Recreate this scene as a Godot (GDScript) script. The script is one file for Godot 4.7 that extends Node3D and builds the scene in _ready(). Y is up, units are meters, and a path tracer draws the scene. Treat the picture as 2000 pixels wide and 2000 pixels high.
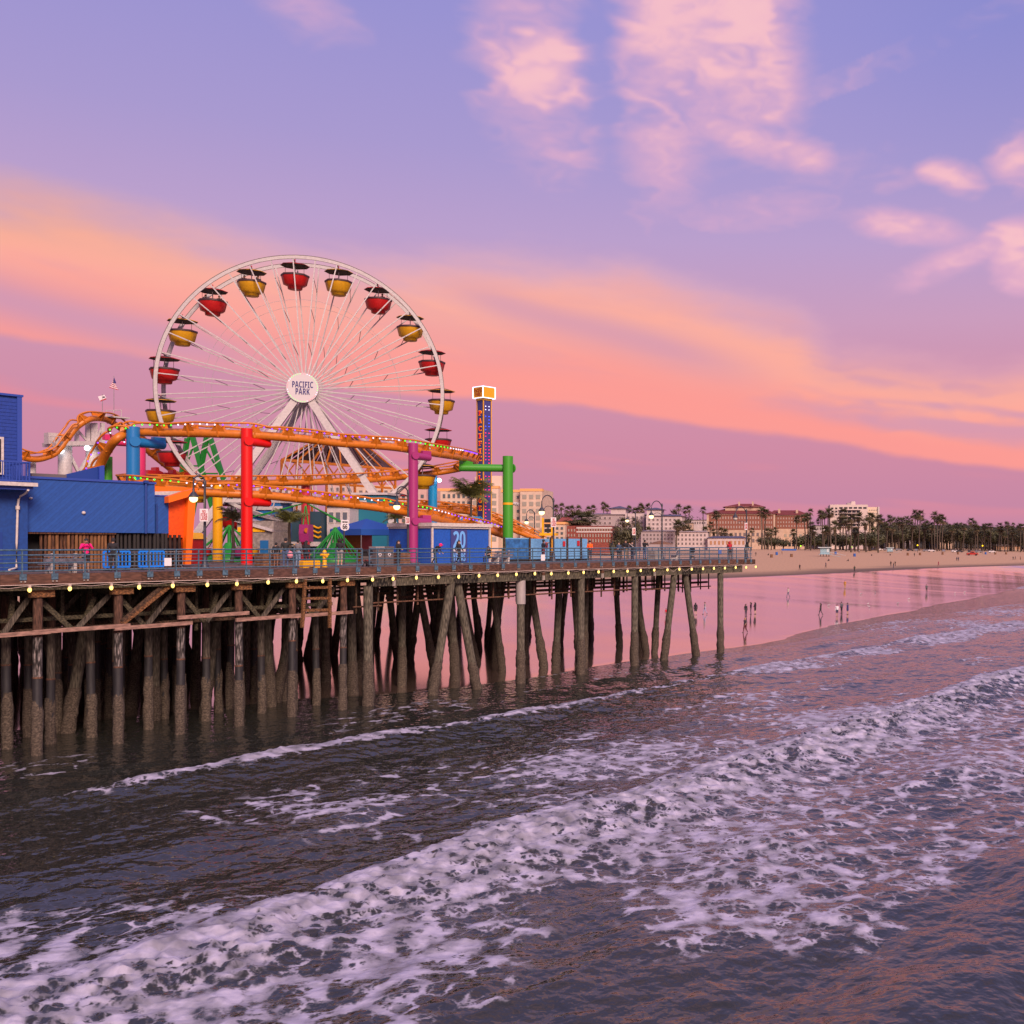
extends Node3D
# World: +X runs along the seaward edge of the pier, -Z runs from the camera through the pier to the land, y = 0 is still water.
const ALPHA := 0.5655        # angle between the lens axis and the pier edge
const FOCAL := 2050.0        # focal length and frame in units of 1/2000 of the picture's height
const AXIS_X := 1500.0
const HORIZON := 1065.0
const EYE := Vector3(0, 10.2, 0)
const DECK := 8.82
const EDGE := 56.6           # distance from the camera to the pier edge, square to it
const ASPECT_RATIO := 1.0
var FW := Vector3(cos(ALPHA), 0, -sin(ALPHA))
var RT := Vector3(sin(ALPHA), 0, cos(ALPHA))
var rng := RandomNumberGenerator.new()
var M := {}
var noise := FastNoiseLite.new()
var noise_fine := FastNoiseLite.new()
var unit_box := BoxMesh.new()
var unit_rods := {}
var names := {}

# ---------------------------------------------------------------- places
func ray(px: float, py: float) -> Vector3:
	return FW + RT * ((px - AXIS_X) / FOCAL) + Vector3.UP * ((HORIZON - py) / FOCAL)
func at_depth(px: float, py: float, z: float) -> Vector3:      # a point so many metres in front of the lens
	return EYE + ray(px, py) * z
func at_perp(px: float, py: float, p: float) -> Vector3:       # a point on the upright plane so far beyond, parallel to the pier edge
	var r := ray(px, py)
	return EYE + r * (p / -r.z)
func at_level(px: float, py: float, y: float) -> Vector3:      # a point on level ground of that height
	var r := ray(px, py)
	return EYE + r * ((y - EYE.y) / r.y)
func on_deck(px: float, p: float) -> Vector3:                  # a place on the deck
	var v := at_perp(px, HORIZON, p)
	v.y = DECK
	return v
func depth_of(v: Vector3) -> float:
	return (v - EYE).dot(FW)

# ---------------------------------------------------------------- materials
func lin(r: float, g: float, b: float) -> Color:               # real-world linear base colour
	return Color(r, g, b).linear_to_srgb()
func mk(c: Color, rough := 0.7, metal := 0.0, tex: Texture2D = null, scale := Vector3(0.5, 0.5, 0.5)) -> StandardMaterial3D:
	var m := StandardMaterial3D.new()
	m.albedo_color = c
	m.roughness = rough
	m.metallic = metal
	if tex:
		m.albedo_texture = tex
		m.uv1_triplanar = true
		m.uv1_world_triplanar = true
		m.uv1_scale = scale
	return m
func bumpy(m: StandardMaterial3D, tex: Texture2D, cm: float) -> StandardMaterial3D:
	m.heightmap_enabled = true
	m.heightmap_texture = tex
	m.heightmap_scale = cm
	return m
func glow(c: Color, e: float) -> StandardMaterial3D:
	var m := StandardMaterial3D.new()
	m.albedo_color = c
	m.emission_enabled = true
	m.emission = c
	m.emission_energy_multiplier = e
	return m
func noise_tex(kind: int, freq: float, octaves: int, lo: float, hi: float, size := 512, sd := 1, power := 1.0) -> ImageTexture:
	var n := FastNoiseLite.new()
	n.noise_type = kind
	n.frequency = freq
	n.fractal_octaves = octaves
	n.seed = sd
	n.fractal_type = FastNoiseLite.FRACTAL_FBM
	var im := n.get_seamless_image(size, size)
	im.convert(Image.FORMAT_L8)
	var data := im.get_data()
	var lut := PackedByteArray()
	lut.resize(256)
	for i in 256:
		lut[i] = clampi(int(255.0 * lerpf(lo, hi, pow(i / 255.0, power))), 0, 255)
	for i in data.size():
		data[i] = lut[data[i]]
	return ImageTexture.create_from_image(Image.create_from_data(size, size, false, Image.FORMAT_L8, data))

# ---------------------------------------------------------------- mesh building
class Shape:
	var v := PackedVector3Array()
	var n := PackedVector3Array()
	var c := PackedColorArray()
	var i := PackedInt32Array()
	var tint := Color.WHITE
	var tinted := false
	func quad(a: Vector3, b: Vector3, d: Vector3, e: Vector3) -> void:   # corners in order, seen clockwise from outside
		var k := v.size()
		var nn := (d - a).cross(b - a)
		if nn.length_squared() < 1e-14:
			nn = (e - a).cross(d - a)
		nn = nn.normalized()
		for q in [a, b, d, e]:
			v.append(q); n.append(nn); c.append(tint)
		for q in [0, 1, 2, 0, 2, 3]:
			i.append(k + q)
	func tri(a: Vector3, b: Vector3, d: Vector3) -> void:
		var k := v.size()
		var nn := (d - a).cross(b - a).normalized()
		for q in [a, b, d]:
			v.append(q); n.append(nn); c.append(tint)
		for q in 3:
			i.append(k + q)
	func box(t: Transform3D, s: Vector3) -> void:
		var h := s * 0.5
		var p := []
		for q in 8:
			p.append(t * Vector3(h.x if q & 1 else -h.x, h.y if q & 2 else -h.y, h.z if q & 4 else -h.z))
		quad(p[4], p[6], p[7], p[5]); quad(p[1], p[3], p[2], p[0]); quad(p[5], p[7], p[3], p[1])
		quad(p[0], p[2], p[6], p[4]); quad(p[6], p[2], p[3], p[7]); quad(p[0], p[4], p[5], p[1])
	func tube(path: Array, radii: Array, sides := 8, caps := true, up := Vector3.UP) -> void:
		var k0 := v.size()
		var m := path.size()
		for j in m:
			var dir: Vector3 = (path[mini(j + 1, m - 1)] - path[maxi(j - 1, 0)]).normalized()
			var u := up
			if absf(dir.dot(u)) > 0.95:
				u = Vector3.RIGHT if absf(dir.x) < 0.9 else Vector3.FORWARD
			var sx := dir.cross(u).normalized()
			var sy := sx.cross(dir).normalized()
			var r: float = radii[j] if j < radii.size() else radii[-1]
			for s in sides:
				var w := TAU * s / sides
				var o := sx * cos(w) + sy * sin(w)
				v.append(path[j] + o * r); n.append(o); c.append(tint)
		for j in m - 1:
			for s in sides:
				var s2 := (s + 1) % sides
				var a := k0 + j * sides + s
				var b := k0 + j * sides + s2
				for q in [a, b, a + sides, b, b + sides, a + sides]:
					i.append(q)
		if caps:
			for e in 2:
				var j := 0 if e == 0 else m - 1
				var dir: Vector3 = (path[1] - path[0]).normalized() * -1.0 if e == 0 else (path[m - 1] - path[m - 2]).normalized()
				var kc := v.size()
				v.append(path[j]); n.append(dir); c.append(tint)
				for s in sides:
					v.append(v[k0 + j * sides + s]); n.append(dir); c.append(tint)
				for s in sides:
					var s2 := (s + 1) % sides
					for q in ([kc, kc + 1 + s2, kc + 1 + s] if e == 0 else [kc, kc + 1 + s, kc + 1 + s2]):
						i.append(q)
	func lathe(at: Vector3, rings: Array, sides := 12, caps := true) -> void:     # rings of [radius, height] from the bottom up
		var path := []
		var radii := []
		for r in rings:
			path.append(at + Vector3(0, r[1], 0)); radii.append(r[0])
		var k := n.size()
		tube(path, radii, sides, caps)
		var m := rings.size()
		for j in m:
			var j0 := maxi(j - 1, 0)
			var j1 := mini(j + 1, m - 1)
			var slope := Vector2(rings[j1][1] - rings[j0][1], -(rings[j1][0] - rings[j0][0])).normalized()
			for s in sides:
				var o: Vector3 = n[k + j * sides + s]
				n[k + j * sides + s] = (o * slope.x + Vector3.UP * slope.y).normalized()
	func prism(outline: PackedVector2Array, depth: float, t := Transform3D()) -> void:   # an outline in x, y pulled along z, centred
		var tris := Geometry2D.triangulate_polygon(outline)
		var h := depth * 0.5
		for q in range(0, tris.size(), 3):
			var a := outline[tris[q]]
			var b := outline[tris[q + 1]]
			var d := outline[tris[q + 2]]
			if (b - a).cross(d - a) > 0.0:
				var x := b
				b = d
				d = x
			tri(t * Vector3(a.x, a.y, h), t * Vector3(b.x, b.y, h), t * Vector3(d.x, d.y, h))
			tri(t * Vector3(a.x, a.y, -h), t * Vector3(d.x, d.y, -h), t * Vector3(b.x, b.y, -h))
		var m := outline.size()
		var ccw := not Geometry2D.is_polygon_clockwise(outline)
		for q in m:
			var a := outline[q]
			var b := outline[(q + 1) % m]
			if ccw:
				var x := a
				a = b
				b = x
			quad(t * Vector3(a.x, a.y, h), t * Vector3(a.x, a.y, -h), t * Vector3(b.x, b.y, -h), t * Vector3(b.x, b.y, h))
	func mesh() -> ArrayMesh:
		var arr := []
		arr.resize(Mesh.ARRAY_MAX)
		arr[Mesh.ARRAY_VERTEX] = v
		arr[Mesh.ARRAY_NORMAL] = n
		if tinted:
			arr[Mesh.ARRAY_COLOR] = c
		arr[Mesh.ARRAY_INDEX] = i
		var m := ArrayMesh.new()
		m.add_surface_from_arrays(Mesh.PRIMITIVE_TRIANGLES, arr)
		return m

func numbered(called: String) -> String:
	var k: int = names.get(called, 0)
	names[called] = k + 1
	return called if k == 0 else "%s_%03d" % [called, k]
func tag(o: Node, label := "", category := "", group := "", kind := "") -> Node:
	if label: o.set_meta("label", label)
	if category: o.set_meta("category", category)
	if group: o.set_meta("group", group)
	if kind: o.set_meta("kind", kind)
	return o
func thing(called: String, label: String, category: String, at := Vector3.ZERO, turn := 0.0, group := "") -> Node3D:
	var o := Node3D.new()
	o.name = numbered(called)
	add_child(o)
	o.position = at
	o.rotation.y = turn
	tag(o, label, category, group)
	return o
func part(called: String, parent: Node, mesh: Mesh, m: Material, t := Transform3D()) -> MeshInstance3D:
	var o := MeshInstance3D.new()
	o.name = numbered(called) if parent == self else called
	o.mesh = mesh
	o.material_override = m
	o.transform = t
	parent.add_child(o, true)
	return o
func group_part(called: String, parent: Node, at := Vector3.ZERO) -> Node3D:
	var o := Node3D.new()
	o.name = called
	parent.add_child(o, true)
	o.position = at
	return o
func structure(called: String, mesh: Mesh, m: Material) -> MeshInstance3D:
	var o := part(called, self, mesh, m)
	o.set_meta("kind", "structure")
	return o
func block(called: String, parent: Node, centre: Vector3, size: Vector3, m: Material, basis := Basis()) -> MeshInstance3D:
	return part(called, parent, unit_box, m, Transform3D(basis * Basis.from_scale(size), centre))
func aim(a: Vector3, b: Vector3, up := Vector3.UP) -> Basis:      # z axis from a to b
	var z := (b - a).normalized()
	if absf(z.dot(up)) > 0.98:
		up = Vector3.RIGHT
	var x := up.cross(z).normalized()
	return Basis(x, z.cross(x), z)
func bar(called: String, parent: Node, a: Vector3, b: Vector3, w: float, h: float, m: Material, up := Vector3.UP) -> MeshInstance3D:
	return part(called, parent, unit_box, m, Transform3D(aim(a, b, up) * Basis.from_scale(Vector3(w, h, a.distance_to(b))), (a + b) * 0.5))
func rod_mesh(sides: int) -> Mesh:
	if not unit_rods.has(sides):
		var s := Shape.new()
		s.tube([Vector3(0, 0, -0.5), Vector3(0, 0, 0.5)], [1.0, 1.0], sides)
		unit_rods[sides] = s.mesh()
	return unit_rods[sides]
func rod(called: String, parent: Node, a: Vector3, b: Vector3, r: float, m: Material, sides := 8) -> MeshInstance3D:
	return part(called, parent, rod_mesh(sides), m, Transform3D(aim(a, b) * Basis.from_scale(Vector3(r, r, a.distance_to(b))), (a + b) * 0.5))
func copy_of(o: Node3D, at: Vector3, turn := 0.0, label := "", size := 1.0) -> Node3D:
	var c: Node3D = o.duplicate()
	c.name = numbered(str(o.name).get_slice("_0", 0))
	add_child(c)
	c.position = at
	c.rotation.y = turn
	c.scale = Vector3.ONE * size
	if label: c.set_meta("label", label)
	return c
func spline(pts: Array, steps: int) -> Array:                       # Catmull-Rom through the points
	var out := []
	for k in pts.size() - 1:
		var p0: Vector3 = pts[maxi(k - 1, 0)]
		var p1: Vector3 = pts[k]
		var p2: Vector3 = pts[k + 1]
		var p3: Vector3 = pts[mini(k + 2, pts.size() - 1)]
		for s in steps:
			out.append(p1.cubic_interpolate(p2, p0, p3, float(s) / steps))
	out.append(pts[-1])
	return out
func text_part(called: String, parent: Node, words: String, height: float, m: Material, t: Transform3D, bold := true, depth := 0.03, width := 0.0, serif := false) -> MeshInstance3D:
	var tm := TextMesh.new()
	var f := SystemFont.new()
	f.font_names = PackedStringArray(["Droid Serif" if serif else "Droid Sans"])
	f.font_weight = 700 if bold else 400
	tm.font = f
	tm.text = words
	tm.font_size = 64
	tm.pixel_size = height / 46.0
	tm.depth = depth
	var s := 1.0
	if width > 0.0:
		s = width / maxf(tm.get_aabb().size.x, 0.001)
	return part(called, parent, tm, m, t * Transform3D(Basis.from_scale(Vector3(s, 1, 1)), Vector3.ZERO))

# ---------------------------------------------------------------- the sky
var band_top := []
var band_low := []
var puffs := []
func az_el(px: float, py: float) -> Vector2:
	var r := ray(px, py)
	return Vector2(rad_to_deg(atan((px - AXIS_X) / FOCAL)), rad_to_deg(asin(r.normalized().y)))
func along(pts: Array, x: float) -> float:
	if x <= pts[0].x:
		return pts[0].y
	for k in pts.size() - 1:
		if x < pts[k + 1].x:
			var t: float = (x - pts[k].x) / (pts[k + 1].x - pts[k].x)
			t = t * t * (3.0 - 2.0 * t) * 0.5 + t * 0.5
			return lerpf(pts[k].y, pts[k + 1].y, t)
	return pts[-1].y
func ramp(stops: Array, x: float) -> Vector3:
	for k in stops.size() - 1:
		if x < stops[k + 1][0]:
			var t: float = clampf((x - stops[k][0]) / (stops[k + 1][0] - stops[k][0]), 0.0, 1.0)
			return (stops[k][1] as Vector3).lerp(stops[k + 1][1], t)
	return stops[-1][1]
var sky_stops := [[0.0, Vector3(190, 134, 164)], [1.5, Vector3(198, 136, 165)], [5.0, Vector3(208, 140, 165)], [8.5, Vector3(208, 146, 172)], [12.0, Vector3(203, 157, 190)], [16.0, Vector3(187, 160, 205)], [20.0, Vector3(169, 154, 208)], [26.0, Vector3(153, 147, 210)], [38.0, Vector3(136, 136, 204)], [90.0, Vector3(112, 118, 190)]]
func sky_colour(d: Vector3) -> Vector3:
	var el := rad_to_deg(asin(clampf(d.y, -1.0, 1.0)))
	var az := rad_to_deg(atan2(d.dot(RT), d.dot(FW)))
	var c := ramp(sky_stops, el)
	c -= Vector3(10, 5, 2) * smoothstep(0.0, 14.0, az) * smoothstep(12.0, 26.0, el) * (1.0 - smoothstep(60.0, 120.0, az))
	var q := Vector3(d.x, d.y * 2.6, d.z)
	var big := noise.get_noise_3dv(q * 330.0)
	var mid := noise.get_noise_3dv(q * 1300.0 + Vector3(31, 7, 3))
	var fine := noise_fine.get_noise_3dv(Vector3(d.x, d.y * 3.0, d.z) * 4200.0)
	# streaks that run down to the right, as the high cloud does
	var st := noise.get_noise_2d(az * 3.0 + 500.0, (el + az * 0.14 + big * 1.2) * 34.0)
	var st2 := noise_fine.get_noise_2d(az * 5.0, (el + az * 0.14 + mid * 0.8) * 60.0)
	var inside := 1.0 - smoothstep(48.0, 95.0, absf(az + 12.0))
	# the lit sheet of cloud
	var top := along(band_top, az) + big * 1.6 + st * 0.9 + 0.25 * fine
	var low := along(band_low, az) + big * 0.25 + 0.1 * mid + 0.05 * fine
	top = lerpf(13.0 + big * 8.0, top, inside)
	low = lerpf(6.0 + big * 5.0, low, inside)
	var f := smoothstep(low - 0.12, low + 0.35, el) * (1.0 - smoothstep(top - 3.2, top + 0.7, el))
	var h := clampf((el - low) / maxf(top - low, 0.5), 0.0, 1.0)
	var sheet := Vector3(255, 157, 148).lerp(Vector3(255, 176, 158), smoothstep(0.15, 0.65, h)).lerp(Vector3(242, 184, 192), smoothstep(0.6, 1.0, h))
	sheet = sheet.lerp(Vector3(255, 176, 138), 0.8 * (1.0 - smoothstep(-36.0, -24.0, az)) * inside * smoothstep(0.45, 0.75, h))
	var mauve := smoothstep(-0.05, 0.45, st + 0.35 * st2) * (0.2 + 0.5 * smoothstep(-4.0, 6.0, az)) * smoothstep(0.12, 0.3, h) * smoothstep(0.95, 0.75, h)
	# the darker streak low on the left
	var streak := az_el(60, 600)
	mauve = maxf(mauve, 0.8 * exp(-pow((el - streak.y + (az - streak.x) * 0.17 + big * 0.4) / 1.15, 2.0)) * (1.0 - smoothstep(-30.0, -21.0, az)) * inside)
	# and the gap behind the wheel's right side
	var gap := az_el(960, 590)
	mauve = maxf(mauve, 0.6 * exp(-pow((el - gap.y + (az - gap.x) * 0.24 + st * 0.5) / 0.95, 2.0)) * smoothstep(-19.0, -14.0, az) * (1.0 - smoothstep(-6.0, 2.0, az)))
	sheet = sheet.lerp(Vector3(204, 152, 184), clampf(mauve, 0.0, 0.9))
	c = c.lerp(sheet, f * (0.94 + 0.06 * st))
	# faint rosy bars under the sheet
	var under := (1.0 - smoothstep(low - 1.5, low, el)) * smoothstep(0.8, 2.6, el)
	c = c.lerp(Vector3(240, 142, 152), under * smoothstep(0.15, 0.55, noise.get_noise_2d(az * 3.4 - 90.0, (el + az * 0.06) * 40.0)) * 0.55)
	# broken cloud higher up
	var puff := -1.5
	for b in puffs:
		var dx: float = az - b[0]
		var dy: float = el - b[1]
		var ca := cos(b[4])
		var sa := sin(b[4])
		var r := pow((dx * ca + dy * sa) / b[2], 2.0) + pow((-dx * sa + dy * ca) / b[3], 2.0)
		if r < 5.0:
			puff = maxf(puff, b[5] * (1.0 - r * 0.75) - 0.25)
	# the blue gap between the two high clouds
	var slot := az_el(1172, 150)
	puff -= 0.9 * exp(-pow((az - slot.x + (el - slot.y) * 0.12) / 1.0, 2.0) - pow((el - slot.y) / 4.2, 2.0))
	var wide := -0.75 + 1.1 * big + 0.5 * smoothstep(20.0, 40.0, el)
	puff = lerpf(wide, puff, 1.0 - smoothstep(30.0, 45.0, absf(az + 12.0)) * (1.0)) if el < 34.0 else lerpf(puff, wide, smoothstep(30.0, 40.0, el))
	var wisp := noise_fine.get_noise_3dv((d + Vector3(mid * 0.05 + big * 0.03, mid * 0.035 - big * 0.03, mid * 0.05)) * Vector3(560, 820, 560))
	var dens := smoothstep(-0.75, 1.75, puff + 1.5 * wisp + 0.3 * mid + 0.12 * fine) * smoothstep(9.0, 13.0, el)
	c = c.lerp(Vector3(236, 176, 203).lerp(Vector3(250, 194, 200), smoothstep(0.35, 0.95, dens)), clampf(dens * 1.25, 0.0, 0.95))
	return c
func make_sky() -> ImageTexture:
	for a in [[-600, 330], [0, 352], [200, 395], [420, 425], [700, 470], [1000, 480], [1200, 490], [1400, 560], [1540, 610], [1640, 680], [1800, 705], [2000, 690], [2600, 700]]:
		band_top.append(az_el(a[0], a[1]))
	for a in [[-600, 590], [0, 652], [150, 676], [300, 703], [600, 760], [930, 783], [1100, 792], [1300, 822], [1500, 850], [1640, 868], [1760, 893], [1900, 912], [2000, 921], [2600, 955]]:
		band_low.append(az_el(a[0], a[1]))
	# px, py, half width, half height (degrees), turn, strength
	for a in [[1035, 100, 2.9, 5.0, 0.1, 1.0], [1090, 230, 2.6, 3.0, -0.5, 0.75], [1340, 60, 3.3, 5.0, 0.2, 1.15], [1450, 90, 3.2, 4.2, 0.3, 1.15], [1280, 220, 2.6, 3.4, 0.2, 0.8], [1440, 262, 4.6, 0.9, -0.25, 0.85], [1560, 296, 2.4, 0.8, -0.35, 0.75], [620, 18, 2.4, 0.9, -0.45, 0.25], [1800, 450, 3.8, 0.9, -0.2, 1.35], [1870, 505, 4.0, 0.95, 0.33, 1.45], [1990, 510, 2.2, 1.4, -0.3, 1.4], [1850, 340, 1.9, 0.7, -0.35, 0.95], [1990, 310, 1.3, 1.3, 0.5, 0.7], [1690, 330, 2.2, 0.8, 0.1, 0.3], [1770, 105, 4.4, 0.3, 0.3, 0.02], [1500, 410, 2.2, 0.5, 0.1, 0.15]]:
		var w := az_el(a[0], a[1])
		puffs.append([w.x, w.y, a[2], a[3], a[4], a[5]])
	var wide := 4096
	var high := 2048
	var step := 8
	var small := Image.create(wide / step, high / step, false, Image.FORMAT_RGBF)
	for y in high / step:
		for x in wide / step:
			var u := TAU * (x + 0.5) / (wide / step)
			var w := PI * (y + 0.5) / (high / step)
			var d := Vector3(sin(w) * sin(u), cos(w), -sin(w) * cos(u))
			var c := sky_colour(d) if d.y > -0.02 else Vector3(150, 112, 132)
			small.set_pixel(x, y, Color(c.x / 255.0, c.y / 255.0, c.z / 255.0).srgb_to_linear())
	small.resize(wide, high, Image.INTERPOLATE_BILINEAR)
	# the same sky at its full fineness where there is cloud detail to see
	var mid_u := atan2(FW.x, -FW.z)
	var x0 := int((mid_u + deg_to_rad(-39.0)) / TAU * wide)
	var x1 := int((mid_u + deg_to_rad(17.0)) / TAU * wide)
	for y in range(int(high * 0.5 - high * 30.0 / 180.0), high / 2):
		for x in range(x0, x1):
			var u := TAU * (x + 0.5) / wide
			var w := PI * (y + 0.5) / high
			var c := sky_colour(Vector3(sin(w) * sin(u), cos(w), -sin(w) * cos(u)))
			small.set_pixel(posmod(x, wide), y, Color(c.x / 255.0, c.y / 255.0, c.z / 255.0).srgb_to_linear())
	return ImageTexture.create_from_image(small)

func make_camera_and_light() -> void:
	var cam := Camera3D.new()
	cam.name = "camera"
	add_child(cam)
	cam.position = EYE
	cam.basis = Basis(RT, Vector3.UP, -FW)
	cam.near = 0.1
	cam.far = 9000.0
	cam.set_frustum(0.1 * 2000.0 / FOCAL, Vector2(0.1 * (1000.0 - AXIS_X) / FOCAL, 0.1 * (HORIZON - 1000.0) / FOCAL), 0.1, 9000.0)
	cam.current = true
	var env := Environment.new()
	env.background_mode = Environment.BG_SKY
	var sky := Sky.new()
	var pano := PanoramaSkyMaterial.new()
	pano.panorama = make_sky()
	sky.sky_material = pano
	env.sky = sky
	env.background_energy_multiplier = 1.0
	env.tonemap_mode = Environment.TONE_MAPPER_LINEAR
	env.tonemap_exposure = 1.0
	env.sdfgi_enabled = true
	env.ssao_enabled = true
	env.ssil_enabled = true
	var we := WorldEnvironment.new()
	we.name = "environment"
	we.environment = env
	add_child(we)
	# the glow that the sun has left in the west, behind and to the right of the camera
	var sun := DirectionalLight3D.new()
	sun.name = "afterglow"
	sun.light_energy = 1.5
	sun.light_angular_distance = 25.0
	sun.light_color = Color(1.0, 0.86, 0.78)
	sun.shadow_enabled = true
	add_child(sun)
	var towards := (-FW * 0.85 + RT * 0.5 + Vector3.UP * 0.62).normalized()
	sun.basis = Basis.looking_at(-towards, Vector3.UP)

# ---------------------------------------------------------------- sea and sand; a runs along the shore, p from the camera to the land
func n2(x: float, y: float) -> float:
	return noise.get_noise_2d(x * 100.0, y * 100.0)
func shore(a: float) -> float:                 # where the last sheet of water ends
	return 59.5 + maxf(0.0, a - 92.0) * 0.165 + 2.2 * n2(a * 0.016, 3.0) + 0.8 * n2(a * 0.07, 9.0) + 6.0 * smoothstep(55.0, 30.0, a)
func crest_a(a: float) -> float:
	return 46.6 + 1.0 * n2(a * 0.02, 1.0) + 0.35 * n2(a * 0.12, 5.0)
func crest_b(a: float) -> float:
	return 27.0 + 1.3 * n2(a * 0.025, 11.0) + 0.4 * n2(a * 0.15, 15.0)
func bump(t: float, front: float, back: float) -> float:
	return exp(-pow(t / (front if t > 0.0 else back), 2.0))
func sand_height(a: float, p: float) -> float:
	var t := p - shore(a)
	if t < 0.0:
		return maxf(t * 0.05, -3.0)
	var w := damp_line(a) - shore(a)
	var h := 2.8 * pow(minf(t, w) / w, 1.4)
	if t > w:
		var u := clampf((t - w) / 190.0, 0.0, 1.0)
		h += 4.8 * (u * 1.25 - 0.25 * u * u) + 0.35 * n2(a * 0.006, p * 0.012) * smoothstep(0.0, 0.3, u)
	return h
func damp_line(a: float) -> float:
	return 134.0 + 5.0 * n2(a * 0.006, 40.0) + 2.5 * n2(a * 0.02, 44.0) - 10.0 * smoothstep(330.0, 420.0, a)
func foam_cover(a: float, p: float) -> float:
	var patch := n2(a * 0.05, p * 0.09)
	var patch2 := n2(a * 0.13 + 7.0, p * 0.2 + 3.0)
	var tb := p - crest_b(a)
	var ta := p - crest_a(a)
	var c := 0.06 + 0.1 * patch
	# the big broken wave: a dense roll at its crest and a trail to seaward
	var trail := -6.0 - 2.0 * patch - 2.0 * smoothstep(26.0, 16.0, a) + 3.0 * smoothstep(48.0, 70.0, a)
	var b := smoothstep(trail - 2.0, trail + 3.0, tb) * (1.0 - smoothstep(0.5, 1.5, tb))
	c = maxf(c, b * (0.60 + 0.24 * smoothstep(-2.4, -0.4, tb) + 0.3 * patch2))
	# lace left behind by earlier waves
	var lace := smoothstep(9.5, 14.0, p + 2.0 * patch2 - (a - 26.0) * 0.02) * (1.0 - smoothstep(24.0, 30.0, p)) * smoothstep(20.0, 25.0, a + 3.0 * patch)
	c = maxf(c, lace * (0.50 + 0.24 * patch + 0.14 * patch2))
	var left := smoothstep(15.0, 19.5, p + 1.5 * patch2) * (1.0 - smoothstep(31.0, 37.0, p + (a - 14.0) * 0.7)) * (1.0 - smoothstep(15.0, 21.0, a))
	c = maxf(c, left * (0.46 + 0.35 * patch + 0.2 * patch2))
	# between the two waves
	var between := smoothstep(27.0, 29.0, p) * (1.0 - smoothstep(38.0, 44.0, p)) * smoothstep(17.0, 27.0, a)
	c = maxf(c, between * (0.44 + 0.42 * patch + 0.2 * patch2) * (1.0 - 0.5 * smoothstep(55.0, 75.0, a)))
	# the small bore by the pier
	var strength := 0.75 + 0.7 * n2(a * 0.06, 71.0)
	var wide := -1.4 - 4.0 * smoothstep(58.0, 85.0, a) * (0.6 + patch)
	c = maxf(c, smoothstep(wide - 0.7, wide + 0.9, ta) * (1.0 - smoothstep(0.25, 0.7, ta)) * (0.72 + 0.3 * smoothstep(-1.0, -0.2, ta)) * clampf(strength, 0.35, 1.0) * smoothstep(16.0, 24.0, a))
	# thin froth towards the sand on the far right
	c = maxf(c, smoothstep(88.0, 125.0, a) * smoothstep(34.0, 46.0, p) * (0.36 + 0.45 * patch) * (1.0 - smoothstep(62.0, 90.0, p)))
	c = maxf(c, 0.30 * smoothstep(48.0, 51.0, p) * (1.0 - smoothstep(54.0, 60.0, p)) * smoothstep(0.0, 0.4, patch))
	var ts := p - shore(a)
	c = maxf(c, 0.55 * bump(ts + 0.25, 0.3, 0.4) * smoothstep(0.0, 0.3, n2(a * 0.2, 88.0)))
	return clampf(c, 0.0, 1.0)
func sea_height(a: float, p: float) -> float:
	var ta := p - crest_a(a)
	var tb := p - crest_b(a)
	var ha := 0.42 * (0.75 + 0.6 * n2(a * 0.06, 71.0)) * smoothstep(8.0, 22.0, a)
	var hb := 0.85 * (0.85 + 0.5 * n2(a * 0.05, 33.0))
	var h := ha * bump(ta, 0.55, 2.4) + hb * bump(tb, 0.9, 3.2)
	h += 0.20 * bump(p - 52.3 - 1.2 * n2(a * 0.03, 21.0), 0.35, 1.1) * smoothstep(30.0, 60.0, a) * (0.6 + n2(a * 0.05, 61.0))
	h += 0.16 * bump(p - 56.4 - 1.4 * n2(a * 0.03, 25.0), 0.3, 0.9) * smoothstep(50.0, 75.0, a)
	h += 0.32 * bump(p - 19.0 - 2.0 * n2(a * 0.04, 51.0), 1.2, 2.6) * (0.5 + n2(a * 0.06, 54.0))
	h += 0.30 * bump(p - 10.0 - 2.0 * n2(a * 0.03, 57.0), 1.6, 3.0)
	h += 0.14 * bump(p - 36.0 - 1.8 * n2(a * 0.05, 45.0), 0.8, 2.0)
	var calm := 1.0 - 0.75 * smoothstep(48.0, 58.0, p)
	h += calm * (0.20 * n2(a * 0.05, p * 0.09) + 0.10 * n2(a * 0.16 + 3.0, p * 0.26) + 0.07 * n2(a * 0.42, p * 0.7 + 9.0))
	h += calm * 0.035 * absf(noise_fine.get_noise_2d(a * 95.0, p * 120.0)) * 1.4
	# the tumbling water of the two rolls is lumpy
	var churn := bump(tb + 1.0, 1.3, 2.6) + 0.6 * bump(ta + 0.2, 0.5, 0.9)
	if churn > 0.02:
		h += churn * (0.16 * absf(n2(a * 0.9, p * 0.9)) + 0.12 * n2(a * 1.9, p * 1.9) + 0.10 * noise_fine.get_noise_2d(a * 420.0, p * 420.0))
	var ts := p - shore(a)
	h *= 1.0 - smoothstep(-5.0, 0.0, ts) * 0.8
	h += 0.035 * bump(ts + 0.25, 0.12, 0.8)
	return h - 0.05 * smoothstep(0.0, 1.0, ts)
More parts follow.
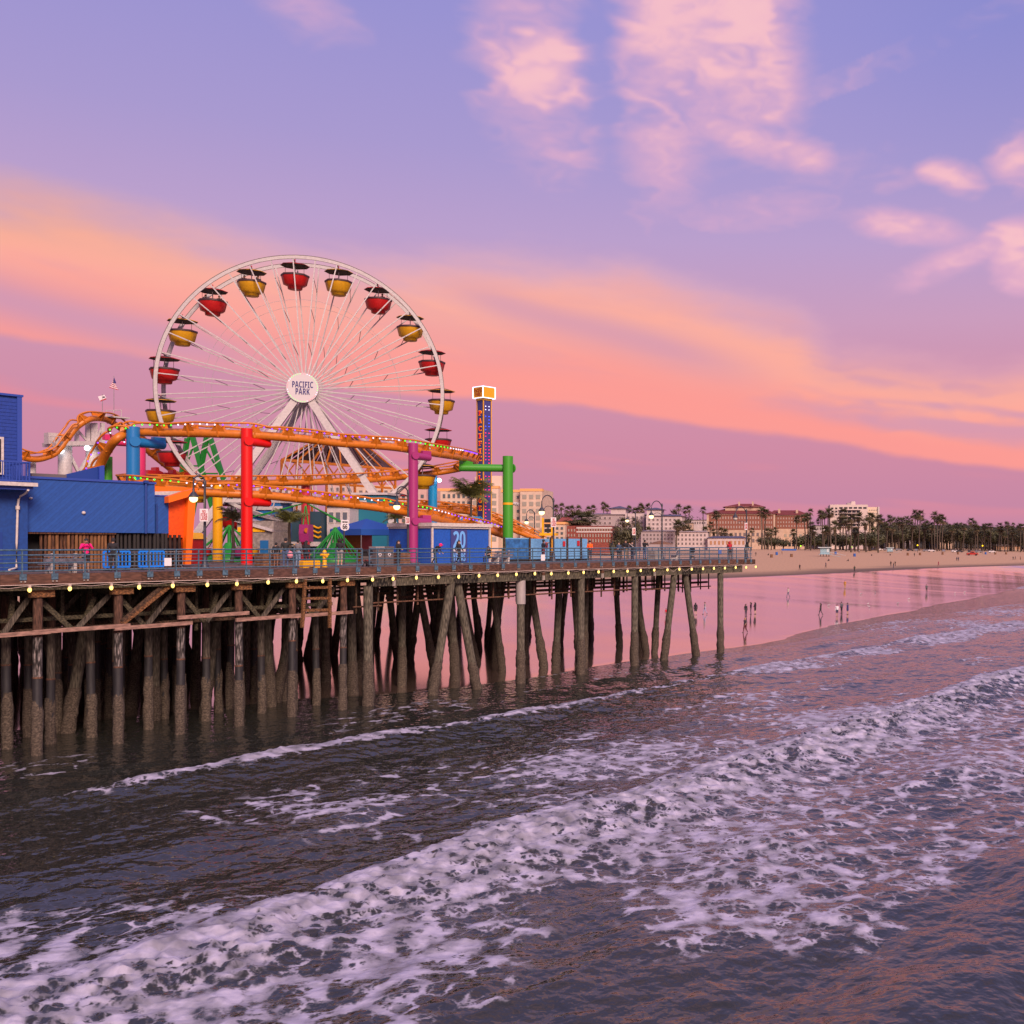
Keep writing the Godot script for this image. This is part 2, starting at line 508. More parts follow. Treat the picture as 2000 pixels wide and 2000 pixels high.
func sea_patch(mesh: ArrayMesh, xs: PackedFloat32Array, ps: PackedFloat32Array, a0: float, span: float) -> void:
	var v := PackedVector3Array()
	var uv := PackedVector2Array()
	var n := PackedVector3Array()
	var idx := PackedInt32Array()
	var nx := xs.size()
	var np := ps.size()
	v.resize(nx * np)
	n.resize(nx * np)
	uv.resize(nx * np)
	var cut := PackedByteArray()
	cut.resize(nx * np)
	for i in nx:
		var a := xs[i]
		var last := shore(a) + 4.0
		for j in np:
			var p := ps[j]
			v[i * np + j] = Vector3(a, sea_height(a, p) if p < last else -0.3, -p)
			uv[i * np + j] = Vector2((a - a0) / span, (p + 4.0) / 65.536)
			cut[i * np + j] = 1 if p > last else 0
	for i in nx:
		for j in np:
			var l := v[maxi(i - 1, 0) * np + j]
			var r := v[mini(i + 1, nx - 1) * np + j]
			var d := v[i * np + maxi(j - 1, 0)]
			var u := v[i * np + mini(j + 1, np - 1)]
			var m := (r - l).cross(u - d)
			n[i * np + j] = m.normalized() if m.y > 0 else -m.normalized()
	for i in nx - 1:
		for j in np - 1:
			var k := i * np + j
			if cut[k] and cut[k + np]:
				continue
			idx.append_array(PackedInt32Array([k, k + 1, k + np, k + 1, k + np + 1, k + np]))
	var arr := []
	arr.resize(Mesh.ARRAY_MAX)
	arr[Mesh.ARRAY_VERTEX] = v
	arr[Mesh.ARRAY_NORMAL] = n
	arr[Mesh.ARRAY_TEX_UV] = uv
	arr[Mesh.ARRAY_INDEX] = idx
	mesh.add_surface_from_arrays(Mesh.PRIMITIVE_TRIANGLES, arr)
func steps_between(a: float, b: float, s0: float, s1: float) -> PackedFloat32Array:
	var out := PackedFloat32Array([a])
	var x := a
	while x < b - 0.001:
		x = minf(x + lerpf(s0, s1, clampf((x - a) / (b - a), 0.0, 1.0)), b)
		out.append(x)
	return out
func foam_noise(kind: int, freq: float, off: Vector3, sd: int, w: int, h: int, warp: float) -> PackedByteArray:
	var f := FastNoiseLite.new()
	f.noise_type = kind
	f.seed = sd
	f.frequency = freq
	f.offset = off
	if kind == FastNoiseLite.TYPE_CELLULAR:
		f.fractal_type = FastNoiseLite.FRACTAL_NONE
		f.cellular_return_type = FastNoiseLite.RETURN_DISTANCE2_SUB
		f.cellular_distance_function = FastNoiseLite.DISTANCE_EUCLIDEAN
	else:
		f.fractal_type = FastNoiseLite.FRACTAL_FBM
		f.fractal_octaves = 4
	if warp > 0.0:
		f.domain_warp_enabled = true
		f.domain_warp_amplitude = warp
		f.domain_warp_frequency = freq * 0.55
		f.domain_warp_fractal_octaves = 4
	var im := f.get_image(w, h, false, false, false)
	im.convert(Image.FORMAT_L8)
	return im.get_data()
func sea_material(a0: float, px: float, w: int) -> StandardMaterial3D:
	var h := int(65.536 / px)
	var off := Vector3(a0 / px, -4.0 / px, 0)
	var k := px / 0.032
	var lace := foam_noise(FastNoiseLite.TYPE_CELLULAR, 0.0165 * k, off, 4, w, h, 46.0 / k)
	var lace2 := foam_noise(FastNoiseLite.TYPE_CELLULAR, 0.052 * k, off, 9, w, h, 16.0 / k)
	var lace3 := foam_noise(FastNoiseLite.TYPE_CELLULAR, 0.13 * k, off, 15, w, h, 7.0 / k)
	var fine := foam_noise(FastNoiseLite.TYPE_SIMPLEX_SMOOTH, 0.03 * k, off, 12, w, h, 14.0 / k)
	var ripple := foam_noise(FastNoiseLite.TYPE_SIMPLEX_SMOOTH, 0.045 * k, off, 17, w, h, 9.0 / k)
	var cw := w / 8
	var ch := h / 8
	var cover := PackedByteArray()
	cover.resize(cw * ch)
	for y in ch:
		for x in cw:
			cover[y * cw + x] = int(255.0 * foam_cover(a0 + (x + 0.5) * 8.0 * px, -4.0 + (y + 0.5) * 8.0 * px))
	var ci := Image.create_from_data(cw, ch, false, Image.FORMAT_L8, cover)
	ci.resize(w, h, Image.INTERPOLATE_CUBIC)
	cover = ci.get_data()
	# foam against coverage: the walls of large, middle and small cells thicken in turn as the cover grows
	var data := PackedByteArray()
	data.resize(w * h * 4)
	var luts := []
	for q in [[0.12, 1.06, 0.62, 0.10], [0.26, 1.08, 0.52, 0.12], [0.42, 1.10, 0.40, 0.16]]:
		var lut := PackedByteArray()
		lut.resize(256 * 256)
		for c in 256:
			var t := clampf((c / 255.0 - q[0]) / (1.0 - q[0]), 0.0, 1.0)
			var thr := lerpf(q[1], q[2], pow(t, 0.75))
			for e in 256:
				lut[c * 256 + e] = int(255.0 * smoothstep(thr - 0.03, thr + q[3], e / 255.0))
		luts.append(lut)
	var big: PackedByteArray = luts[0]
	var mid: PackedByteArray = luts[1]
	var small: PackedByteArray = luts[2]
	for q in w * h:
		var c := cover[q] * 256
		var jit := fine[q] - 128
		var f := 0
		if c > 7000:
			f = big[c + clampi(255 - 2 * lace[q] + jit / 2, 0, 255)]
			f = maxi(f, mid[c + clampi(255 - 2 * lace2[q] + jit / 2, 0, 255)])
			f = maxi(f, small[c + clampi(255 - 2 * lace3[q] + jit, 0, 255)])
			f = f * clampi(196 + jit, 110, 255) / 255
		var g := 255 - f
		data[q * 4] = (44 * g + 180 * f) / 255
		data[q * 4 + 1] = (46 * g + 178 * f) / 255
		data[q * 4 + 2] = (42 * g + 196 * f) / 255
		data[q * 4 + 3] = (14 * g + 170 * f) / 255
		ripple[q] = clampi((ripple[q] * 3) / 4 + f / 6, 0, 255)
	var m := StandardMaterial3D.new()
	m.resource_name = "sea_water"
	m.albedo_texture = ImageTexture.create_from_image(Image.create_from_data(w, h, false, Image.FORMAT_RGBA8, data))
	m.roughness = 1.0
	m.roughness_texture = m.albedo_texture
	m.roughness_texture_channel = BaseMaterial3D.TEXTURE_CHANNEL_ALPHA
	m.metallic_specular = 0.5
	bumpy(m, ImageTexture.create_from_image(Image.create_from_data(w, h, false, Image.FORMAT_L8, ripple)), 7.5)
	return m
func make_sea_and_sand() -> void:
	var mesh := ArrayMesh.new()
	var ps := steps_between(-4.0, 69.0, 0.10, 0.17)
	var ps_far := steps_between(-4.0, 71.0, 0.22, 0.2)
	sea_patch(mesh, steps_between(-4.0, 61.5, 0.11, 0.2), ps, -4.0, 65.536)
	sea_patch(mesh, steps_between(61.5, 127.1, 0.2, 0.4), ps_far, 61.5, 65.6)
	sea_patch(mesh, steps_between(127.1, 258.0, 0.5, 1.2), steps_between(-4.0, 105.0, 0.3, 0.5), 127.1, 131.072)
	mesh.surface_set_material(0, sea_material(-4.0, 0.032, 2048))
	mesh.surface_set_material(1, sea_material(61.5, 0.032, 2048))
	mesh.surface_set_material(2, sea_material(127.1, 0.064, 2048))
	var sea := MeshInstance3D.new()
	sea.name = "sea"
	sea.mesh = mesh
	sea.set_meta("kind", "structure")
	add_child(sea)
	# open water beyond the part that shows its foam
	var open := Shape.new()
	for r in [[-2000.0, -4.02, 3000.0, -140.0], [258.05, 2500.0, 0.0, 0.0], [-2000.0, 2500.0, 3000.0, 4.02]]:
		pass
	open.quad(Vector3(-2000, -0.06, -62), Vector3(-3.9, -0.06, -62), Vector3(-3.9, -0.06, 3.9), Vector3(-2000, -0.06, 3.9))
	open.quad(Vector3(257.9, -0.06, -140), Vector3(2500, -0.06, -140), Vector3(2500, -0.06, 3.9), Vector3(257.9, -0.06, 3.9))
	open.quad(Vector3(-2000, -0.06, 3.9), Vector3(2500, -0.06, 3.9), Vector3(2500, -0.06, 3000), Vector3(-2000, -0.06, 3000))
	M.open_sea = mk(lin(0.03, 0.034, 0.03), 0.14, 0.0)
	bumpy(M.open_sea, M.t_fine, 6.0)
	structure("open_sea", open.mesh(), M.open_sea)
	# sand: one sheet from below the water to the land
	var bands := [[-40.0, 158.0, 0], [0, 0, 1]]
	var xs := steps_between(-60.0, 1500.0, 2.0, 14.0)
	for strip in 2:
		var v := PackedVector3Array()
		var n := PackedVector3Array()
		var c := PackedColorArray()
		var idx := PackedInt32Array()
		var rows := 60 if strip == 0 else 90
		for a in xs:
			var w := damp_line(a)
			for j in rows + 1:
				var t := float(j) / rows
				var p := lerpf(30.0, w, t) if strip == 0 else lerpf(w, 1600.0, t * t * t * 0.86 + t * 0.14)
				var h := sand_height(a, p)
				var e := 1.0
				v.append(Vector3(a, h, -p))
				n.append(Vector3(-(sand_height(a + e, p) - sand_height(a - e, p)) / (2.0 * e), 1.0, (sand_height(a, p + e) - sand_height(a, p - e)) / (2.0 * e)).normalized())
				var dry := smoothstep(0.0, 1.0, clampf((p - w - 3.0 - 6.0 * n2(a * 0.015, p * 0.05)) / 17.0, 0.0, 1.0))
				var col := Vector3(0.15, 0.098, 0.07).lerp(Vector3(0.56, 0.355, 0.205), dry)
				c.append(Color(col.x, col.y, col.z))
		for i in xs.size() - 1:
			for j in rows:
				var k := i * (rows + 1) + j
				idx.append_array(PackedInt32Array([k, k + 1, k + rows + 1, k + 1, k + rows + 2, k + rows + 1]))
		var arr := []
		arr.resize(Mesh.ARRAY_MAX)
		arr[Mesh.ARRAY_VERTEX] = v
		arr[Mesh.ARRAY_NORMAL] = n
		arr[Mesh.ARRAY_INDEX] = idx
		if strip == 1:
			arr[Mesh.ARRAY_COLOR] = c
		var am := ArrayMesh.new()
		am.add_surface_from_arrays(Mesh.PRIMITIVE_TRIANGLES, arr)
		structure("wet_sand" if strip == 0 else "dry_sand", am, M.wet_sand if strip == 0 else M.dry_sand)

# ---------------------------------------------------------------- the pier
var crusts := []
func crust_mesh(sd: int) -> Mesh:                     # barnacles and mussels round the foot of a pile, one metre of radius, one of height
	var s := Shape.new()
	var rings := 12
	var sides := 14
	var f := FastNoiseLite.new()
	f.seed = sd
	f.frequency = 0.9
	f.fractal_octaves = 2
	for j in rings + 1:
		for k in sides:
			var w := TAU * k / sides
			var t := float(j) / rings
			var r := 1.08 + 0.34 * f.get_noise_3d(cos(w) * 2.2, t * 7.0, sin(w) * 2.2) + 0.12 * (1.0 - t)
			r *= 1.0 - 0.12 * smoothstep(0.85, 1.0, t)
			s.v.append(Vector3(cos(w) * r, t, sin(w) * r))
			s.n.append(Vector3.UP)
			s.c.append(Color.WHITE)
	for j in rings:
		for k in sides:
			var a := j * sides + k
			var b := j * sides + (k + 1) % sides
			s.i.append_array(PackedInt32Array([a, b, a + sides, b, b + sides, a + sides]))
	for q in s.n.size():
		s.n[q] = Vector3.ZERO
	for q in range(0, s.i.size(), 3):
		var nn := (s.v[s.i[q + 2]] - s.v[s.i[q]]).cross(s.v[s.i[q + 1]] - s.v[s.i[q]])
		for e in 3:
			s.n[s.i[q + e]] += nn
	for q in s.n.size():
		s.n[q] = s.n[q].normalized()
	return s.mesh()
func timber_pile(pier: Node3D, x: float, p: float, painted: bool, r := 0.2) -> void:
	var g := group_part("pile", pier)
	var lean := rng.randf_range(-0.12, 0.12)
	var top := Vector3(x, 7.75, -p)
	var foot := Vector3(x + lean, -1.5, -p + rng.randf_range(-0.1, 0.1))
	var at := func(y: float) -> Vector3: return top.lerp(foot, (top.y - y) / (top.y - foot.y))
	var y1 := rng.randf_range(5.7, 6.1)
	var y2 := rng.randf_range(3.2, 4.7)
	var y3 := rng.randf_range(2.3, 3.0)
	rod("shaft", g, at.call(7.75), at.call(y1), r * 1.02, M.timber_red, 10)
	rod("weathered_shaft", g, at.call(y1), at.call(y2), r, M.timber_white if painted else M.timber_grey, 10)
	rod("black_wrap", g, at.call(y2), at.call(1.2), r * 1.04, M.wrap, 10)
	rod("band", g, at.call(y2 + 0.06), at.call(y2 - 0.02), r * 1.12, M.rust, 10)
	part("barnacle_crust", g, crusts[rng.randi() % 3], M.barnacle, Transform3D(Basis.from_euler(Vector3(0, rng.randf() * TAU, 0)) * Basis.from_scale(Vector3(r * 1.12, y3 + 1.0, r * 1.12)), at.call(-1.0)))
func concrete_pile(pier: Node3D, top: Vector3, foot: Vector3, r := 0.29, sleeve := false) -> void:
	var g := group_part("pile", pier)
	var d := (foot - top) / (top.y - foot.y)
	rod("shaft", g, top, top + d * (top.y - 0.6), r, M.pile_concrete, 12)
	if sleeve:
		rod("sleeve", g, top, top + d * 1.75, r * 1.22, M.sleeve, 14)
	var h := rng.randf_range(2.0, 3.0)
	var b := top + d * (top.y + 1.0)
	var m := Basis(Vector3.RIGHT, -d.normalized(), Vector3.BACK)
	part("barnacle_crust", g, crusts[rng.randi() % 3], M.barnacle, Transform3D(m * Basis.from_euler(Vector3(0, rng.randf() * TAU, 0)) * Basis.from_scale(Vector3(r * 1.1, h + 1.0, r * 1.1)), b))
func make_pier() -> void:
	for k in 3:
		crusts.append(crust_mesh(50 + k))
	var ax := func(px: float, p := EDGE) -> float: return at_perp(px, HORIZON, p).x
	var x_end: float = ax.call(1474.0)
	var x_mid: float = ax.call(722.0)
	var x0 := -14.0
	var pier := thing("pier", "long wooden amusement pier on timber and concrete piles standing in the surf", "pier")
	# deck and edge
	block("deck", pier, Vector3((x0 + x_end) / 2, DECK - 0.08, -(EDGE + 0.1 + 26.0)), Vector3(x_end - x0, 0.16, 52.0), M.deck)
	var x := x0
	var k := 0
	while x < x_end - 0.1:
		var l := minf(rng.randf_range(5.0, 7.2), x_end - x)
		block("fascia_board", pier, Vector3(x + l / 2, 8.565 + rng.randf_range(-0.008, 0.008), -EDGE + rng.randf_range(0, 0.02)), Vector3(l - 0.015, 0.5, 0.16), [M.fascia, M.fascia_b, M.fascia_c][k % 3])
		x += l
		k += 1
	block("fascia_board", pier, Vector3(x_end - 0.08, 8.565, -(EDGE + 8.1)), Vector3(0.16, 0.5, 16.0), M.fascia_b)
	rod("edge_conduit", pier, Vector3(x0, 8.31, -EDGE + 0.12), Vector3(x_end, 8.31, -EDGE + 0.12), 0.022, M.conduit, 6)
	# timber part: stringers, caps, piles, ledgers and braces
	x = x0
	while x < x_mid + 1.0:
		var l := minf(rng.randf_range(6.0, 9.0), x_mid + 1.0 - x)
		bar("edge_stringer", pier, Vector3(x, 8.17, -EDGE - 0.16), Vector3(x + l - 0.02, 8.17, -EDGE - 0.16), 0.16, 0.26, M.timber_green)
		x += l
	for j in 9:
		bar("stringer", pier, Vector3(x0, 8.4, -EDGE - 2.0 - 3.2 * j), Vector3(x_mid, 8.4, -EDGE - 2.0 - 3.2 * j), 0.2, 0.5, M.timber_green)
	var fronts := [-52.0, 75.0, 232.0, 355.0, 467.0, 572.0, 672.0]
	var bents := []
	for f in fronts:
		bents.append(ax.call(f, EDGE + 0.5))
	for q in bents.size():
		var bx: float = bents[q]
		block("cap_end", pier, Vector3(bx + 0.1, 7.86, -EDGE - 0.42), Vector3(1.05, 0.36, 0.3), M.timber_orange)
		bar("cap_beam", pier, Vector3(bx, 7.86, -EDGE - 0.58), Vector3(bx, 7.86, -EDGE - 34.0), 0.36, 0.34, M.timber_green)
		for j in 10:
			timber_pile(pier, bx + (0.0 if j == 0 else rng.randf_range(-0.15, 0.15)), EDGE + 0.55 + j * 3.1, j == 0)
			if j > 0 and q < bents.size() - 1 and j < 6:
				timber_pile(pier, (bx + bents[q + 1]) / 2 + rng.randf_range(-0.6, 0.6), EDGE + 0.55 + j * 3.1 + rng.randf_range(-0.6, 0.6), false, 0.19)
	for q in bents.size() - 1:
		var a: float = bents[q]
		var b: float = bents[q + 1]
		var low: float = [5.95, 6.02, 5.95, 6.32, 6.0, 6.0][q]
		bar("ledger", pier, Vector3(a - 0.35, low, -EDGE - 0.22), Vector3(b + 0.4, low + 0.05, -EDGE - 0.22), 0.14, 0.2, M.timber_pink)
		for j in 3:
			var p := EDGE + 1.0 + 3.1 * j
			var m := (a + b) / 2
			bar("brace", pier, Vector3(a + 0.15, 7.65, -p), Vector3(m - 0.1, 5.95, -p), 0.1, 0.24, M.timber_green)
			bar("brace", pier, Vector3(b - 0.15, 7.65, -p - 0.14), Vector3(m + 0.1, 5.95, -p - 0.14), 0.1, 0.24, M.timber_grey)
			bar("brace", pier, Vector3(b - 0.7, 7.55, -p - 0.5), Vector3(m + 0.5, 5.95, -p - 0.5), 0.1, 0.22, M.timber_green)
			bar("girt", pier, Vector3(a, 6.55, -p - 0.7), Vector3(b, 6.55, -p - 0.7), 0.1, 0.2, M.timber_green)
			bar("girt", pier, Vector3(a, 5.98, -p - 1.1), Vector3(b, 5.98, -p - 1.1), 0.12, 0.18, M.timber_brown)
			for e in 3:
				var vx := lerpf(a, b, 0.2 + 0.3 * e) + rng.randf_range(-0.2, 0.2)
				bar("hanger", pier, Vector3(vx, 8.0, -p - 1.3), Vector3(vx, 5.9 + rng.randf_range(-0.5, 0.4), -p - 1.3), 0.14, 0.14, M.timber_green)
	# the big doubled brace
	for e in 2:
		bar("brace", pier, at_perp(238, 1219 - e * 5, EDGE + 0.3), at_perp(333 - e * 12, 1143 - e * 2, EDGE + 0.3), 0.12, 0.2, [M.timber_orange, M.timber_brown][e])
	# access ladder of orange timber
	var ladder := group_part("ladder", pier)
	for px in [598.0, 646.0]:
		bar("ladder_post", ladder, at_perp(px - 2, 1128, EDGE + 0.1), at_perp(px - 8 if px < 600 else px - 2, 1226, EDGE + 0.1), 0.16, 0.16, M.timber_orange)
	for py in [1148, 1169, 1192]:
		bar("rung", ladder, at_perp(596, py, EDGE + 0.16), at_perp(645, py - 1, EDGE + 0.16), 0.08, 0.16, M.timber_orange)
	# concrete part
	var cuts := [722.0, 770.0, 884.0, 930.0, 1008.0, 1062.0, 1140.0, 1177.0, 1240.0, 1279.0, 1330.0, 1368.0, 1448.0]
	for q in cuts.size() - 1:
		var a: float = ax.call(cuts[q], EDGE + 0.35)
		var b: float = ax.call(cuts[q + 1], EDGE + 0.35)
		block("edge_beam", pier, Vector3((a + b) / 2, 7.94, -EDGE - 0.45 - 0.03 * (q % 2)), Vector3(b - a - 0.015, 0.72, 0.5), [M.beam, M.beam_b][q % 2])
	for px in [770.0, 1062.0, 1177.0, 1279.0]:
		block("beam_bracket", pier, Vector3(ax.call(px, EDGE + 0.1), 8.12, -EDGE - 0.12), Vector3(0.26, 0.34, 0.1), M.rust)
		block("beam_block", pier, Vector3(ax.call(px, EDGE + 0.1), 7.75, -EDGE - 0.13), Vector3(0.24, 0.36, 0.09), M.pile_light)
	for j in 7:
		bar("cap_beam", pier, Vector3(x_mid, 7.95, -EDGE - 6.5 - 6.2 * j), Vector3(x_end - 1.6, 7.95, -EDGE - 6.5 - 6.2 * j), 0.5, 0.7, M.beam)
		bar("stringer", pier, Vector3(x_mid, 8.5, -EDGE - 3.0 - 6.2 * j), Vector3(x_end - 0.4, 8.5, -EDGE - 3.0 - 6.2 * j), 0.3, 0.4, M.timber_brown)
	# front row: foot and head in the picture's order along the edge
	for a in [[719, 719, 0], [881, 845, 0], [893, 931, 0], [1017, 1017, 1], [1135, 1134, 0], [1240, 1239, 0], [1317, 1297, 0], [1338, 1360, 0], [1407, 1407, 0]]:
		var p := EDGE + 0.5 + (0.25 if a[0] == 893 or a[0] == 1338 else 0.0)
		var t := at_perp(a[0], HORIZON, p)
		var f := at_level(a[1], 1489.0 - 0.1614 * (a[1] - 75.0), 0.05)
		t.y = 7.6
		f.z = -p - (0.6 if a[0] in [881, 1317] else 0.0)
		f.x = at_perp(a[1], HORIZON, -f.z).x
		concrete_pile(pier, t, f + (f - t) * 0.15, 0.29, a[2] == 1)
	# rows behind
	var row := 0
	for p in [62.8, 69.0, 75.2, 81.4, 87.6, 93.8]:
		var px := x_mid - 14.0 + rng.randf_range(0.0, 2.0)
		while px < x_end - 2.0:
			var lean: float = [0.0, 0.16, -0.16, 0.0, 0.2, -0.12][rng.randi() % 6]
			if px > x_mid + 26.0 and rng.randf() < 0.35:
				px += 3.0
				continue
			concrete_pile(pier, Vector3(px, 7.7, -p), Vector3(px + lean * 9.0, -1.2, -p + rng.randf_range(-0.8, 0.8)), rng.randf_range(0.24, 0.31))
			px += rng.randf_range(1.6, 4.4)
		row += 1
	# services slung under the deck
	for a in [[690, 745, 1186, 0.4], [725, 868, 1178, 0.5], [900, 1004, 1170, 0.6], [1006, 1126, 1163, 0.6], [1140, 1236, 1156, 0.7], [1256, 1318, 1152, 0.8], [1210, 1330, 1153, 3.0], [1330, 1388, 1148, 3.2]]:
		var p: float = EDGE + a[3] + 0.6
		var q0 := at_perp(a[0], a[2], p)
		var q1 := at_perp(a[1], a[2], p)
		q1.y = q0.y
		rod("pipe", pier, q0, q1, 0.055, M.rust, 8)
		var n := int((q1.x - q0.x) / 2.4) + 1
		for e in n + 1:
			var hx := lerpf(q0.x, q1.x, (e + 0.3 * rng.randf()) / (n + 0.4))
			bar("hanger", pier, Vector3(hx, 7.75, q0.z - 0.08), Vector3(hx, q0.y - rng.randf_range(0.05, 0.5), q0.z - 0.08), 0.09, 0.09, M.rust if rng.randf() < 0.5 else M.timber_brown)
	for j in 4:
		var z := -EDGE - 3.6 - 6.2 * j
		bar("catwalk_beam", pier, Vector3(x_mid + 4.0, 6.6, z), Vector3(x_end - 3.0, 6.6, z), 0.14, 0.2, M.timber_brown)
		var hx := x_mid + 5.0
		while hx < x_end - 3.0:
			bar("hanger", pier, Vector3(hx, 8.0, z + 0.1), Vector3(hx, 6.3 - 0.4 * rng.randf(), z + 0.1), 0.13, 0.13, M.timber_brown)
			hx += rng.randf_range(1.1, 2.6)
	# railing
	var rail := group_part("railing", pier)
	var posts := [-22.0, 42.7, 104.6, 165.6, 227.0, 290.9, 343.4, 387.4, 437.4, 480.8, 526.6, 573.0, 613.0, 655.5, 696.8, 737.5, 776.8, 813.0, 849.6, 884.0, 917.0, 950.0, 980.5, 1010.9, 1039.9, 1067.8, 1095.0, 1121.6, 1147.3, 1172.4, 1196.0, 1219.6, 1242.6, 1264.7, 1286.0, 1307.0, 1327.2, 1347.0, 1366.0, 1385.0, 1403.0, 1421.0, 1438.0, 1454.0, 1465.0]
	var pz := -EDGE + 0.02
	for px in posts:
		var bx: float = at_perp(px, HORIZON, EDGE).x
		bar("post", rail, Vector3(bx, 8.78, pz), Vector3(bx, 9.95, pz), 0.055, 0.055, M.rail_paint)
		block("bracket", rail, Vector3(bx, 8.69, pz + 0.11), Vector3(0.3, 0.29, 0.025), M.rail_paint)
		for e in [-0.08, 0.08]:
			block("bolt", rail, Vector3(bx + e, 8.47, pz + 0.1), Vector3(0.07, 0.07, 0.06), M.pile_light)
	var gap0: float = ax.call(707.0)
	var gap1: float = ax.call(721.0)
	for h in [[9.97, 0.042], [9.73, 0.036], [9.55, 0.012], [9.36, 0.036], [9.16, 0.012], [8.97, 0.036]]:
		rod("rail", rail, Vector3(x0, h[0], pz), Vector3(gap0, h[0], pz), h[1], M.rail_paint, 8)
		rod("rail", rail, Vector3(gap1, h[0], pz), Vector3(x_end - 0.5, h[0], pz), h[1], M.rail_paint, 8)
		rod("rail", rail, Vector3(x_end - 0.5, h[0], pz), Vector3(x_end - 0.5, h[0], pz - 16.0), h[1], M.rail_paint, 8)
	for gx in [gap0, gap1]:
		bar("end_post", rail, Vector3(gx, 8.97, pz), Vector3(gx, 9.97, pz), 0.06, 0.06, M.rail_paint)
	for j in 10:
		bar("post", rail, Vector3(x_end - 0.5, 8.82, pz - 0.6 - 1.7 * j), Vector3(x_end - 0.5, 9.95, pz - 0.6 - 1.7 * j), 0.055, 0.055, M.rail_paint)
	# string of bulbs under the edge
	var lights := thing("string_lights", "string of warm yellow bulbs hung along the edge beam of the pier", "string lights", Vector3(ax.call(750.0), 8.25, -EDGE + 0.2))
	var o := lights.position
	var bulb := SphereMesh.new()
	bulb.radius = 0.085
	bulb.height = 0.24
	bulb.radial_segments = 10
	bulb.rings = 6
	var last := Vector3(x0, 8.27, o.z)
	for px in [-30.0, 54.0, 132.5, 213.5, 267.8, 333.5, 401.0, 458.7, 519.6, 575.0, 626.4, 674.7, 723.7, 763.8, 809.3, 852.5, 892.0, 931.7, 968.2, 1004.7, 1040.9, 1073.0, 1106.3, 1136.1, 1165.4, 1195.0, 1222.0, 1247.8, 1274.2, 1300.0, 1323.4, 1347.5, 1369.7, 1391.0, 1412.5, 1433.5, 1454.0, 1472.7]:
		var b := Vector3(ax.call(px), 8.27 + rng.randf_range(-0.03, 0.02), o.z)
		block("socket", lights, b - o + Vector3(0, -0.04, 0), Vector3(0.1, 0.14, 0.1), M.conduit)
		part("bulb", lights, bulb, M.bulb, Transform3D(Basis(), b - o + Vector3(0, -0.2, 0)))
		var mid := (last + b) / 2 - Vector3(0, 0.06 + 0.05 * rng.randf(), 0)
		if px > 1320 and px < 1350:
			mid.y -= 0.3
		rod("cable", lights, last - o, mid - o, 0.012, M.conduit, 5)
		rod("cable", lights, mid - o, b - o, 0.012, M.conduit, 5)
		last = b

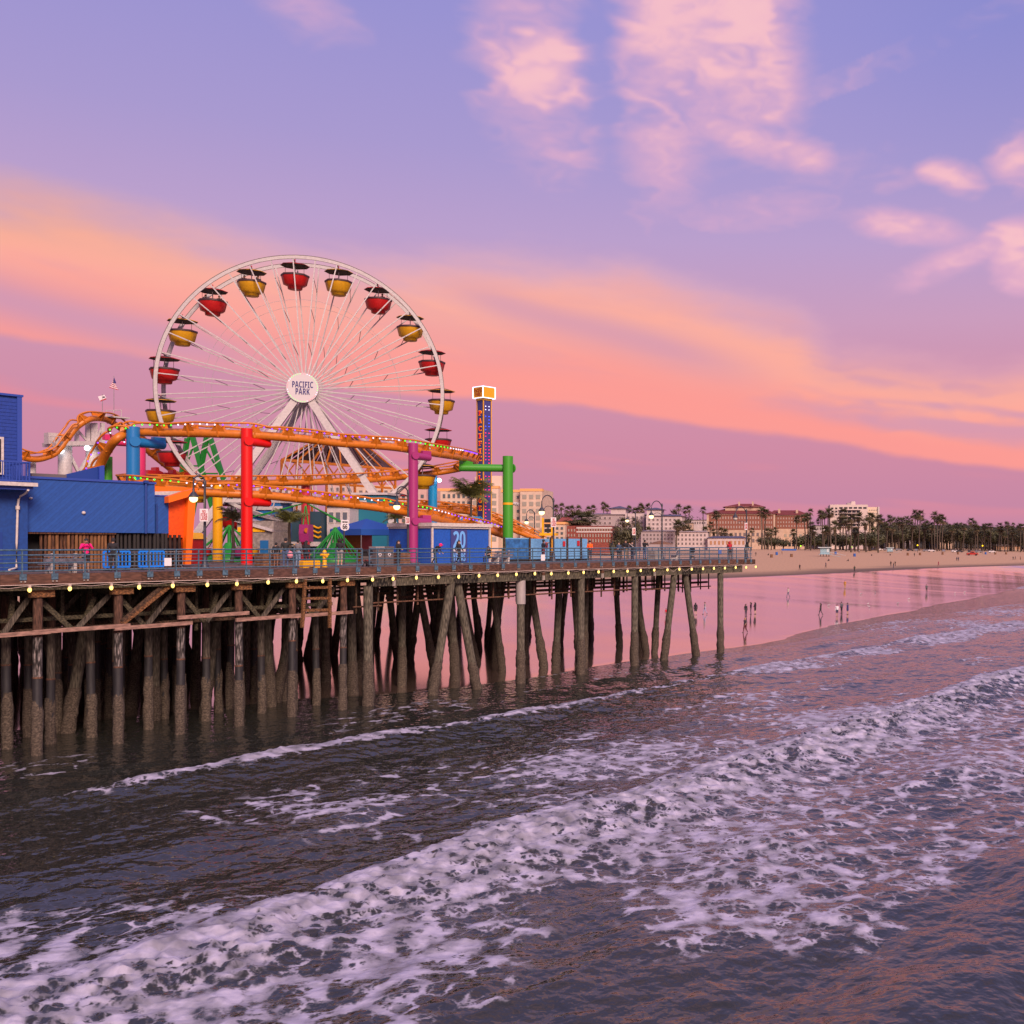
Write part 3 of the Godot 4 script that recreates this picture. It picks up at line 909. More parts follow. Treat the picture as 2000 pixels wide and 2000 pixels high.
# ---------------------------------------------------------------- the big wheel
func make_wheel() -> void:
	var hub := at_depth(598, 765, 98.0)
	var turn := -0.7086
	var wheel := thing("ferris_wheel", "tall white Ferris wheel with red and yellow gondolas and a round sign at its hub", "Ferris wheel", Vector3(hub.x, DECK, hub.z), turn)
	var c := Vector3(0, hub.y - DECK, 0)
	var R := 12.15
	for side in [1.0, -1.0]:
		var z: float = 1.45 * side
		for ring in [[R, 0.30, 0.14, M.wheel_white], [R + 0.17, 0.045, 0.16, M.wheel_dark]]:
			var s := Shape.new()
			var seg := 120
			for k in seg:
				var w0 := TAU * k / seg
				var w1 := TAU * (k + 1) / seg
				var q := []
				for w in [w0, w1]:
					for rr in [ring[0] - ring[1] / 2, ring[0] + ring[1] / 2]:
						for zz in [z - ring[2] / 2, z + ring[2] / 2]:
							q.append(c + Vector3(sin(w) * rr, cos(w) * rr, zz))
				# q: w0 in back, w0 in front, w0 out back, w0 out front, then w1
				s.quad(q[1], q[3], q[7], q[5]); s.quad(q[0], q[4], q[6], q[2]); s.quad(q[3], q[2], q[6], q[7]); s.quad(q[1], q[5], q[4], q[0])
			part("rim" if ring[1] > 0.1 else "rim_edge", wheel, s.mesh(), ring[3])
	for k in 40:
		var w := deg_to_rad(-4.5 + 9.0 * k)
		var d := Vector3(sin(w), cos(w), 0)
		for side in [1.0, -1.0]:
			bar("spoke", wheel, c + d * 0.75 + Vector3(0, 0, 1.75 * side), c + d * (R - 0.12) + Vector3(0, 0, 1.43 * side), 0.095, 0.095, M.wheel_white)
		if k % 2 == 0:
			rod("cross_tie", wheel, c + d * (R - 0.1) + Vector3(0, 0, 1.4), c + d * (R - 0.1) + Vector3(0, 0, -1.4), 0.06, M.wheel_white, 6)
		else:
			for e in [0.36, 0.62, 0.85]:
				bar("spoke_tie", wheel, c + d * R * e + Vector3(0, 0, 1.6), c + d * R * (e - 0.05) + Vector3(0, 0, -1.6), 0.04, 0.04, M.wheel_dark)
	for e in [0.42, 0.68]:
		for side in [1.0, -1.0]:
			var s := Shape.new()
			var path := []
			for k in 41:
				var w := TAU * k / 40.0
				path.append(c + Vector3(sin(w) * R * e, cos(w) * R * e, (1.62 - 0.15 * e) * side))
			s.tube(path, [0.014], 4, false, Vector3.BACK)
			part("tie_cable", wheel, s.mesh(), M.wheel_white)
	# hub, axle, sign
	rod("axle", wheel, c + Vector3(0, 0, -3.3), c + Vector3(0, 0, 2.3), 0.5, M.wheel_white, 16)
	for side in [1.0, -1.0]:
		rod("hub_flange", wheel, c + Vector3(0, 0, 1.62 * side), c + Vector3(0, 0, 1.9 * side), 0.95, M.wheel_white, 24)
	var sign := group_part("hub_sign", wheel)
	rod("sign_disc", sign, c + Vector3(0, 0, 2.3), c + Vector3(0, 0, 2.62), 1.36, M.disc_white, 48)
	text_part("lettering", sign, "PACIFIC", 0.56, M.sign_ink, Transform3D(Basis(), c + Vector3(0, 0.27, 2.63)), true, 0.03, 1.75)
	text_part("lettering", sign, "PARK", 0.56, M.sign_ink, Transform3D(Basis(), c + Vector3(0, -0.36, 2.63)), true, 0.03, 1.2)
	var dot := SphereMesh.new()
	dot.radius = 0.03
	dot.height = 0.06
	dot.radial_segments = 6
	dot.rings = 3
	for k in 40:
		var w := TAU * k / 40.0
		part("sign_light", sign, dot, [M.led_rose, M.led_white, M.led_green][int(absf(sin(w * 1.3)) * 2.99)], Transform3D(Basis(), c + Vector3(sin(w) * 1.27, cos(w) * 1.27, 2.63)))
	# legs
	for side in [1.0, -1.0]:
		for l in [-1.0, 1.0]:
			bar("leg", wheel, c + Vector3(0.25 * l, -0.5, 2.15 * side), Vector3(10.0 * l, 0.0, 3.6 * side), 0.62, 0.5, M.wheel_white, Vector3.BACK)
			bar("footing", wheel, Vector3(10.0 * l, 0.12, 3.6 * side), Vector3(10.0 * l + 1.2 * l, 0.12, 3.6 * side), 1.0, 0.24, M.pile_light)
		bar("cross_beam", wheel, Vector3(-6.6, c.y * 0.34, 3.1 * side), Vector3(6.6, c.y * 0.34, 3.1 * side), 0.3, 0.3, M.wheel_white)
	for l in [-1.0, 1.0]:
		bar("cross_beam", wheel, Vector3(6.6 * l, c.y * 0.34, 3.1), Vector3(6.6 * l, c.y * 0.34, -3.1), 0.26, 0.26, M.wheel_white)
	# gondolas
	var tub := Shape.new()
	tub.lathe(Vector3.ZERO, [[0.42, -2.62], [0.62, -2.6], [0.66, -2.34], [1.02, -2.2], [1.2, -1.45], [1.22, -1.42]], 8)
	var lip := Shape.new()
	lip.lathe(Vector3.ZERO, [[1.2, -1.44], [1.26, -1.42], [1.24, -1.26], [1.12, -1.26]], 8)
	var top := Shape.new()
	top.lathe(Vector3.ZERO, [[1.24, -0.4], [1.26, -0.38], [0.7, -0.22], [0.12, -0.1]], 8)
	var trim := Shape.new()
	trim.lathe(Vector3.ZERO, [[1.245, -0.43], [1.28, -0.42], [1.27, -0.375], [1.22, -0.37]], 8, false)
	var tub_mesh := tub.mesh()
	var lip_mesh := lip.mesh()
	var top_mesh := top.mesh()
	var trim_mesh := trim.mesh()
	for k in 20:
		var w := deg_to_rad(-4.5 + 18.0 * k)
		var g := group_part("gondola", wheel, c + Vector3(sin(w), cos(w), 0) * (R - 0.05))
		var red := k % 2 == 0
		tag(g, "red tub gondola under a dark canopy" if red else "yellow tub gondola under a dark canopy")
		part("tub", g, tub_mesh, M.gondola_red if red else M.gondola_yellow)
		part("tub_lip", g, lip_mesh, M.gondola_dark)
		part("canopy", g, top_mesh, M.canopy_dark)
		part("canopy_trim", g, trim_mesh, M.gondola_red if red else M.gondola_yellow)
		rod("pole", g, Vector3(0, -2.3, 0), Vector3(0, 0.1, 0), 0.045, M.wheel_white, 6)
		rod("finial", g, Vector3(0, -0.2, 0), Vector3(0, 0.22, 0), 0.05, M.gondola_red, 6)
		for e in [-0.8, 0.8]:
			rod("canopy_stay", g, Vector3(e, -1.4, 0.3), Vector3(e, -0.36, 0.3), 0.02, M.gondola_dark, 5)
	# riders
	for a in [[1, -0.55, 0.2], [1, 0.45, -0.2], [1, 0.62, 0.3], [2, -0.5, 0.2], [2, 0.6, 0.1], [18, 0.35, 0.2]]:
		var w := deg_to_rad(-4.5 - 18.0 * a[0])
		var pos := Vector3(hub.x, DECK, hub.z) + (c + Vector3(sin(w) * R + a[1], cos(w) * R - 1.36, a[2])).rotated(Vector3.UP, turn)
		var r := thing("person", "", "person", pos - Vector3(0, 0.75, 0), turn)
		tag(r, "dark dressed rider sitting in %s gondola %s" % ["a yellow" if a[0] == 1 else "a red", "near the top left of the wheel" if a[0] < 5 else "low on the right of the wheel"], "", "riders on the wheel")
		part("body", r, bust_mesh(), M.person)

var bust: Mesh
func bust_mesh() -> Mesh:                              # head and shoulders of somebody seated
	if bust == null:
		bust = body_mesh("sit", {"top": Color(0.02, 0.02, 0.025), "legs": Color(0.03, 0.03, 0.05), "hair": Color(0.02, 0.015, 0.01), "skin": Color(0.35, 0.2, 0.14), "shoes": Color(0.05, 0.05, 0.05), "sleeve": Color(0.02, 0.02, 0.025)})
	return bust

# ---------------------------------------------------------------- the coaster
func track(parent: Node3D, pts: Array, gauge := 0.55, rise := 0.62, radius := 0.3, spacing := 2.15, lean := 0.0, mats := []) -> Array:
	var path := spline(pts, 8)
	var mt: Material = mats[0] if mats else M.coaster
	var mr: Material = mats[1] if mats.size() > 1 else M.coaster
	var s := Shape.new()
	s.tube(path, [radius], 12)
	part("track_spine", parent, s.mesh(), mt)
	var left := []
	var right := []
	var tie_at := []
	var run := 0.0
	var next := 0.4
	for k in path.size():
		var dir: Vector3 = (path[mini(k + 1, path.size() - 1)] - path[maxi(k - 1, 0)]).normalized()
		var flat := Vector3(dir.x, 0, dir.z).normalized()
		var side := flat.cross(Vector3.UP).normalized()
		# bank into the turn
		var d0: Vector3 = (path[k] - path[maxi(k - 2, 0)])
		var d1: Vector3 = (path[mini(k + 2, path.size() - 1)] - path[k])
		var curve := 0.0
		if d0.length() > 0.01 and d1.length() > 0.01:
			curve = clampf(Vector2(d0.x, d0.z).angle_to(Vector2(d1.x, d1.z)) * 1.6, -0.7, 0.7)
		var up := (Vector3.UP * cos(curve) + side * sin(curve) + side * lean).normalized()
		var across := dir.cross(up).normalized()
		up = across.cross(dir).normalized()
		left.append(path[k] + up * rise - across * gauge)
		right.append(path[k] + up * rise + across * gauge)
		if k > 0:
			run += path[k].distance_to(path[k - 1])
		if run >= next:
			tie_at.append([path[k], dir, up, across])
			next += spacing
	for side in [left, right]:
		var t := Shape.new()
		t.tube(side, [0.075], 6)
		part("rail", parent, t.mesh(), mr)
	var plate := Shape.new()
	plate.prism(PackedVector2Array([Vector2(-0.34, 0.0), Vector2(-0.2, -radius * 0.9), Vector2(0.2, -radius * 0.9), Vector2(0.34, 0.0), Vector2(gauge + 0.05, rise + 0.02), Vector2(gauge - 0.12, rise + 0.05), Vector2(0.0, radius + 0.12), Vector2(-gauge + 0.12, rise + 0.05), Vector2(-gauge - 0.05, rise + 0.02)]), 0.1)
	# the fins that brace the rails against the spine
	for e in [-1.0, 1.0]:
		for k in 2:
			var off := Vector3(0.03 * (k * 2 - 1), 0, 0)
			var b0 := Vector3(e * radius * 0.85, 0.1, 0.46) + off
			var b1 := Vector3(e * radius * 0.85, 0.1, -0.46) + off
			var t1 := Vector3(e * gauge, rise, -0.07) + off
			var t0 := Vector3(e * gauge, rise, 0.07) + off
			plate.quad(b0, t0, t1, b1)
	var pm := plate.mesh()
	for t in tie_at:
		part("track_tie", parent, pm, mt, Transform3D(Basis(t[3], t[2], -t[1]), t[0]))
	return [left, right, path]
func bulbs_along(parent: Node3D, path: Array, every: float, hue0: float) -> void:
	var dot := SphereMesh.new()
	dot.radius = 0.055
	dot.height = 0.11
	dot.radial_segments = 6
	dot.rings = 4
	var run := 0.0
	var next := 0.0
	var k := 0
	var total := 0.0
	for q in path.size() - 1:
		total += path[q].distance_to(path[q + 1])
	for q in path.size() - 1:
		var l: float = path[q].distance_to(path[q + 1])
		while next <= run + l:
			var t := (next - run) / l
			var ph := fposmod(next / total * 2.0 + hue0, 1.0)
			var m: Material = M.led_violet if ph < 0.28 else M.led_white if ph < 0.4 else M.led_green if ph < 0.66 else M.led_white if ph < 0.8 else M.led_violet
			part("track_light", parent, dot, m, Transform3D(Basis(), path[q].lerp(path[q + 1], t) + Vector3(0, -0.13, 0.06)))
			next += every
			k += 1
		run += l
func post(parent: Node3D, px: float, p: float, top_py: float, r: float, m: Material, label: String, arms := [], arm_len := 1.6) -> void:
	var base := on_deck(px, p)
	var top := at_perp(px, top_py, p)
	var o := parent.position
	var g := group_part("column", parent)
	tag(g, label)
	rod("shaft", g, base - o, Vector3(base.x, top.y, base.z) - o, r, m, 20)
	rod("base_plate", g, base - o, base - o + Vector3(0, 0.06, 0), r * 1.5, M.wheel_dark, 12)
	for py in arms:
		var y := at_perp(px, py, p).y
		var at := Vector3(base.x, y, base.z) - o
		rod("arm", g, at + Vector3(-0.1, 0, 0.42), at + Vector3(-0.05, 0, 0.1), r * 0.7, m, 16)
		rod("arm", g, at, at + Vector3(arm_len, 0, -0.5), r * 0.78, m, 16)
		rod("arm_flange", g, at + Vector3(-0.1, 0, r), at + Vector3(-0.12, 0, r + 0.1), r * 0.82, m, 18)
		block("saddle", g, at + Vector3(arm_len - 0.35, 0.3, -0.48), Vector3(0.8, 0.4, 0.42), m)
func make_coaster() -> void:
	var o := on_deck(520, 72)
	var c := thing("roller_coaster", "orange steel roller coaster on thick columns painted in bright colours", "roller coaster", o)
	var P := func(a: Array) -> Array:
		var out := []
		for q in a:
			out.append(at_perp(q[0], q[1], q[2]) - o)
		return out
	# upper run: up from behind the blue building, along the front, and round the right-hand turn to go back lower down
	var upper: Array = P.call([[184, 935, 79], [197, 905, 78.5], [211, 878, 77.5], [228, 857, 76.5], [248, 847, 76.6], [272, 844, 76.2], [330, 845, 74.4], [400, 846, 71.9], [474, 848.5, 70.0], [529, 852, 69.4], [594, 857, 68.8], [659, 865, 68.3], [718, 869, 67.8], [770, 873.5, 67.4], [814, 880, 67.4], [860, 887, 68.3], [893, 892, 69.8], [914, 896, 72.0], [926, 901, 74.2], [925, 907, 77.0], [912, 912, 79.6], [885, 918, 81.4], [840, 925, 82.6], [780, 932, 83.2], [700, 938, 83.6], [600, 942, 84.0], [500, 944, 84.2], [400, 945, 84.0], [310, 945, 83.2], [262, 945, 81.6], [243, 947, 79.0], [250, 949, 76.6], [275, 951, 74.8], [330, 956, 73.0], [405, 962, 71.4], [470, 965, 70.0], [524, 968, 69.4], [594, 975, 68.8], [651, 982, 68.3], [711, 988, 67.8], [760, 995, 67.4], [827, 1007, 67.6], [890, 1020, 69.4], [950, 1035, 70.0], [985, 1046, 71.0]])
	var rails := track(c, upper)
	var left: Array = rails[0]
	var right: Array = rails[1]
	var near := []
	for k in left.size():
		near.append(left[k] if (left[k] as Vector3).z > (right[k] as Vector3).z else right[k])
	var cut := near.size() / 2
	bulbs_along(c, near.slice(0, 17 * 8 + 4), 0.52, 0.02)
	bulbs_along(c, near.slice(30 * 8 + 4, near.size()), 0.52, 0.3)
	# a further run that drops away to the right
	track(c, P.call([[760, 985, 96], [850, 990, 96], [905, 998, 95], [945, 1006, 93], [990, 1022, 91], [1030, 1041, 89], [1060, 1058, 88]]))
	track(c, P.call([[836, 1000, 88], [890, 998, 88], [930, 1004, 88], [968, 1018, 87], [1000, 1034, 86], [1040, 1050, 85]]), 0.5, 0.55, 0.26)
	# the far hump with its white tower
	track(c, P.call([[-20, 868, 96], [20, 884, 96], [45, 893, 96], [68, 897, 96], [90, 893, 96], [112, 882, 96], [132, 856, 96], [150, 834, 96], [172, 820, 96], [192, 817, 97], [212, 821, 98], [232, 834, 99], [262, 858, 100], [300, 890, 101], [340, 922, 102], [380, 950, 103]]), 0.55, 0.5, 0.26, 2.0)
	# columns
	post(c, 260, 76.0, 834, 0.42, M.post_blue, "sky blue coaster column behind the blue building", [863], 2.3)
	post(c, 274, 82.0, 868, 0.36, M.post_pink, "pink coaster column behind the sky blue one", [866], -1.6)
	post(c, 209, 79.5, 892, 0.34, M.post_green, "short green coaster column above the blue roof")
	post(c, 482, 69.3, 837, 0.37, M.post_red, "tall red coaster column near the railing", [862, 980], 1.9)
	post(c, 807, 66.6, 866, 0.36, M.post_purple, "tall purple coaster column beside the blue kiosk", [890, 1018], 1.9)
	post(c, 425, 84.0, 945, 0.37, M.post_yellow, "yellow coaster column left of the red one", [])
	post(c, 845, 84.0, 925, 0.44, M.post_sky, "bright blue coaster column behind the purple one", [])
	post(c, 597, 84.5, 942, 0.36, M.post_rose, "rose red coaster column under the wheel", [])
	# the green column with its long arm
	var g := group_part("column", c)
	tag(g, "green coaster column with a long side arm")
	var b := on_deck(992, 68.0)
	var t := at_perp(992, 891, 68.0)
	rod("shaft", g, b - o, Vector3(b.x, t.y, b.z) - o, 0.44, M.post_green, 22)
	var ay := at_perp(992, 914, 68.0).y
	var tip := at_perp(897, 914, 71.2)
	rod("arm", g, Vector3(b.x + 0.5, ay, b.z) - o, Vector3(tip.x, ay, tip.z) - o, 0.33, M.post_green, 18)
	rod("arm_flange", g, Vector3(b.x + 0.44, ay, b.z) - o, Vector3(b.x + 0.56, ay, b.z) - o, 0.4, M.post_green, 18)
	bar("saddle", g, Vector3(tip.x + 0.2, ay + 0.45, tip.z) - o, Vector3(tip.x + 1.3, ay + 0.3, tip.z) - o, 0.5, 0.5, M.post_green)
	rod("clamp", g, at_perp(992, 982, 68.0) - o, at_perp(992, 986, 68.0) - o, 0.46, M.post_yellow, 18)
	var lamp_at := at_perp(1003, 983, 67.6) - o
	for e in 2:
		rod("floodlight", g, lamp_at + Vector3(0.25 * e, 0, 0), lamp_at + Vector3(0.25 * e + 0.1, -0.1, 0.25), 0.14, M.wheel_white, 10)
	# white tower and platform of the far hump
	var tw := group_part("lift_tower", c)
	for px in [127.0, 181.0, 62.0]:
		rod("tower_leg", tw, on_deck(px, 97.0) - o, at_perp(px, 872 if px > 100 else 896, 97.0) - o, 0.52 if px > 100 else 0.3, M.wheel_white, 14)
	bar("platform", tw, at_perp(96, 868, 97) - o, at_perp(203, 866, 97) - o, 2.4, 0.35, M.wheel_white)
	for px in [150.0, 171.0, 180.0, 186.0, 200.0]:
		bar("tower_strut", tw, at_perp(px, 866, 97) - o, at_perp(px, 826 if px > 165 else 838, 97) - o, 0.28, 0.28, M.wheel_white)
	bar("tower_brace", tw, at_perp(151, 840, 97) - o, at_perp(171, 862, 97) - o, 0.16, 0.16, M.wheel_white)
	bar("tower_brace", tw, at_perp(186, 860, 97) - o, at_perp(202, 828, 97) - o, 0.16, 0.16, M.wheel_white)
	bar("tower_brace", tw, at_perp(137, 890, 97) - o, at_perp(152, 920, 97) - o, 0.22, 0.22, M.wheel_white)
	bar("tower_brace", tw, at_perp(173, 890, 97) - o, at_perp(156, 920, 97) - o, 0.22, 0.22, M.wheel_white)
	block("tower_cabin", tw, at_perp(100, 857, 97) - o, Vector3(0.75, 0.95, 0.8), M.wheel_white)
	block("catwalk", tw, at_perp(222, 815, 98) - o, Vector3(2.2, 0.12, 1.0), M.wheel_white)
	for px in [96.0, 107.0, 118.0, 128.0]:
		rod("handrail_post", tw, at_perp(px, 866, 96) - o, at_perp(px, 852, 96) - o, 0.03, M.wheel_white, 5)
	rod("handrail", tw, at_perp(95, 852, 96) - o, at_perp(130, 853, 96) - o, 0.03, M.wheel_white, 5)
	for px in [208.0, 222.0, 237.0]:
		rod("handrail_post", tw, at_perp(px, 815, 98) - o, at_perp(px, 801, 98) - o, 0.03, M.wheel_white, 5)
	rod("handrail", tw, at_perp(206, 802, 98) - o, at_perp(238, 801, 98) - o, 0.03, M.wheel_white, 5)
	# lit floodlights on the tower and on the blue column
	for a in [[119, 881, 96.3], [170, 875, 96.3], [836, 937, 83.2], [858, 938, 83.2]]:
		var w := at_perp(a[0], a[1], a[2])
		var bulb := SphereMesh.new()
		bulb.radius = 0.2
		bulb.height = 0.4
		var l := part("floodlight_lamp", c, bulb, M.flood, Transform3D(Basis(), w - o))
		var om := OmniLight3D.new()
		om.name = "floodlight_glow"
		om.light_color = Color(0.95, 0.97, 1.0)
		om.light_energy = 0.35
		om.light_size = 0.2
		om.omni_range = 40.0
		om.omni_attenuation = 2.0
		om.shadow_enabled = true
		l.add_child(om)
	# a red train waiting behind the yellow column
	var tr := thing("coaster_train", "small red coaster train low on the left track", "coaster train", at_perp(330, 931, 101.0))
	for k in 3:
		var car := Shape.new()
		car.prism(PackedVector2Array([Vector2(-0.7, 0), Vector2(0.7, 0), Vector2(0.75, 0.35), Vector2(0.4, 0.5), Vector2(0.35, 0.8), Vector2(0.1, 0.8), Vector2(0.05, 0.45), Vector2(-0.6, 0.5)]), 0.9)
		part("car", tr, car.mesh(), M.gondola_red, Transform3D(Basis(), Vector3(1.55 * k - 1.5, -0.15 * k, 0)))

# ---------------------------------------------------------------- other rides
func make_drop_tower() -> void:
	var base := at_depth(945.5, HORIZON, 106.0)
	base.y = DECK
	var turn := ALPHA - 0.62
	var t := thing("drop_tower", "slim dark blue drop tower with red letters and a yellow lit top", "drop tower", base, turn)
	var top := at_depth(945, 783, 106.0).y - DECK
	var w := 0.98
	block("shaft", t, Vector3(0, top / 2, 0), Vector3(w, top, w), M.tower_blue)
	for sx in [-1, 1]:
		for sz in [-1, 1]:
			block("corner_strip", t, Vector3(sx * w / 2, top / 2, sz * w / 2), Vector3(0.09, top, 0.09), M.tower_yellow)
	block("neck", t, Vector3(0, top + 0.12, 0), Vector3(w * 1.15, 0.24, w * 1.15), M.tower_yellow)
	var cap := group_part("top_sign", t)
	block("sign_box", cap, Vector3(0, top + 0.78, 0), Vector3(1.5, 1.1, 1.5), M.tower_yellow)
	for y in [top + 0.22, top + 1.34]:
		for q in 4:
			var a := PI / 2 * q
			var e := Vector3(sin(a), 0, cos(a)) * 0.77
			var f := Vector3(cos(a), 0, -sin(a)) * 0.78
			bar("sign_light", cap, Vector3(0, y, 0) + e - f, Vector3(0, y, 0) + e + f, 0.07, 0.07, M.led_white)
	for sx in [-1, 1]:
		for sz in [-1, 1]:
			bar("sign_light", cap, Vector3(sx * 0.77, top + 0.25, sz * 0.77), Vector3(sx * 0.77, top + 1.31, sz * 0.77), 0.075, 0.075, M.led_white)
	# the letters stand on the face turned to the left
	var left := Basis(Vector3.UP, -PI / 2)
	for a in [["PACIFIC", 0.98], ["PARK", 0.58]]:
		text_part("lettering", cap, a[0], 0.34, M.letter_brown, Transform3D(left, Vector3(-0.76, top + a[1], 0)), true, 0.03, 1.2 if a[0] == "PACIFIC" else 0.85, true)
	var ys := [808.0, 823.0, 838.0, 852.5, 867.0, 882.0, 896.5, 919.5, 934.0, 948.5, 963.0, 978.0, 993.0]
	var word := "PACIFICPLUNGE"
	for k in 13:
		var y := at_depth(938, ys[k], 106.0).y - DECK
		text_part("letter", t, word[k], 0.5, M.letter_yellow, Transform3D(left, Vector3(-w / 2 - 0.02, y, 0)), true, 0.02, 0.5, true)
		text_part("letter", t, word[k], 0.4, M.letter_red, Transform3D(left, Vector3(-w / 2 - 0.05, y, 0)), true, 0.04, 0.36, true)
	# strips of coloured lights on the other face
	for k in 44:
		var y := top - 0.6 - k * (top - 1.2) / 44.0
		for e in [-0.22, 0.2]:
			if rng.randf() < 0.72:
				block("strip_light", t, Vector3(e, y, w / 2 + 0.02), Vector3(0.1, 0.08, 0.03), M.led_white if k < 3 else M.led_blue if k < 8 else M.led_rose)
func make_small_rides() -> void:
	# swinging ship: green legs
	var o := at_depth(398, HORIZON, 112.0)
	o.y = DECK
	var s := thing("swing_ship_ride", "green lattice A-frame of a swinging ship ride behind the coaster", "ride", o)
	for a in [[366, 856, 340, 1020], [376, 853, 420, 1010], [404, 853, 372, 1020], [410, 853, 462, 1015]]:
		bar("leg", s, at_depth(a[0], a[1], 112) - o, at_depth(a[2], a[3], 112) - o, 0.42, 0.42, M.ride_green)
	for a in [[366, 856, 378, 853], [403, 853, 412, 853], [366, 910, 394, 910], [392, 925, 425, 925], [404, 880, 430, 925], [376, 875, 358, 925]]:
		bar("brace", s, at_depth(a[0], a[1], 112) - o, at_depth(a[2], a[3], 112) - o, 0.16, 0.16, M.ride_green)
	# roofed hall of orange trusses behind the wheel
	o = at_depth(665, HORIZON, 120.0)
	o.y = DECK
	var h := thing("ride_hall", "open ride hall with a brown ribbed roof on orange trusses behind the wheel", "hall", o)
	var ridge := [at_depth(628, 853, 116) - o, at_depth(692, 851, 124) - o]
	var eave_l := at_depth(550, 898, 112) - o
	var eave_r := at_depth(772, 917, 122) - o
	var back_l := at_depth(575, 905, 128) - o
	var back_r := at_depth(760, 905, 134) - o
	var roof := Shape.new()
	for e in 14:
		var t0 := e / 14.0
		var t1 := (e + 0.8) / 14.0
		for q in [[eave_l, eave_r, ridge[0], ridge[1]], [back_r, back_l, ridge[1], ridge[0]]]:
			var a: Vector3 = (q[0] as Vector3).lerp(q[1], t0)
			var b: Vector3 = (q[0] as Vector3).lerp(q[1], t1)
			var cc: Vector3 = (q[2] as Vector3).lerp(q[3], t1)
			var d: Vector3 = (q[2] as Vector3).lerp(q[3], t0)
			roof.quad(a, d, cc, b)
	roof.quad(eave_l, eave_r, back_r, back_l)
	part("roof", h, roof.mesh(), M.hall_roof)
	for k in 9:
		var t := k / 8.0
		var e := eave_l.lerp(eave_r, t)
		bar("truss_post", h, e, Vector3(e.x, 0, e.z), 0.2, 0.2, M.coaster)
		bar("truss_rafter", h, e, ridge[0].lerp(ridge[1], t), 0.16, 0.16, M.coaster)
		if k < 8:
			var e2 := eave_l.lerp(eave_r, (k + 1) / 8.0)
			bar("truss_brace", h, e, Vector3(e2.x, e2.y - 2.2, e2.z), 0.12, 0.12, M.coaster)
			bar("truss_brace", h, Vector3(e.x, e.y - 2.2, e.z), e2, 0.12, 0.12, M.coaster)
	bar("truss_beam", h, eave_l, eave_r, 0.25, 0.3, M.coaster)
	bar("truss_beam", h, eave_l + Vector3.DOWN * 2.2, eave_r + Vector3.DOWN * 2.2, 0.2, 0.24, M.coaster)
	# kiddie rides of green spokes
	for a in [[448, 1026, 1108, 88.0, 44, "small green star ride left of the red column", "spider"], [655, 1030, 1108, 84.0, 46, "green cage ride of slanting rods in front of the blue tent", "cage"]]:
		var c := at_depth(a[0], HORIZON, a[3])
		c.y = DECK
		var ride := thing("childrens_ride", a[5], "ride", c)
		var top := at_depth(a[0], a[1], a[3]) - c
		rod("mast", ride, Vector3.ZERO, top, 0.16, M.ride_green, 10)
		var cone := Shape.new()
		cone.lathe(Vector3.ZERO, [[1.7, 0.0], [1.75, 0.5], [0.8, 0.75], [0.3, 1.6]], 16)
		part("base", ride, cone.mesh(), M.ride_green)
		var rr: float = a[4] * a[3] / 2050.0
		var n := 8 if a[6] == "spider" else 22
		for k in n:
			var w := TAU * k / n + 0.2
			var e := Vector3(cos(w) * rr, 1.35 if a[6] == "spider" else 0.55, sin(w) * rr)
			bar("spoke", ride, top, e, 0.1 if n < 10 else 0.07, 0.1 if n < 10 else 0.07, M.ride_green)
			if n < 10:
				var tub := Shape.new()
				tub.lathe(Vector3.ZERO, [[0.2, -0.9], [0.45, -0.75], [0.5, -0.2]], 8)
				part("car", ride, tub.mesh(), [M.gondola_red, M.gondola_yellow, M.post_purple, M.sign_white][k % 4], Transform3D(Basis(), e))
	# wave swinger: cables from a high mast to the purple car
	var m := at_depth(592, HORIZON, 90.0)
	m.y = DECK
	var sw := thing("swing_ride", "tall swing ride with green cables fanning from its top to a purple car", "ride", m)
	var peak := at_depth(597, 982, 90.0) - m
	rod("mast", sw, Vector3.ZERO, peak, 0.22, M.post_rose, 12)
	for a in [[508, 1008, 90], [480, 1013, 90], [655, 1015, 92], [665, 1020, 92], [672, 1022, 93], [680, 1026, 93], [690, 1030, 94], [588, 1060, 88], [607, 1060, 88], [640, 1005, 88]]:
		rod("cable", sw, peak, at_depth(a[0], a[1], a[2]) - m, 0.05, M.ride_green, 5)
	var car := Shape.new()
	car.prism(PackedVector2Array([Vector2(-0.42, -0.7), Vector2(0.42, -0.7), Vector2(0.5, 0.0), Vector2(0.42, 0.75), Vector2(-0.42, 0.75), Vector2(-0.5, 0.0)]), 0.8)
	part("car", sw, car.mesh(), M.post_purple, Transform3D(Basis(Vector3.UP, ALPHA), at_depth(598, 1042, 88) - m))
	var rose := Shape.new()
	rose.lathe(Vector3.ZERO, [[0.22, 0.0], [0.22, 0.06]], 10)
	part("emblem", sw, rose.mesh(), M.coaster, Transform3D(Basis(Vector3.RIGHT, PI / 2), at_depth(598, 1036, 87.5) - m))

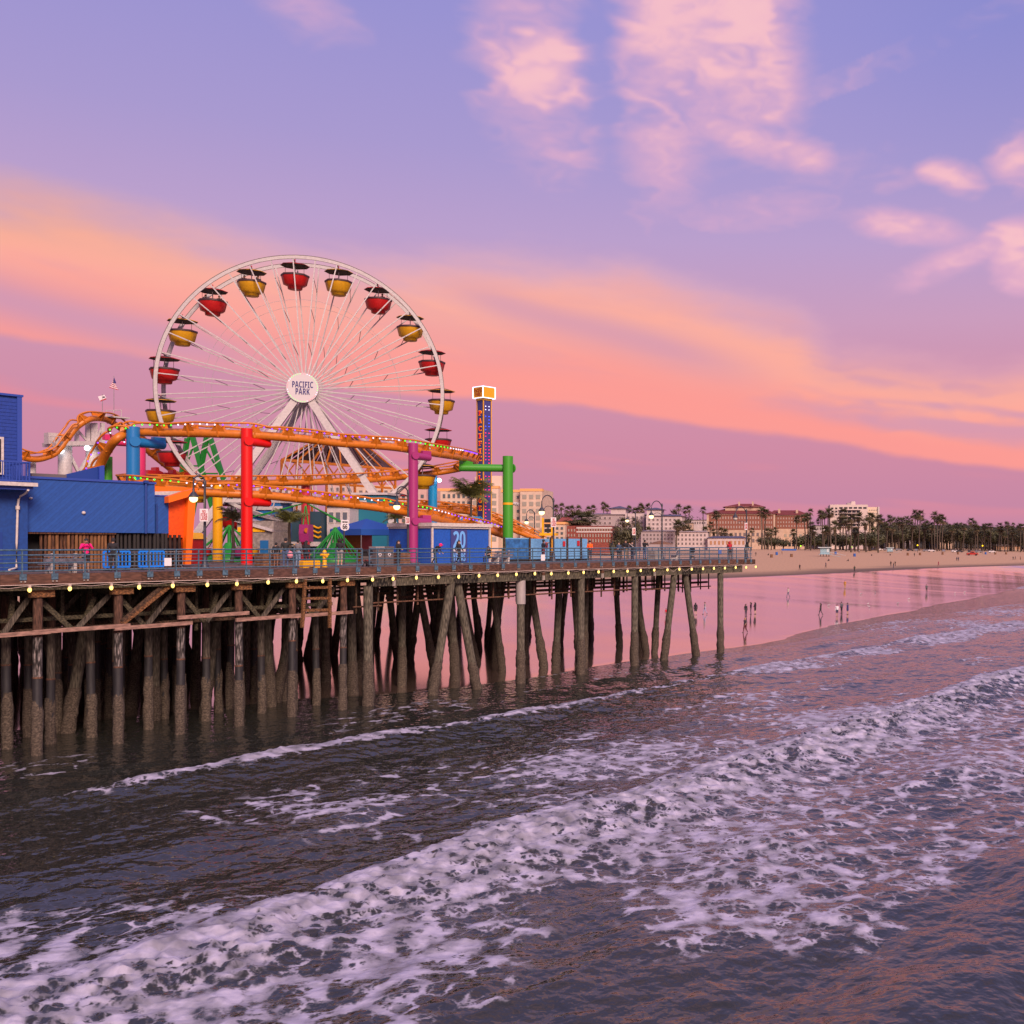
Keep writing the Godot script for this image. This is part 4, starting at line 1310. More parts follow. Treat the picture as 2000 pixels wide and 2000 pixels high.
# ---------------------------------------------------------------- people: a skeleton of tapered bones, meshed as one skin
var bodies := {}
const CELL := 0.032
func skeleton(pose: String) -> Array:
	var j := {"hipL": Vector3(-0.09, 0.92, 0), "hipR": Vector3(0.09, 0.92, 0), "kneeL": Vector3(-0.1, 0.5, 0.02), "kneeR": Vector3(0.1, 0.5, 0.02), "ankL": Vector3(-0.1, 0.09, -0.02), "ankR": Vector3(0.1, 0.09, -0.02),
		"pel": Vector3(0, 0.96, 0), "chest": Vector3(0, 1.3, 0), "neck": Vector3(0, 1.47, 0.0), "head": Vector3(0, 1.6, 0.02), "shL": Vector3(-0.18, 1.4, 0), "shR": Vector3(0.18, 1.4, 0),
		"elL": Vector3(-0.25, 1.13, -0.03), "elR": Vector3(0.25, 1.13, -0.03), "wrL": Vector3(-0.25, 0.9, 0.07), "wrR": Vector3(0.25, 0.9, 0.07)}
	match pose:
		"walk":
			j.kneeL = Vector3(-0.09, 0.51, 0.16); j.ankL = Vector3(-0.09, 0.1, 0.24); j.kneeR = Vector3(0.09, 0.5, -0.04); j.ankR = Vector3(0.09, 0.14, -0.3)
			j.elL = Vector3(-0.24, 1.14, -0.14); j.wrL = Vector3(-0.23, 0.93, -0.06); j.elR = Vector3(0.24, 1.15, 0.06); j.wrR = Vector3(0.22, 0.97, 0.24)
		"photo":
			j.elL = Vector3(-0.27, 1.22, 0.16); j.wrL = Vector3(-0.1, 1.44, 0.32); j.elR = Vector3(0.27, 1.22, 0.16); j.wrR = Vector3(0.08, 1.45, 0.32)
		"point":
			j.elL = Vector3(-0.36, 1.32, 0.16); j.wrL = Vector3(-0.46, 1.36, 0.4)
		"hands":   # hands together in front
			j.elL = Vector3(-0.24, 1.13, 0.04); j.wrL = Vector3(-0.05, 1.1, 0.24); j.elR = Vector3(0.24, 1.13, 0.04); j.wrR = Vector3(0.06, 1.08, 0.24)
		"lean":
			j.chest = Vector3(0, 1.27, 0.13); j.neck = Vector3(0, 1.43, 0.2); j.head = Vector3(0, 1.55, 0.27); j.shL = Vector3(-0.18, 1.37, 0.16); j.shR = Vector3(0.18, 1.37, 0.16)
			j.elL = Vector3(-0.22, 1.14, 0.3); j.wrL = Vector3(-0.1, 1.16, 0.48); j.elR = Vector3(0.22, 1.14, 0.3); j.wrR = Vector3(0.1, 1.16, 0.48)
		"stoop":
			j.chest = Vector3(0, 1.2, 0.22); j.neck = Vector3(0, 1.3, 0.36); j.head = Vector3(0, 1.36, 0.47); j.shL = Vector3(-0.18, 1.27, 0.3); j.shR = Vector3(0.18, 1.27, 0.3)
			j.elL = Vector3(-0.22, 1.02, 0.3); j.wrL = Vector3(-0.2, 0.86, 0.42); j.elR = Vector3(0.24, 1.02, 0.3); j.wrR = Vector3(0.24, 0.85, 0.46)
			j.kneeL = Vector3(-0.09, 0.5, 0.14); j.ankL = Vector3(-0.09, 0.09, 0.2); j.kneeR = Vector3(0.09, 0.5, -0.02); j.ankR = Vector3(0.09, 0.13, -0.26)
		"sit":     # seat at 0.45, feet on the ground in front
			for k in j:
				j[k] = j[k] + Vector3(0, -0.42, 0)
			j.hipL = Vector3(-0.1, 0.5, 0.02); j.hipR = Vector3(0.1, 0.5, 0.02); j.kneeL = Vector3(-0.1, 0.5, 0.42); j.kneeR = Vector3(0.1, 0.5, 0.42); j.ankL = Vector3(-0.1, 0.09, 0.4); j.ankR = Vector3(0.1, 0.09, 0.4)
			j.elL = Vector3(-0.25, 0.74, 0.06); j.wrL = Vector3(-0.08, 0.66, 0.28); j.elR = Vector3(0.25, 0.74, 0.06); j.wrR = Vector3(0.08, 0.68, 0.28)
		"ground":  # sitting on the sand
			for k in j:
				j[k] = j[k] + Vector3(0, -0.82, 0)
			j.hipL = Vector3(-0.1, 0.12, 0); j.hipR = Vector3(0.1, 0.12, 0); j.kneeL = Vector3(-0.14, 0.42, 0.36); j.kneeR = Vector3(0.14, 0.42, 0.36); j.ankL = Vector3(-0.1, 0.09, 0.58); j.ankR = Vector3(0.1, 0.09, 0.58)
			j.elL = Vector3(-0.25, 0.36, 0.1); j.wrL = Vector3(-0.12, 0.4, 0.34); j.elR = Vector3(0.25, 0.36, 0.1); j.wrR = Vector3(0.12, 0.4, 0.34)
	var up: Vector3 = (j.head - j.neck).normalized()
	var fw := Vector3(0, 0, 1)
	var b := []   # from, to, radius from, radius to, what it wears
	for s in ["L", "R"]:
		var sx := -1.0 if s == "L" else 1.0
		b.append([j["hip" + s], j["knee" + s], 0.092, 0.062, 1])
		b.append([j["knee" + s], j["ank" + s], 0.062, 0.044, 1])
		b.append([j["ank" + s] + Vector3(0, -0.03, -0.03), j["ank" + s] + Vector3(0.015 * sx, -0.05, 0.15), 0.042, 0.034, 2])
		b.append([j["sh" + s], j["el" + s], 0.06, 0.046, 0])
		b.append([j["el" + s], j["wr" + s], 0.045, 0.034, 5])
		var d: Vector3 = (j["wr" + s] - j["el" + s]).normalized()
		b.append([j["wr" + s], j["wr" + s] + d * 0.09, 0.034, 0.03, 3])
		b.append([j["wr" + s] + d * 0.09, j["wr" + s] + d * 0.15 + fw * 0.02, 0.028, 0.02, 3])
		b.append([j["wr" + s] + d * 0.03, j["wr" + s] + d * 0.08 + fw * 0.04 - Vector3(0.03 * sx, 0, 0), 0.02, 0.016, 3])
	b.append([j.hipL, j.hipR, 0.11, 0.11, 1])
	b.append([j.pel + Vector3(0, 0.04, 0), j.chest, 0.125, 0.14, 0])
	b.append([j.chest + Vector3(-0.08, 0.02, 0), j.chest + Vector3(0.08, 0.02, 0), 0.115, 0.115, 0])
	b.append([j.shL, j.shR, 0.07, 0.07, 0])
	b.append([j.neck - up * 0.06, j.neck + up * 0.05, 0.058, 0.055, 3])
	b.append([j.head - up * 0.045 + fw * 0.015, j.head + up * 0.045, 0.082, 0.1, 4])
	b.append([j.head + fw * 0.085 - up * 0.01, j.head + fw * 0.105 - up * 0.025, 0.022, 0.02, 3])
	b.append([j.head - up * 0.085 + fw * 0.04, j.head - up * 0.07 + fw * 0.06, 0.045, 0.04, 3])
	return [b, j.head, up]
func body_shape(pose: String) -> Dictionary:
	if bodies.has(pose):
		return bodies[pose]
	var sk := skeleton(pose)
	var bones: Array = sk[0]
	var lo := Vector3(9, 9, 9)
	var hi := -lo
	for b in bones:
		for e in 2:
			lo = lo.min(b[e] - Vector3.ONE * (maxf(b[2], b[3]) + 0.07))
			hi = hi.max(b[e] + Vector3.ONE * (maxf(b[2], b[3]) + 0.07))
	var nx := int((hi.x - lo.x) / CELL) + 2
	var ny := int((hi.y - lo.y) / CELL) + 2
	var nz := int((hi.z - lo.z) / CELL) + 2
	var f := PackedFloat32Array()
	f.resize(nx * ny * nz)
	f.fill(0.3)
	var id := PackedByteArray()
	id.resize(nx * ny * nz)
	var best := f.duplicate()
	for b in bones:
		var a: Vector3 = b[0]
		var ab: Vector3 = b[1] - a
		var l2 := maxf(ab.length_squared(), 1e-6)
		var m: float = maxf(b[2], b[3]) + 0.09
		var p0 := ((a.min(b[1]) - Vector3.ONE * m - lo) / CELL).floor().max(Vector3.ZERO)
		var p1 := ((a.max(b[1]) + Vector3.ONE * m - lo) / CELL).ceil().min(Vector3(nx - 1, ny - 1, nz - 1))
		for x in range(int(p0.x), int(p1.x) + 1):
			for y in range(int(p0.y), int(p1.y) + 1):
				for z in range(int(p0.z), int(p1.z) + 1):
					var p := lo + Vector3(x, y, z) * CELL
					var t := clampf((p - a).dot(ab) / l2, 0.0, 1.0)
					var d := (p - a - ab * t).length() - lerpf(b[2], b[3], t)
					var k := (x * ny + y) * nz + z
					var h := clampf(0.5 + 0.5 * (f[k] - d) / 0.035, 0.0, 1.0)
					f[k] = lerpf(f[k], d, h) - 0.035 * h * (1.0 - h)
					if d < best[k]:
						best[k] = d
						id[k] = b[4]
	var v := PackedVector3Array()
	var ids := PackedByteArray()
	var idx := PackedInt32Array()
	var at := {}
	for x in nx - 1:
		for y in ny - 1:
			for z in nz - 1:
				var k := (x * ny + y) * nz + z
				var any := false
				var all := true
				for q in 8:
					var inside := f[k + (ny * nz if q & 1 else 0) + (nz if q & 2 else 0) + (1 if q & 4 else 0)] < 0.0
					any = any or inside
					all = all and inside
				if not any or all:
					continue
				var sum := Vector3.ZERO
				var n := 0
				for e in [[0, 1], [2, 3], [4, 5], [6, 7], [0, 2], [1, 3], [4, 6], [5, 7], [0, 4], [1, 5], [2, 6], [3, 7]]:
					var c0 := Vector3(e[0] & 1, (e[0] >> 1) & 1, (e[0] >> 2) & 1)
					var c1 := Vector3(e[1] & 1, (e[1] >> 1) & 1, (e[1] >> 2) & 1)
					var v0 := f[k + int(c0.x) * ny * nz + int(c0.y) * nz + int(c0.z)]
					var v1 := f[k + int(c1.x) * ny * nz + int(c1.y) * nz + int(c1.z)]
					if (v0 < 0.0) != (v1 < 0.0):
						sum += c0.lerp(c1, v0 / (v0 - v1))
						n += 1
				at[k] = v.size()
				v.append(lo + (Vector3(x, y, z) + sum / n) * CELL)
				ids.append(id[k])
	for x in range(1, nx - 1):
		for y in range(1, ny - 1):
			for z in range(1, nz - 1):
				var k := (x * ny + y) * nz + z
				var here := f[k] < 0.0
				for e in [[ny * nz, nz, 1], [nz, 1, ny * nz], [1, ny * nz, nz]]:
					var there: bool = f[k + e[0]] < 0.0
					if here == there:
						continue
					var q := [k, k - e[1], k - e[1] - e[2], k - e[2]]
					if q.any(func(w): return not at.has(w)):
						continue
					if here:
						idx.append_array(PackedInt32Array([at[q[0]], at[q[2]], at[q[1]], at[q[0]], at[q[3]], at[q[2]]]))
					else:
						idx.append_array(PackedInt32Array([at[q[0]], at[q[1]], at[q[2]], at[q[0]], at[q[2]], at[q[3]]]))
	var nn := PackedVector3Array()
	nn.resize(v.size())
	for q in range(0, idx.size(), 3):
		var m := (v[idx[q + 2]] - v[idx[q]]).cross(v[idx[q + 1]] - v[idx[q]])
		for e in 3:
			nn[idx[q + e]] += m
	for q in nn.size():
		nn[q] = nn[q].normalized()
	bodies[pose] = {"v": v, "n": nn, "i": idx, "id": ids, "head": sk[1], "up": sk[2]}
	return bodies[pose]
func body_mesh(pose: String, wear: Dictionary) -> ArrayMesh:
	var b := body_shape(pose)
	var c := PackedColorArray()
	var head: Vector3 = b.head
	var up: Vector3 = b.up
	for k in b.v.size():
		var p: Vector3 = b.v[k]
		var col: Color
		match int(b.id[k]):
			0: col = wear.top
			1: col = wear.legs if not wear.has("shin") or p.y > 0.52 else wear.shin
			2: col = wear.shoes
			3: col = wear.skin
			4:
				var r := p - head
				col = wear.hair if r.dot(up) > 0.035 or r.z < 0.0 else wear.skin
				if r.z > 0.07 and absf(absf(r.x) - 0.035) < 0.02 and absf(r.dot(up) - 0.015) < 0.015:
					col = Color(0.05, 0.03, 0.02)
			_: col = wear.get("sleeve", wear.top)
		c.append(col)
	var arr := []
	arr.resize(Mesh.ARRAY_MAX)
	arr[Mesh.ARRAY_VERTEX] = b.v
	arr[Mesh.ARRAY_NORMAL] = b.n
	arr[Mesh.ARRAY_COLOR] = c
	arr[Mesh.ARRAY_INDEX] = b.i
	var m := ArrayMesh.new()
	m.add_surface_from_arrays(Mesh.PRIMITIVE_TRIANGLES, arr)
	return m
const SKINS := [Color(0.45, 0.27, 0.19), Color(0.33, 0.19, 0.12), Color(0.52, 0.33, 0.25), Color(0.2, 0.11, 0.07)]
const BLACK := Color(0.018, 0.018, 0.022)
func person(at: Vector3, facing: float, pose: String, top: Color, legs: Color, hair: Color, label: String, height := 1.0, extra := {}, group := "") -> Node3D:
	# facing: 0 looks at the camera, growing to the left as the camera sees it
	var turn := atan2(-FW.x, -FW.z) - facing
	var t := thing("person", label, "person", at, turn, group)
	var wear := {"top": top, "legs": legs, "hair": hair, "skin": SKINS[rng.randi() % 3], "shoes": Color(0.04, 0.04, 0.045), "sleeve": top}
	wear.merge(extra, true)
	part("body", t, body_mesh(pose, wear), M.person, Transform3D(Basis.from_scale(Vector3.ONE * height), Vector3.ZERO))
	var head: Vector3 = bodies[pose].head
	if extra.has("long_hair"):
		var s := Shape.new()
		s.tube([head + Vector3(0, 0.09, -0.03), head + Vector3(0, 0.02, -0.07), head + Vector3(0, -0.12, -0.08), head + Vector3(0, -0.28, -0.09)], [0.06, 0.105, 0.1, 0.05], 10)
		var h := part("hair", t, s.mesh(), mk(hair.linear_to_srgb(), 0.8), Transform3D(Basis.from_scale(Vector3.ONE * height), Vector3.ZERO))
	if extra.has("coat"):
		var s := Shape.new()
		var b := 1.0 if pose != "sit" else 0.58
		s.lathe(Vector3.ZERO, [[0.2, 0.62 * b], [0.21, 0.64 * b], [0.17, 0.98 * b], [0.19, 1.2 * b]], 14)
		part("coat", t, s.mesh(), mk((top as Color).linear_to_srgb(), 0.9), Transform3D(Basis.from_scale(Vector3(height, height, height * 0.8)), Vector3.ZERO))
	if extra.has("hood"):
		var s := SphereMesh.new()
		s.radius = 0.135
		s.height = 0.29
		part("hood", t, s, mk((extra.hood as Color).linear_to_srgb(), 0.9), Transform3D(Basis.from_scale(Vector3.ONE * height), (head + Vector3(0, 0.01, -0.035)) * height))
	if extra.has("cap"):
		var s := Shape.new()
		s.lathe(Vector3.ZERO, [[0.115, 0.02], [0.12, 0.06], [0.1, 0.13], [0.03, 0.16]], 12)
		s.box(Transform3D(Basis(), Vector3(0, 0.04, 0.14)), Vector3(0.15, 0.02, 0.12))
		part("cap", t, s.mesh(), mk((extra.cap as Color).linear_to_srgb(), 0.9), Transform3D(Basis.from_scale(Vector3.ONE * height), head * height))
	if extra.has("phone"):
		block("phone", t, Vector3(0, 1.5, 0.46) * height, Vector3(0.16, 0.08, 0.012), M.gondola_dark)
	return t
func make_people() -> void:
	var cam := 0.0
	var away := PI
	var denim := Color(0.06, 0.1, 0.2)
	var d := func(px: float, p: float) -> Vector3: return on_deck(px, p)
	person(d.call(168, 59.0), -0.7, "photo", Color(0.85, 0.01, 0.2), BLACK, BLACK, "person in a hot pink top holding up a phone beside the bench", 1.0, {"phone": 1, "shin": SKINS[1], "skin": SKINS[1], "shoes": Color(0.5, 0.45, 0.4)})
	person(d.call(221, 58.4), 2.8, "stand", BLACK, BLACK, BLACK, "person dressed all in black in front of a blue barrier", 1.02)
	person(d.call(539, 60.3), away, "stand", BLACK, Color(0.2, 0.1, 0.06), BLACK, "short person in a black top and brown trousers beside the wooden box", 0.9, {"shoes": Color(0.6, 0.6, 0.6)})
	person(d.call(558, 59.6), away - 0.2, "point", Color(0.02, 0.025, 0.025), denim, BLACK, "person in a black jacket with yellow shoulders pointing to the left", 1.06, {"sleeve": Color(0.75, 0.42, 0.02), "shoes": Color(0.5, 0.55, 0.1)})
	person(d.call(582, 59.3), away + 0.2, "stand", Color(0.16, 0.15, 0.16), Color(0.16, 0.24, 0.36), BLACK, "person in a grey hooded top and pale jeans seen from behind", 1.0, {"shoes": Color(0.12, 0.1, 0.1), "skin": SKINS[0]})
	person(d.call(598, 60.4), away, "stand", BLACK, BLACK, BLACK, "dark haired person in black next to the one in grey", 0.97, {"long_hair": 1})
	person(d.call(664, 60.0), away, "stand", BLACK, Color(0.26, 0.24, 0.23), BLACK, "person in a black hooded top and grey shorts beside the yellow hydrant", 1.05, {"shin": SKINS[0], "shoes": Color(0.6, 0.6, 0.62), "hood": BLACK})
	person(d.call(778, 60.2), -1.2, "hands", BLACK, Color(0.02, 0.025, 0.04), BLACK, "person in a dark jacket looking at a phone by the bins", 1.0, {"long_hair": 1})
	person(d.call(849, 61.5), -1.4, "stoop", BLACK, Color(0.03, 0.03, 0.035), Color(0.9, 0.01, 0.15), "stooped person in black with a bright pink hat and a stick", 1.0, {"cap": Color(0.9, 0.01, 0.15)})
	person(d.call(896, 59.0), -1.3, "walk", BLACK, Color(0.02, 0.02, 0.025), BLACK, "person in black walking past the twenty years poster", 1.0, {"shoes": Color(0.6, 0.55, 0.5), "long_hair": 1, "skin": SKINS[2]})
	person(d.call(954, 59.5), 0.4, "sit", BLACK, BLACK, BLACK, "long haired person in black sitting on the bench beside the kiosk", 1.0, {"long_hair": 1, "sleeve": SKINS[2]})
	person(d.call(1061, 60.2), -2.2, "photo", Color(0.02, 0.025, 0.04), Color(0.12, 0.02, 0.03), BLACK, "person in a navy jacket and dark red trousers taking a photograph", 1.05, {"cap": BLACK, "phone": 1})
	person(d.call(1152, 63.0), 0.1, "hands", Color(0.85, 0.13, 0.01), Color(0.03, 0.035, 0.05), BLACK, "person in an orange jacket beside the blue screens", 1.03, {"cap": BLACK})
	person(d.call(1196, 60.2), -2.7, "stand", Color(0.07, 0.07, 0.04), BLACK, BLACK, "person in a long olive coat in the group at the rail", 0.98, {"coat": 1, "long_hair": 1})
	person(d.call(1209, 61.8), 0.3, "hands", Color(0.05, 0.08, 0.14), BLACK, Color(0.05, 0.03, 0.02), "person in a denim jacket in the group at the rail", 0.97)
	person(d.call(1222, 61.0), 0.2, "hands", BLACK, Color(0.2, 0.15, 0.1), Color(0.03, 0.02, 0.02), "tallest person of the group at the rail in a black jacket", 1.08)
	person(d.call(1235, 60.3), 0.6, "photo", BLACK, Color(0.02, 0.025, 0.05), BLACK, "person in black with pale sleeves at the right of the group", 1.0, {"sleeve": Color(0.45, 0.42, 0.42)})
	person(d.call(1259, 64.5), -2.6, "photo", BLACK, denim, BLACK, "person in a black top and jeans standing back from the rail", 1.1)
	person(d.call(1426, 57.9), away - 0.3, "lean", Color(0.38, 0.015, 0.025), BLACK, Color(0.38, 0.015, 0.025), "person in a red hooded top leaning on the rail near the corner", 1.04, {"hood": Color(0.38, 0.015, 0.025)})
	person(d.call(1456, 57.6), -2.2, "lean", Color(0.02, 0.035, 0.035), Color(0.3, 0.22, 0.15), BLACK, "person in a black hooded top and khaki trousers at the corner of the pier", 1.02, {"hood": BLACK})
func on_sand(px: float, py: float) -> Vector3:
	var r := ray(px, py)
	var z := 70.0
	while z < 1400.0:
		var v := EYE + r * z
		if v.y <= maxf(sand_height(v.x, -v.z), 0.0):
			return v
		z += 0.5
	return EYE + r * z
func make_beach_people() -> void:
	var navy := Color(0.02, 0.03, 0.08)
	var g := "people on the sand far off"
	for a in [[1358.6, 1201.5, "stand", 3.0, BLACK, BLACK, "person in a long black coat on the wet sand between two piles", {"coat": 1, "long_hair": 1, "shin": SKINS[2]}, ""],
		[1377, 1200, "walk", 1.2, Color(0.35, 0.3, 0.3), Color(0.35, 0.33, 0.5), "slim person in lavender trousers on the wet sand", {}, ""],
		[1456.7, 1204, "stand", -0.6, BLACK, Color(0.03, 0.03, 0.05), "person in a black jacket at the left of a trio on the wet sand", {"long_hair": 1}, ""],
		[1466.6, 1200, "stand", 1.5, Color(0.06, 0.01, 0.05), Color(0.03, 0.03, 0.06), "person in purple in the middle of a trio on the wet sand", {"long_hair": 1}, ""],
		[1475, 1200, "hands", 2.2, BLACK, BLACK, "person in black at the right of a trio on the wet sand", {"shin": SKINS[2], "long_hair": 1}, ""],
		[1455.4, 1236, "walk", 0.7, Color(0.05, 0.04, 0.05), Color(0.1, 0.012, 0.03), "fair haired person in dark red trousers nearest the water", {"hair": Color(0.4, 0.22, 0.08), "sleeve": Color(0.4, 0.25, 0.18)}, ""],
		[1539.5, 1166.6, "walk", 0.9, Color(0.6, 0.52, 0.42), Color(0.12, 0.13, 0.2), "lone person in a cream shirt on the mirror of wet sand", {}, ""],
		[1650.3, 1149.7, "stand", 0.4, Color(0.5, 0.22, 0.03), Color(0.45, 0.25, 0.04), "person in yellow far out on the wet sand", {}, ""],
		[1603, 1201.5, "walk", 1.4, Color(0.06, 0.05, 0.05), Color(0.05, 0.05, 0.06), "long haired person carrying shoes on the wet sand", {"long_hair": 1}, ""],
		[1634.8, 1204.5, "stand", 0.2, Color(0.75, 0.72, 0.75), navy, "person in a white shirt beside a couple on the wet sand", {"shin": SKINS[0]}, ""],
		[1643.8, 1198, "stand", 2.4, Color(0.1, 0.1, 0.12), BLACK, "person in grey in the middle of three on the wet sand", {}, ""],
		[1655.5, 1200.5, "stand", 2.0, Color(0.03, 0.035, 0.14), Color(0.04, 0.04, 0.1), "person in navy blue at the right of three on the wet sand", {"coat": 1, "shin": SKINS[0]}, ""],
		[1809.8, 1157.5, "stand", 0.3, Color(0.12, 0.12, 0.12), Color(0.06, 0.05, 0.05), "lone person in grey far out on the right of the wet sand", {}, ""],
		[1833, 1106, "walk", 1.0, Color(0.35, 0.01, 0.06), Color(0.2, 0.02, 0.05), "person in red at the edge of the damp sand", {}, ""],
		[1246, 1207, "walk", 2.0, navy, navy, "person in navy blue seen between the piles of the pier", {"shin": SKINS[2]}, ""],
		[1301, 1205, "stand", 2.6, Color(0.5, 0.01, 0.03), Color(0.3, 0.2, 0.18), "child in red half hidden by a leaning pile", {}, ""],
		[1562, 1114, "walk", 0.5, BLACK, BLACK, "", {}, g], [1613, 1109.6, "walk", 0.9, navy, BLACK, "", {}, g], [1669, 1117, "stand", 0.2, Color(0.03, 0.05, 0.03), BLACK, "", {}, g],
		[1740, 1105.7, "stand", 0.5, BLACK, BLACK, "", {}, g], [1745, 1109.6, "stand", 2.0, BLACK, navy, "", {}, g], [1748.4, 1105.7, "stand", 1.0, BLACK, BLACK, "", {}, g],
		[1868.8, 1096, "stand", 0.3, navy, BLACK, "", {}, g], [1872, 1096, "stand", 0.6, navy, navy, "", {}, g], [1978.8, 1094, "stand", 0.1, BLACK, BLACK, "", {}, g], [1983, 1093.6, "walk", 1.1, navy, BLACK, "", {}, g],
		[1993, 1094, "stand", 0.1, Color(0.3, 0.15, 0.1), BLACK, "", {}, g], [1786, 1087, "stand", 0.2, BLACK, BLACK, "", {}, g], [1476.3, 1086, "stand", 0.4, BLACK, BLACK, "", {}, g], [1527.5, 1083, "stand", 0.4, Color(0.3, 0.2, 0.15), Color(0.2, 0.1, 0.06), "", {}, g],
		[1619, 1095.6, "ground", 0.9, BLACK, BLACK, "", {}, g], [1657, 1096, "ground", 1.4, BLACK, BLACK, "", {}, g], [1702.5, 1085.6, "ground", 0.2, BLACK, BLACK, "", {}, g], [1738.6, 1085, "ground", 0.1, Color(0.05, 0.02, 0.02), BLACK, "", {}, g], [1501, 1084.5, "ground", 0.6, BLACK, BLACK, "", {}, g], [1678, 1080, "stand", 0.6, Color(0.4, 0.4, 0.45), BLACK, "", {}, g]]:
		var at := on_sand(a[0], a[1])
		var label: String = a[6]
		if label == "":
			label = "tiny dark figure sitting on the far sand" if a[2] == "ground" else "tiny dark figure standing far off on the beach"
		person(at, a[3], a[2], a[4], a[5], BLACK, label, 0.66 if a[0] == 1301 else 1.0, a[7], a[8])
	# gulls
	var gull := Shape.new()
	gull.tube([Vector3(0, 0.16, -0.26), Vector3(0, 0.17, -0.1), Vector3(0, 0.2, 0.06), Vector3(0, 0.27, 0.14), Vector3(0, 0.31, 0.2), Vector3(0, 0.3, 0.28)], [0.015, 0.07, 0.085, 0.045, 0.045, 0.008], 8)
	var legs := Shape.new()
	for e in [-0.03, 0.03]:
		legs.tube([Vector3(e, 0, 0.02), Vector3(e, 0.15, 0)], [0.012], 5)
	var gm := gull.mesh()
	var lm := legs.mesh()
	for a in [[1618.5, 1184, 0.4], [1695.5, 1181, 1.2], [1698, 1187, 2.0], [1681.5, 1161.5, 0.2], [1709.5, 1158.5, 2.6], [1775, 1171.5, 1.0], [1753.5, 1180, 0.0], [1865, 1160, 1.5], [1884, 1158, 0.8], [1919, 1146, 0.4]]:
		var t := thing("gull", "grey and white gull standing on the wet sand", "gull", on_sand(a[0], a[1]), a[2], "gulls on the wet sand")
		part("body", t, gm, M.gull)
		part("legs", t, lm, M.rust)

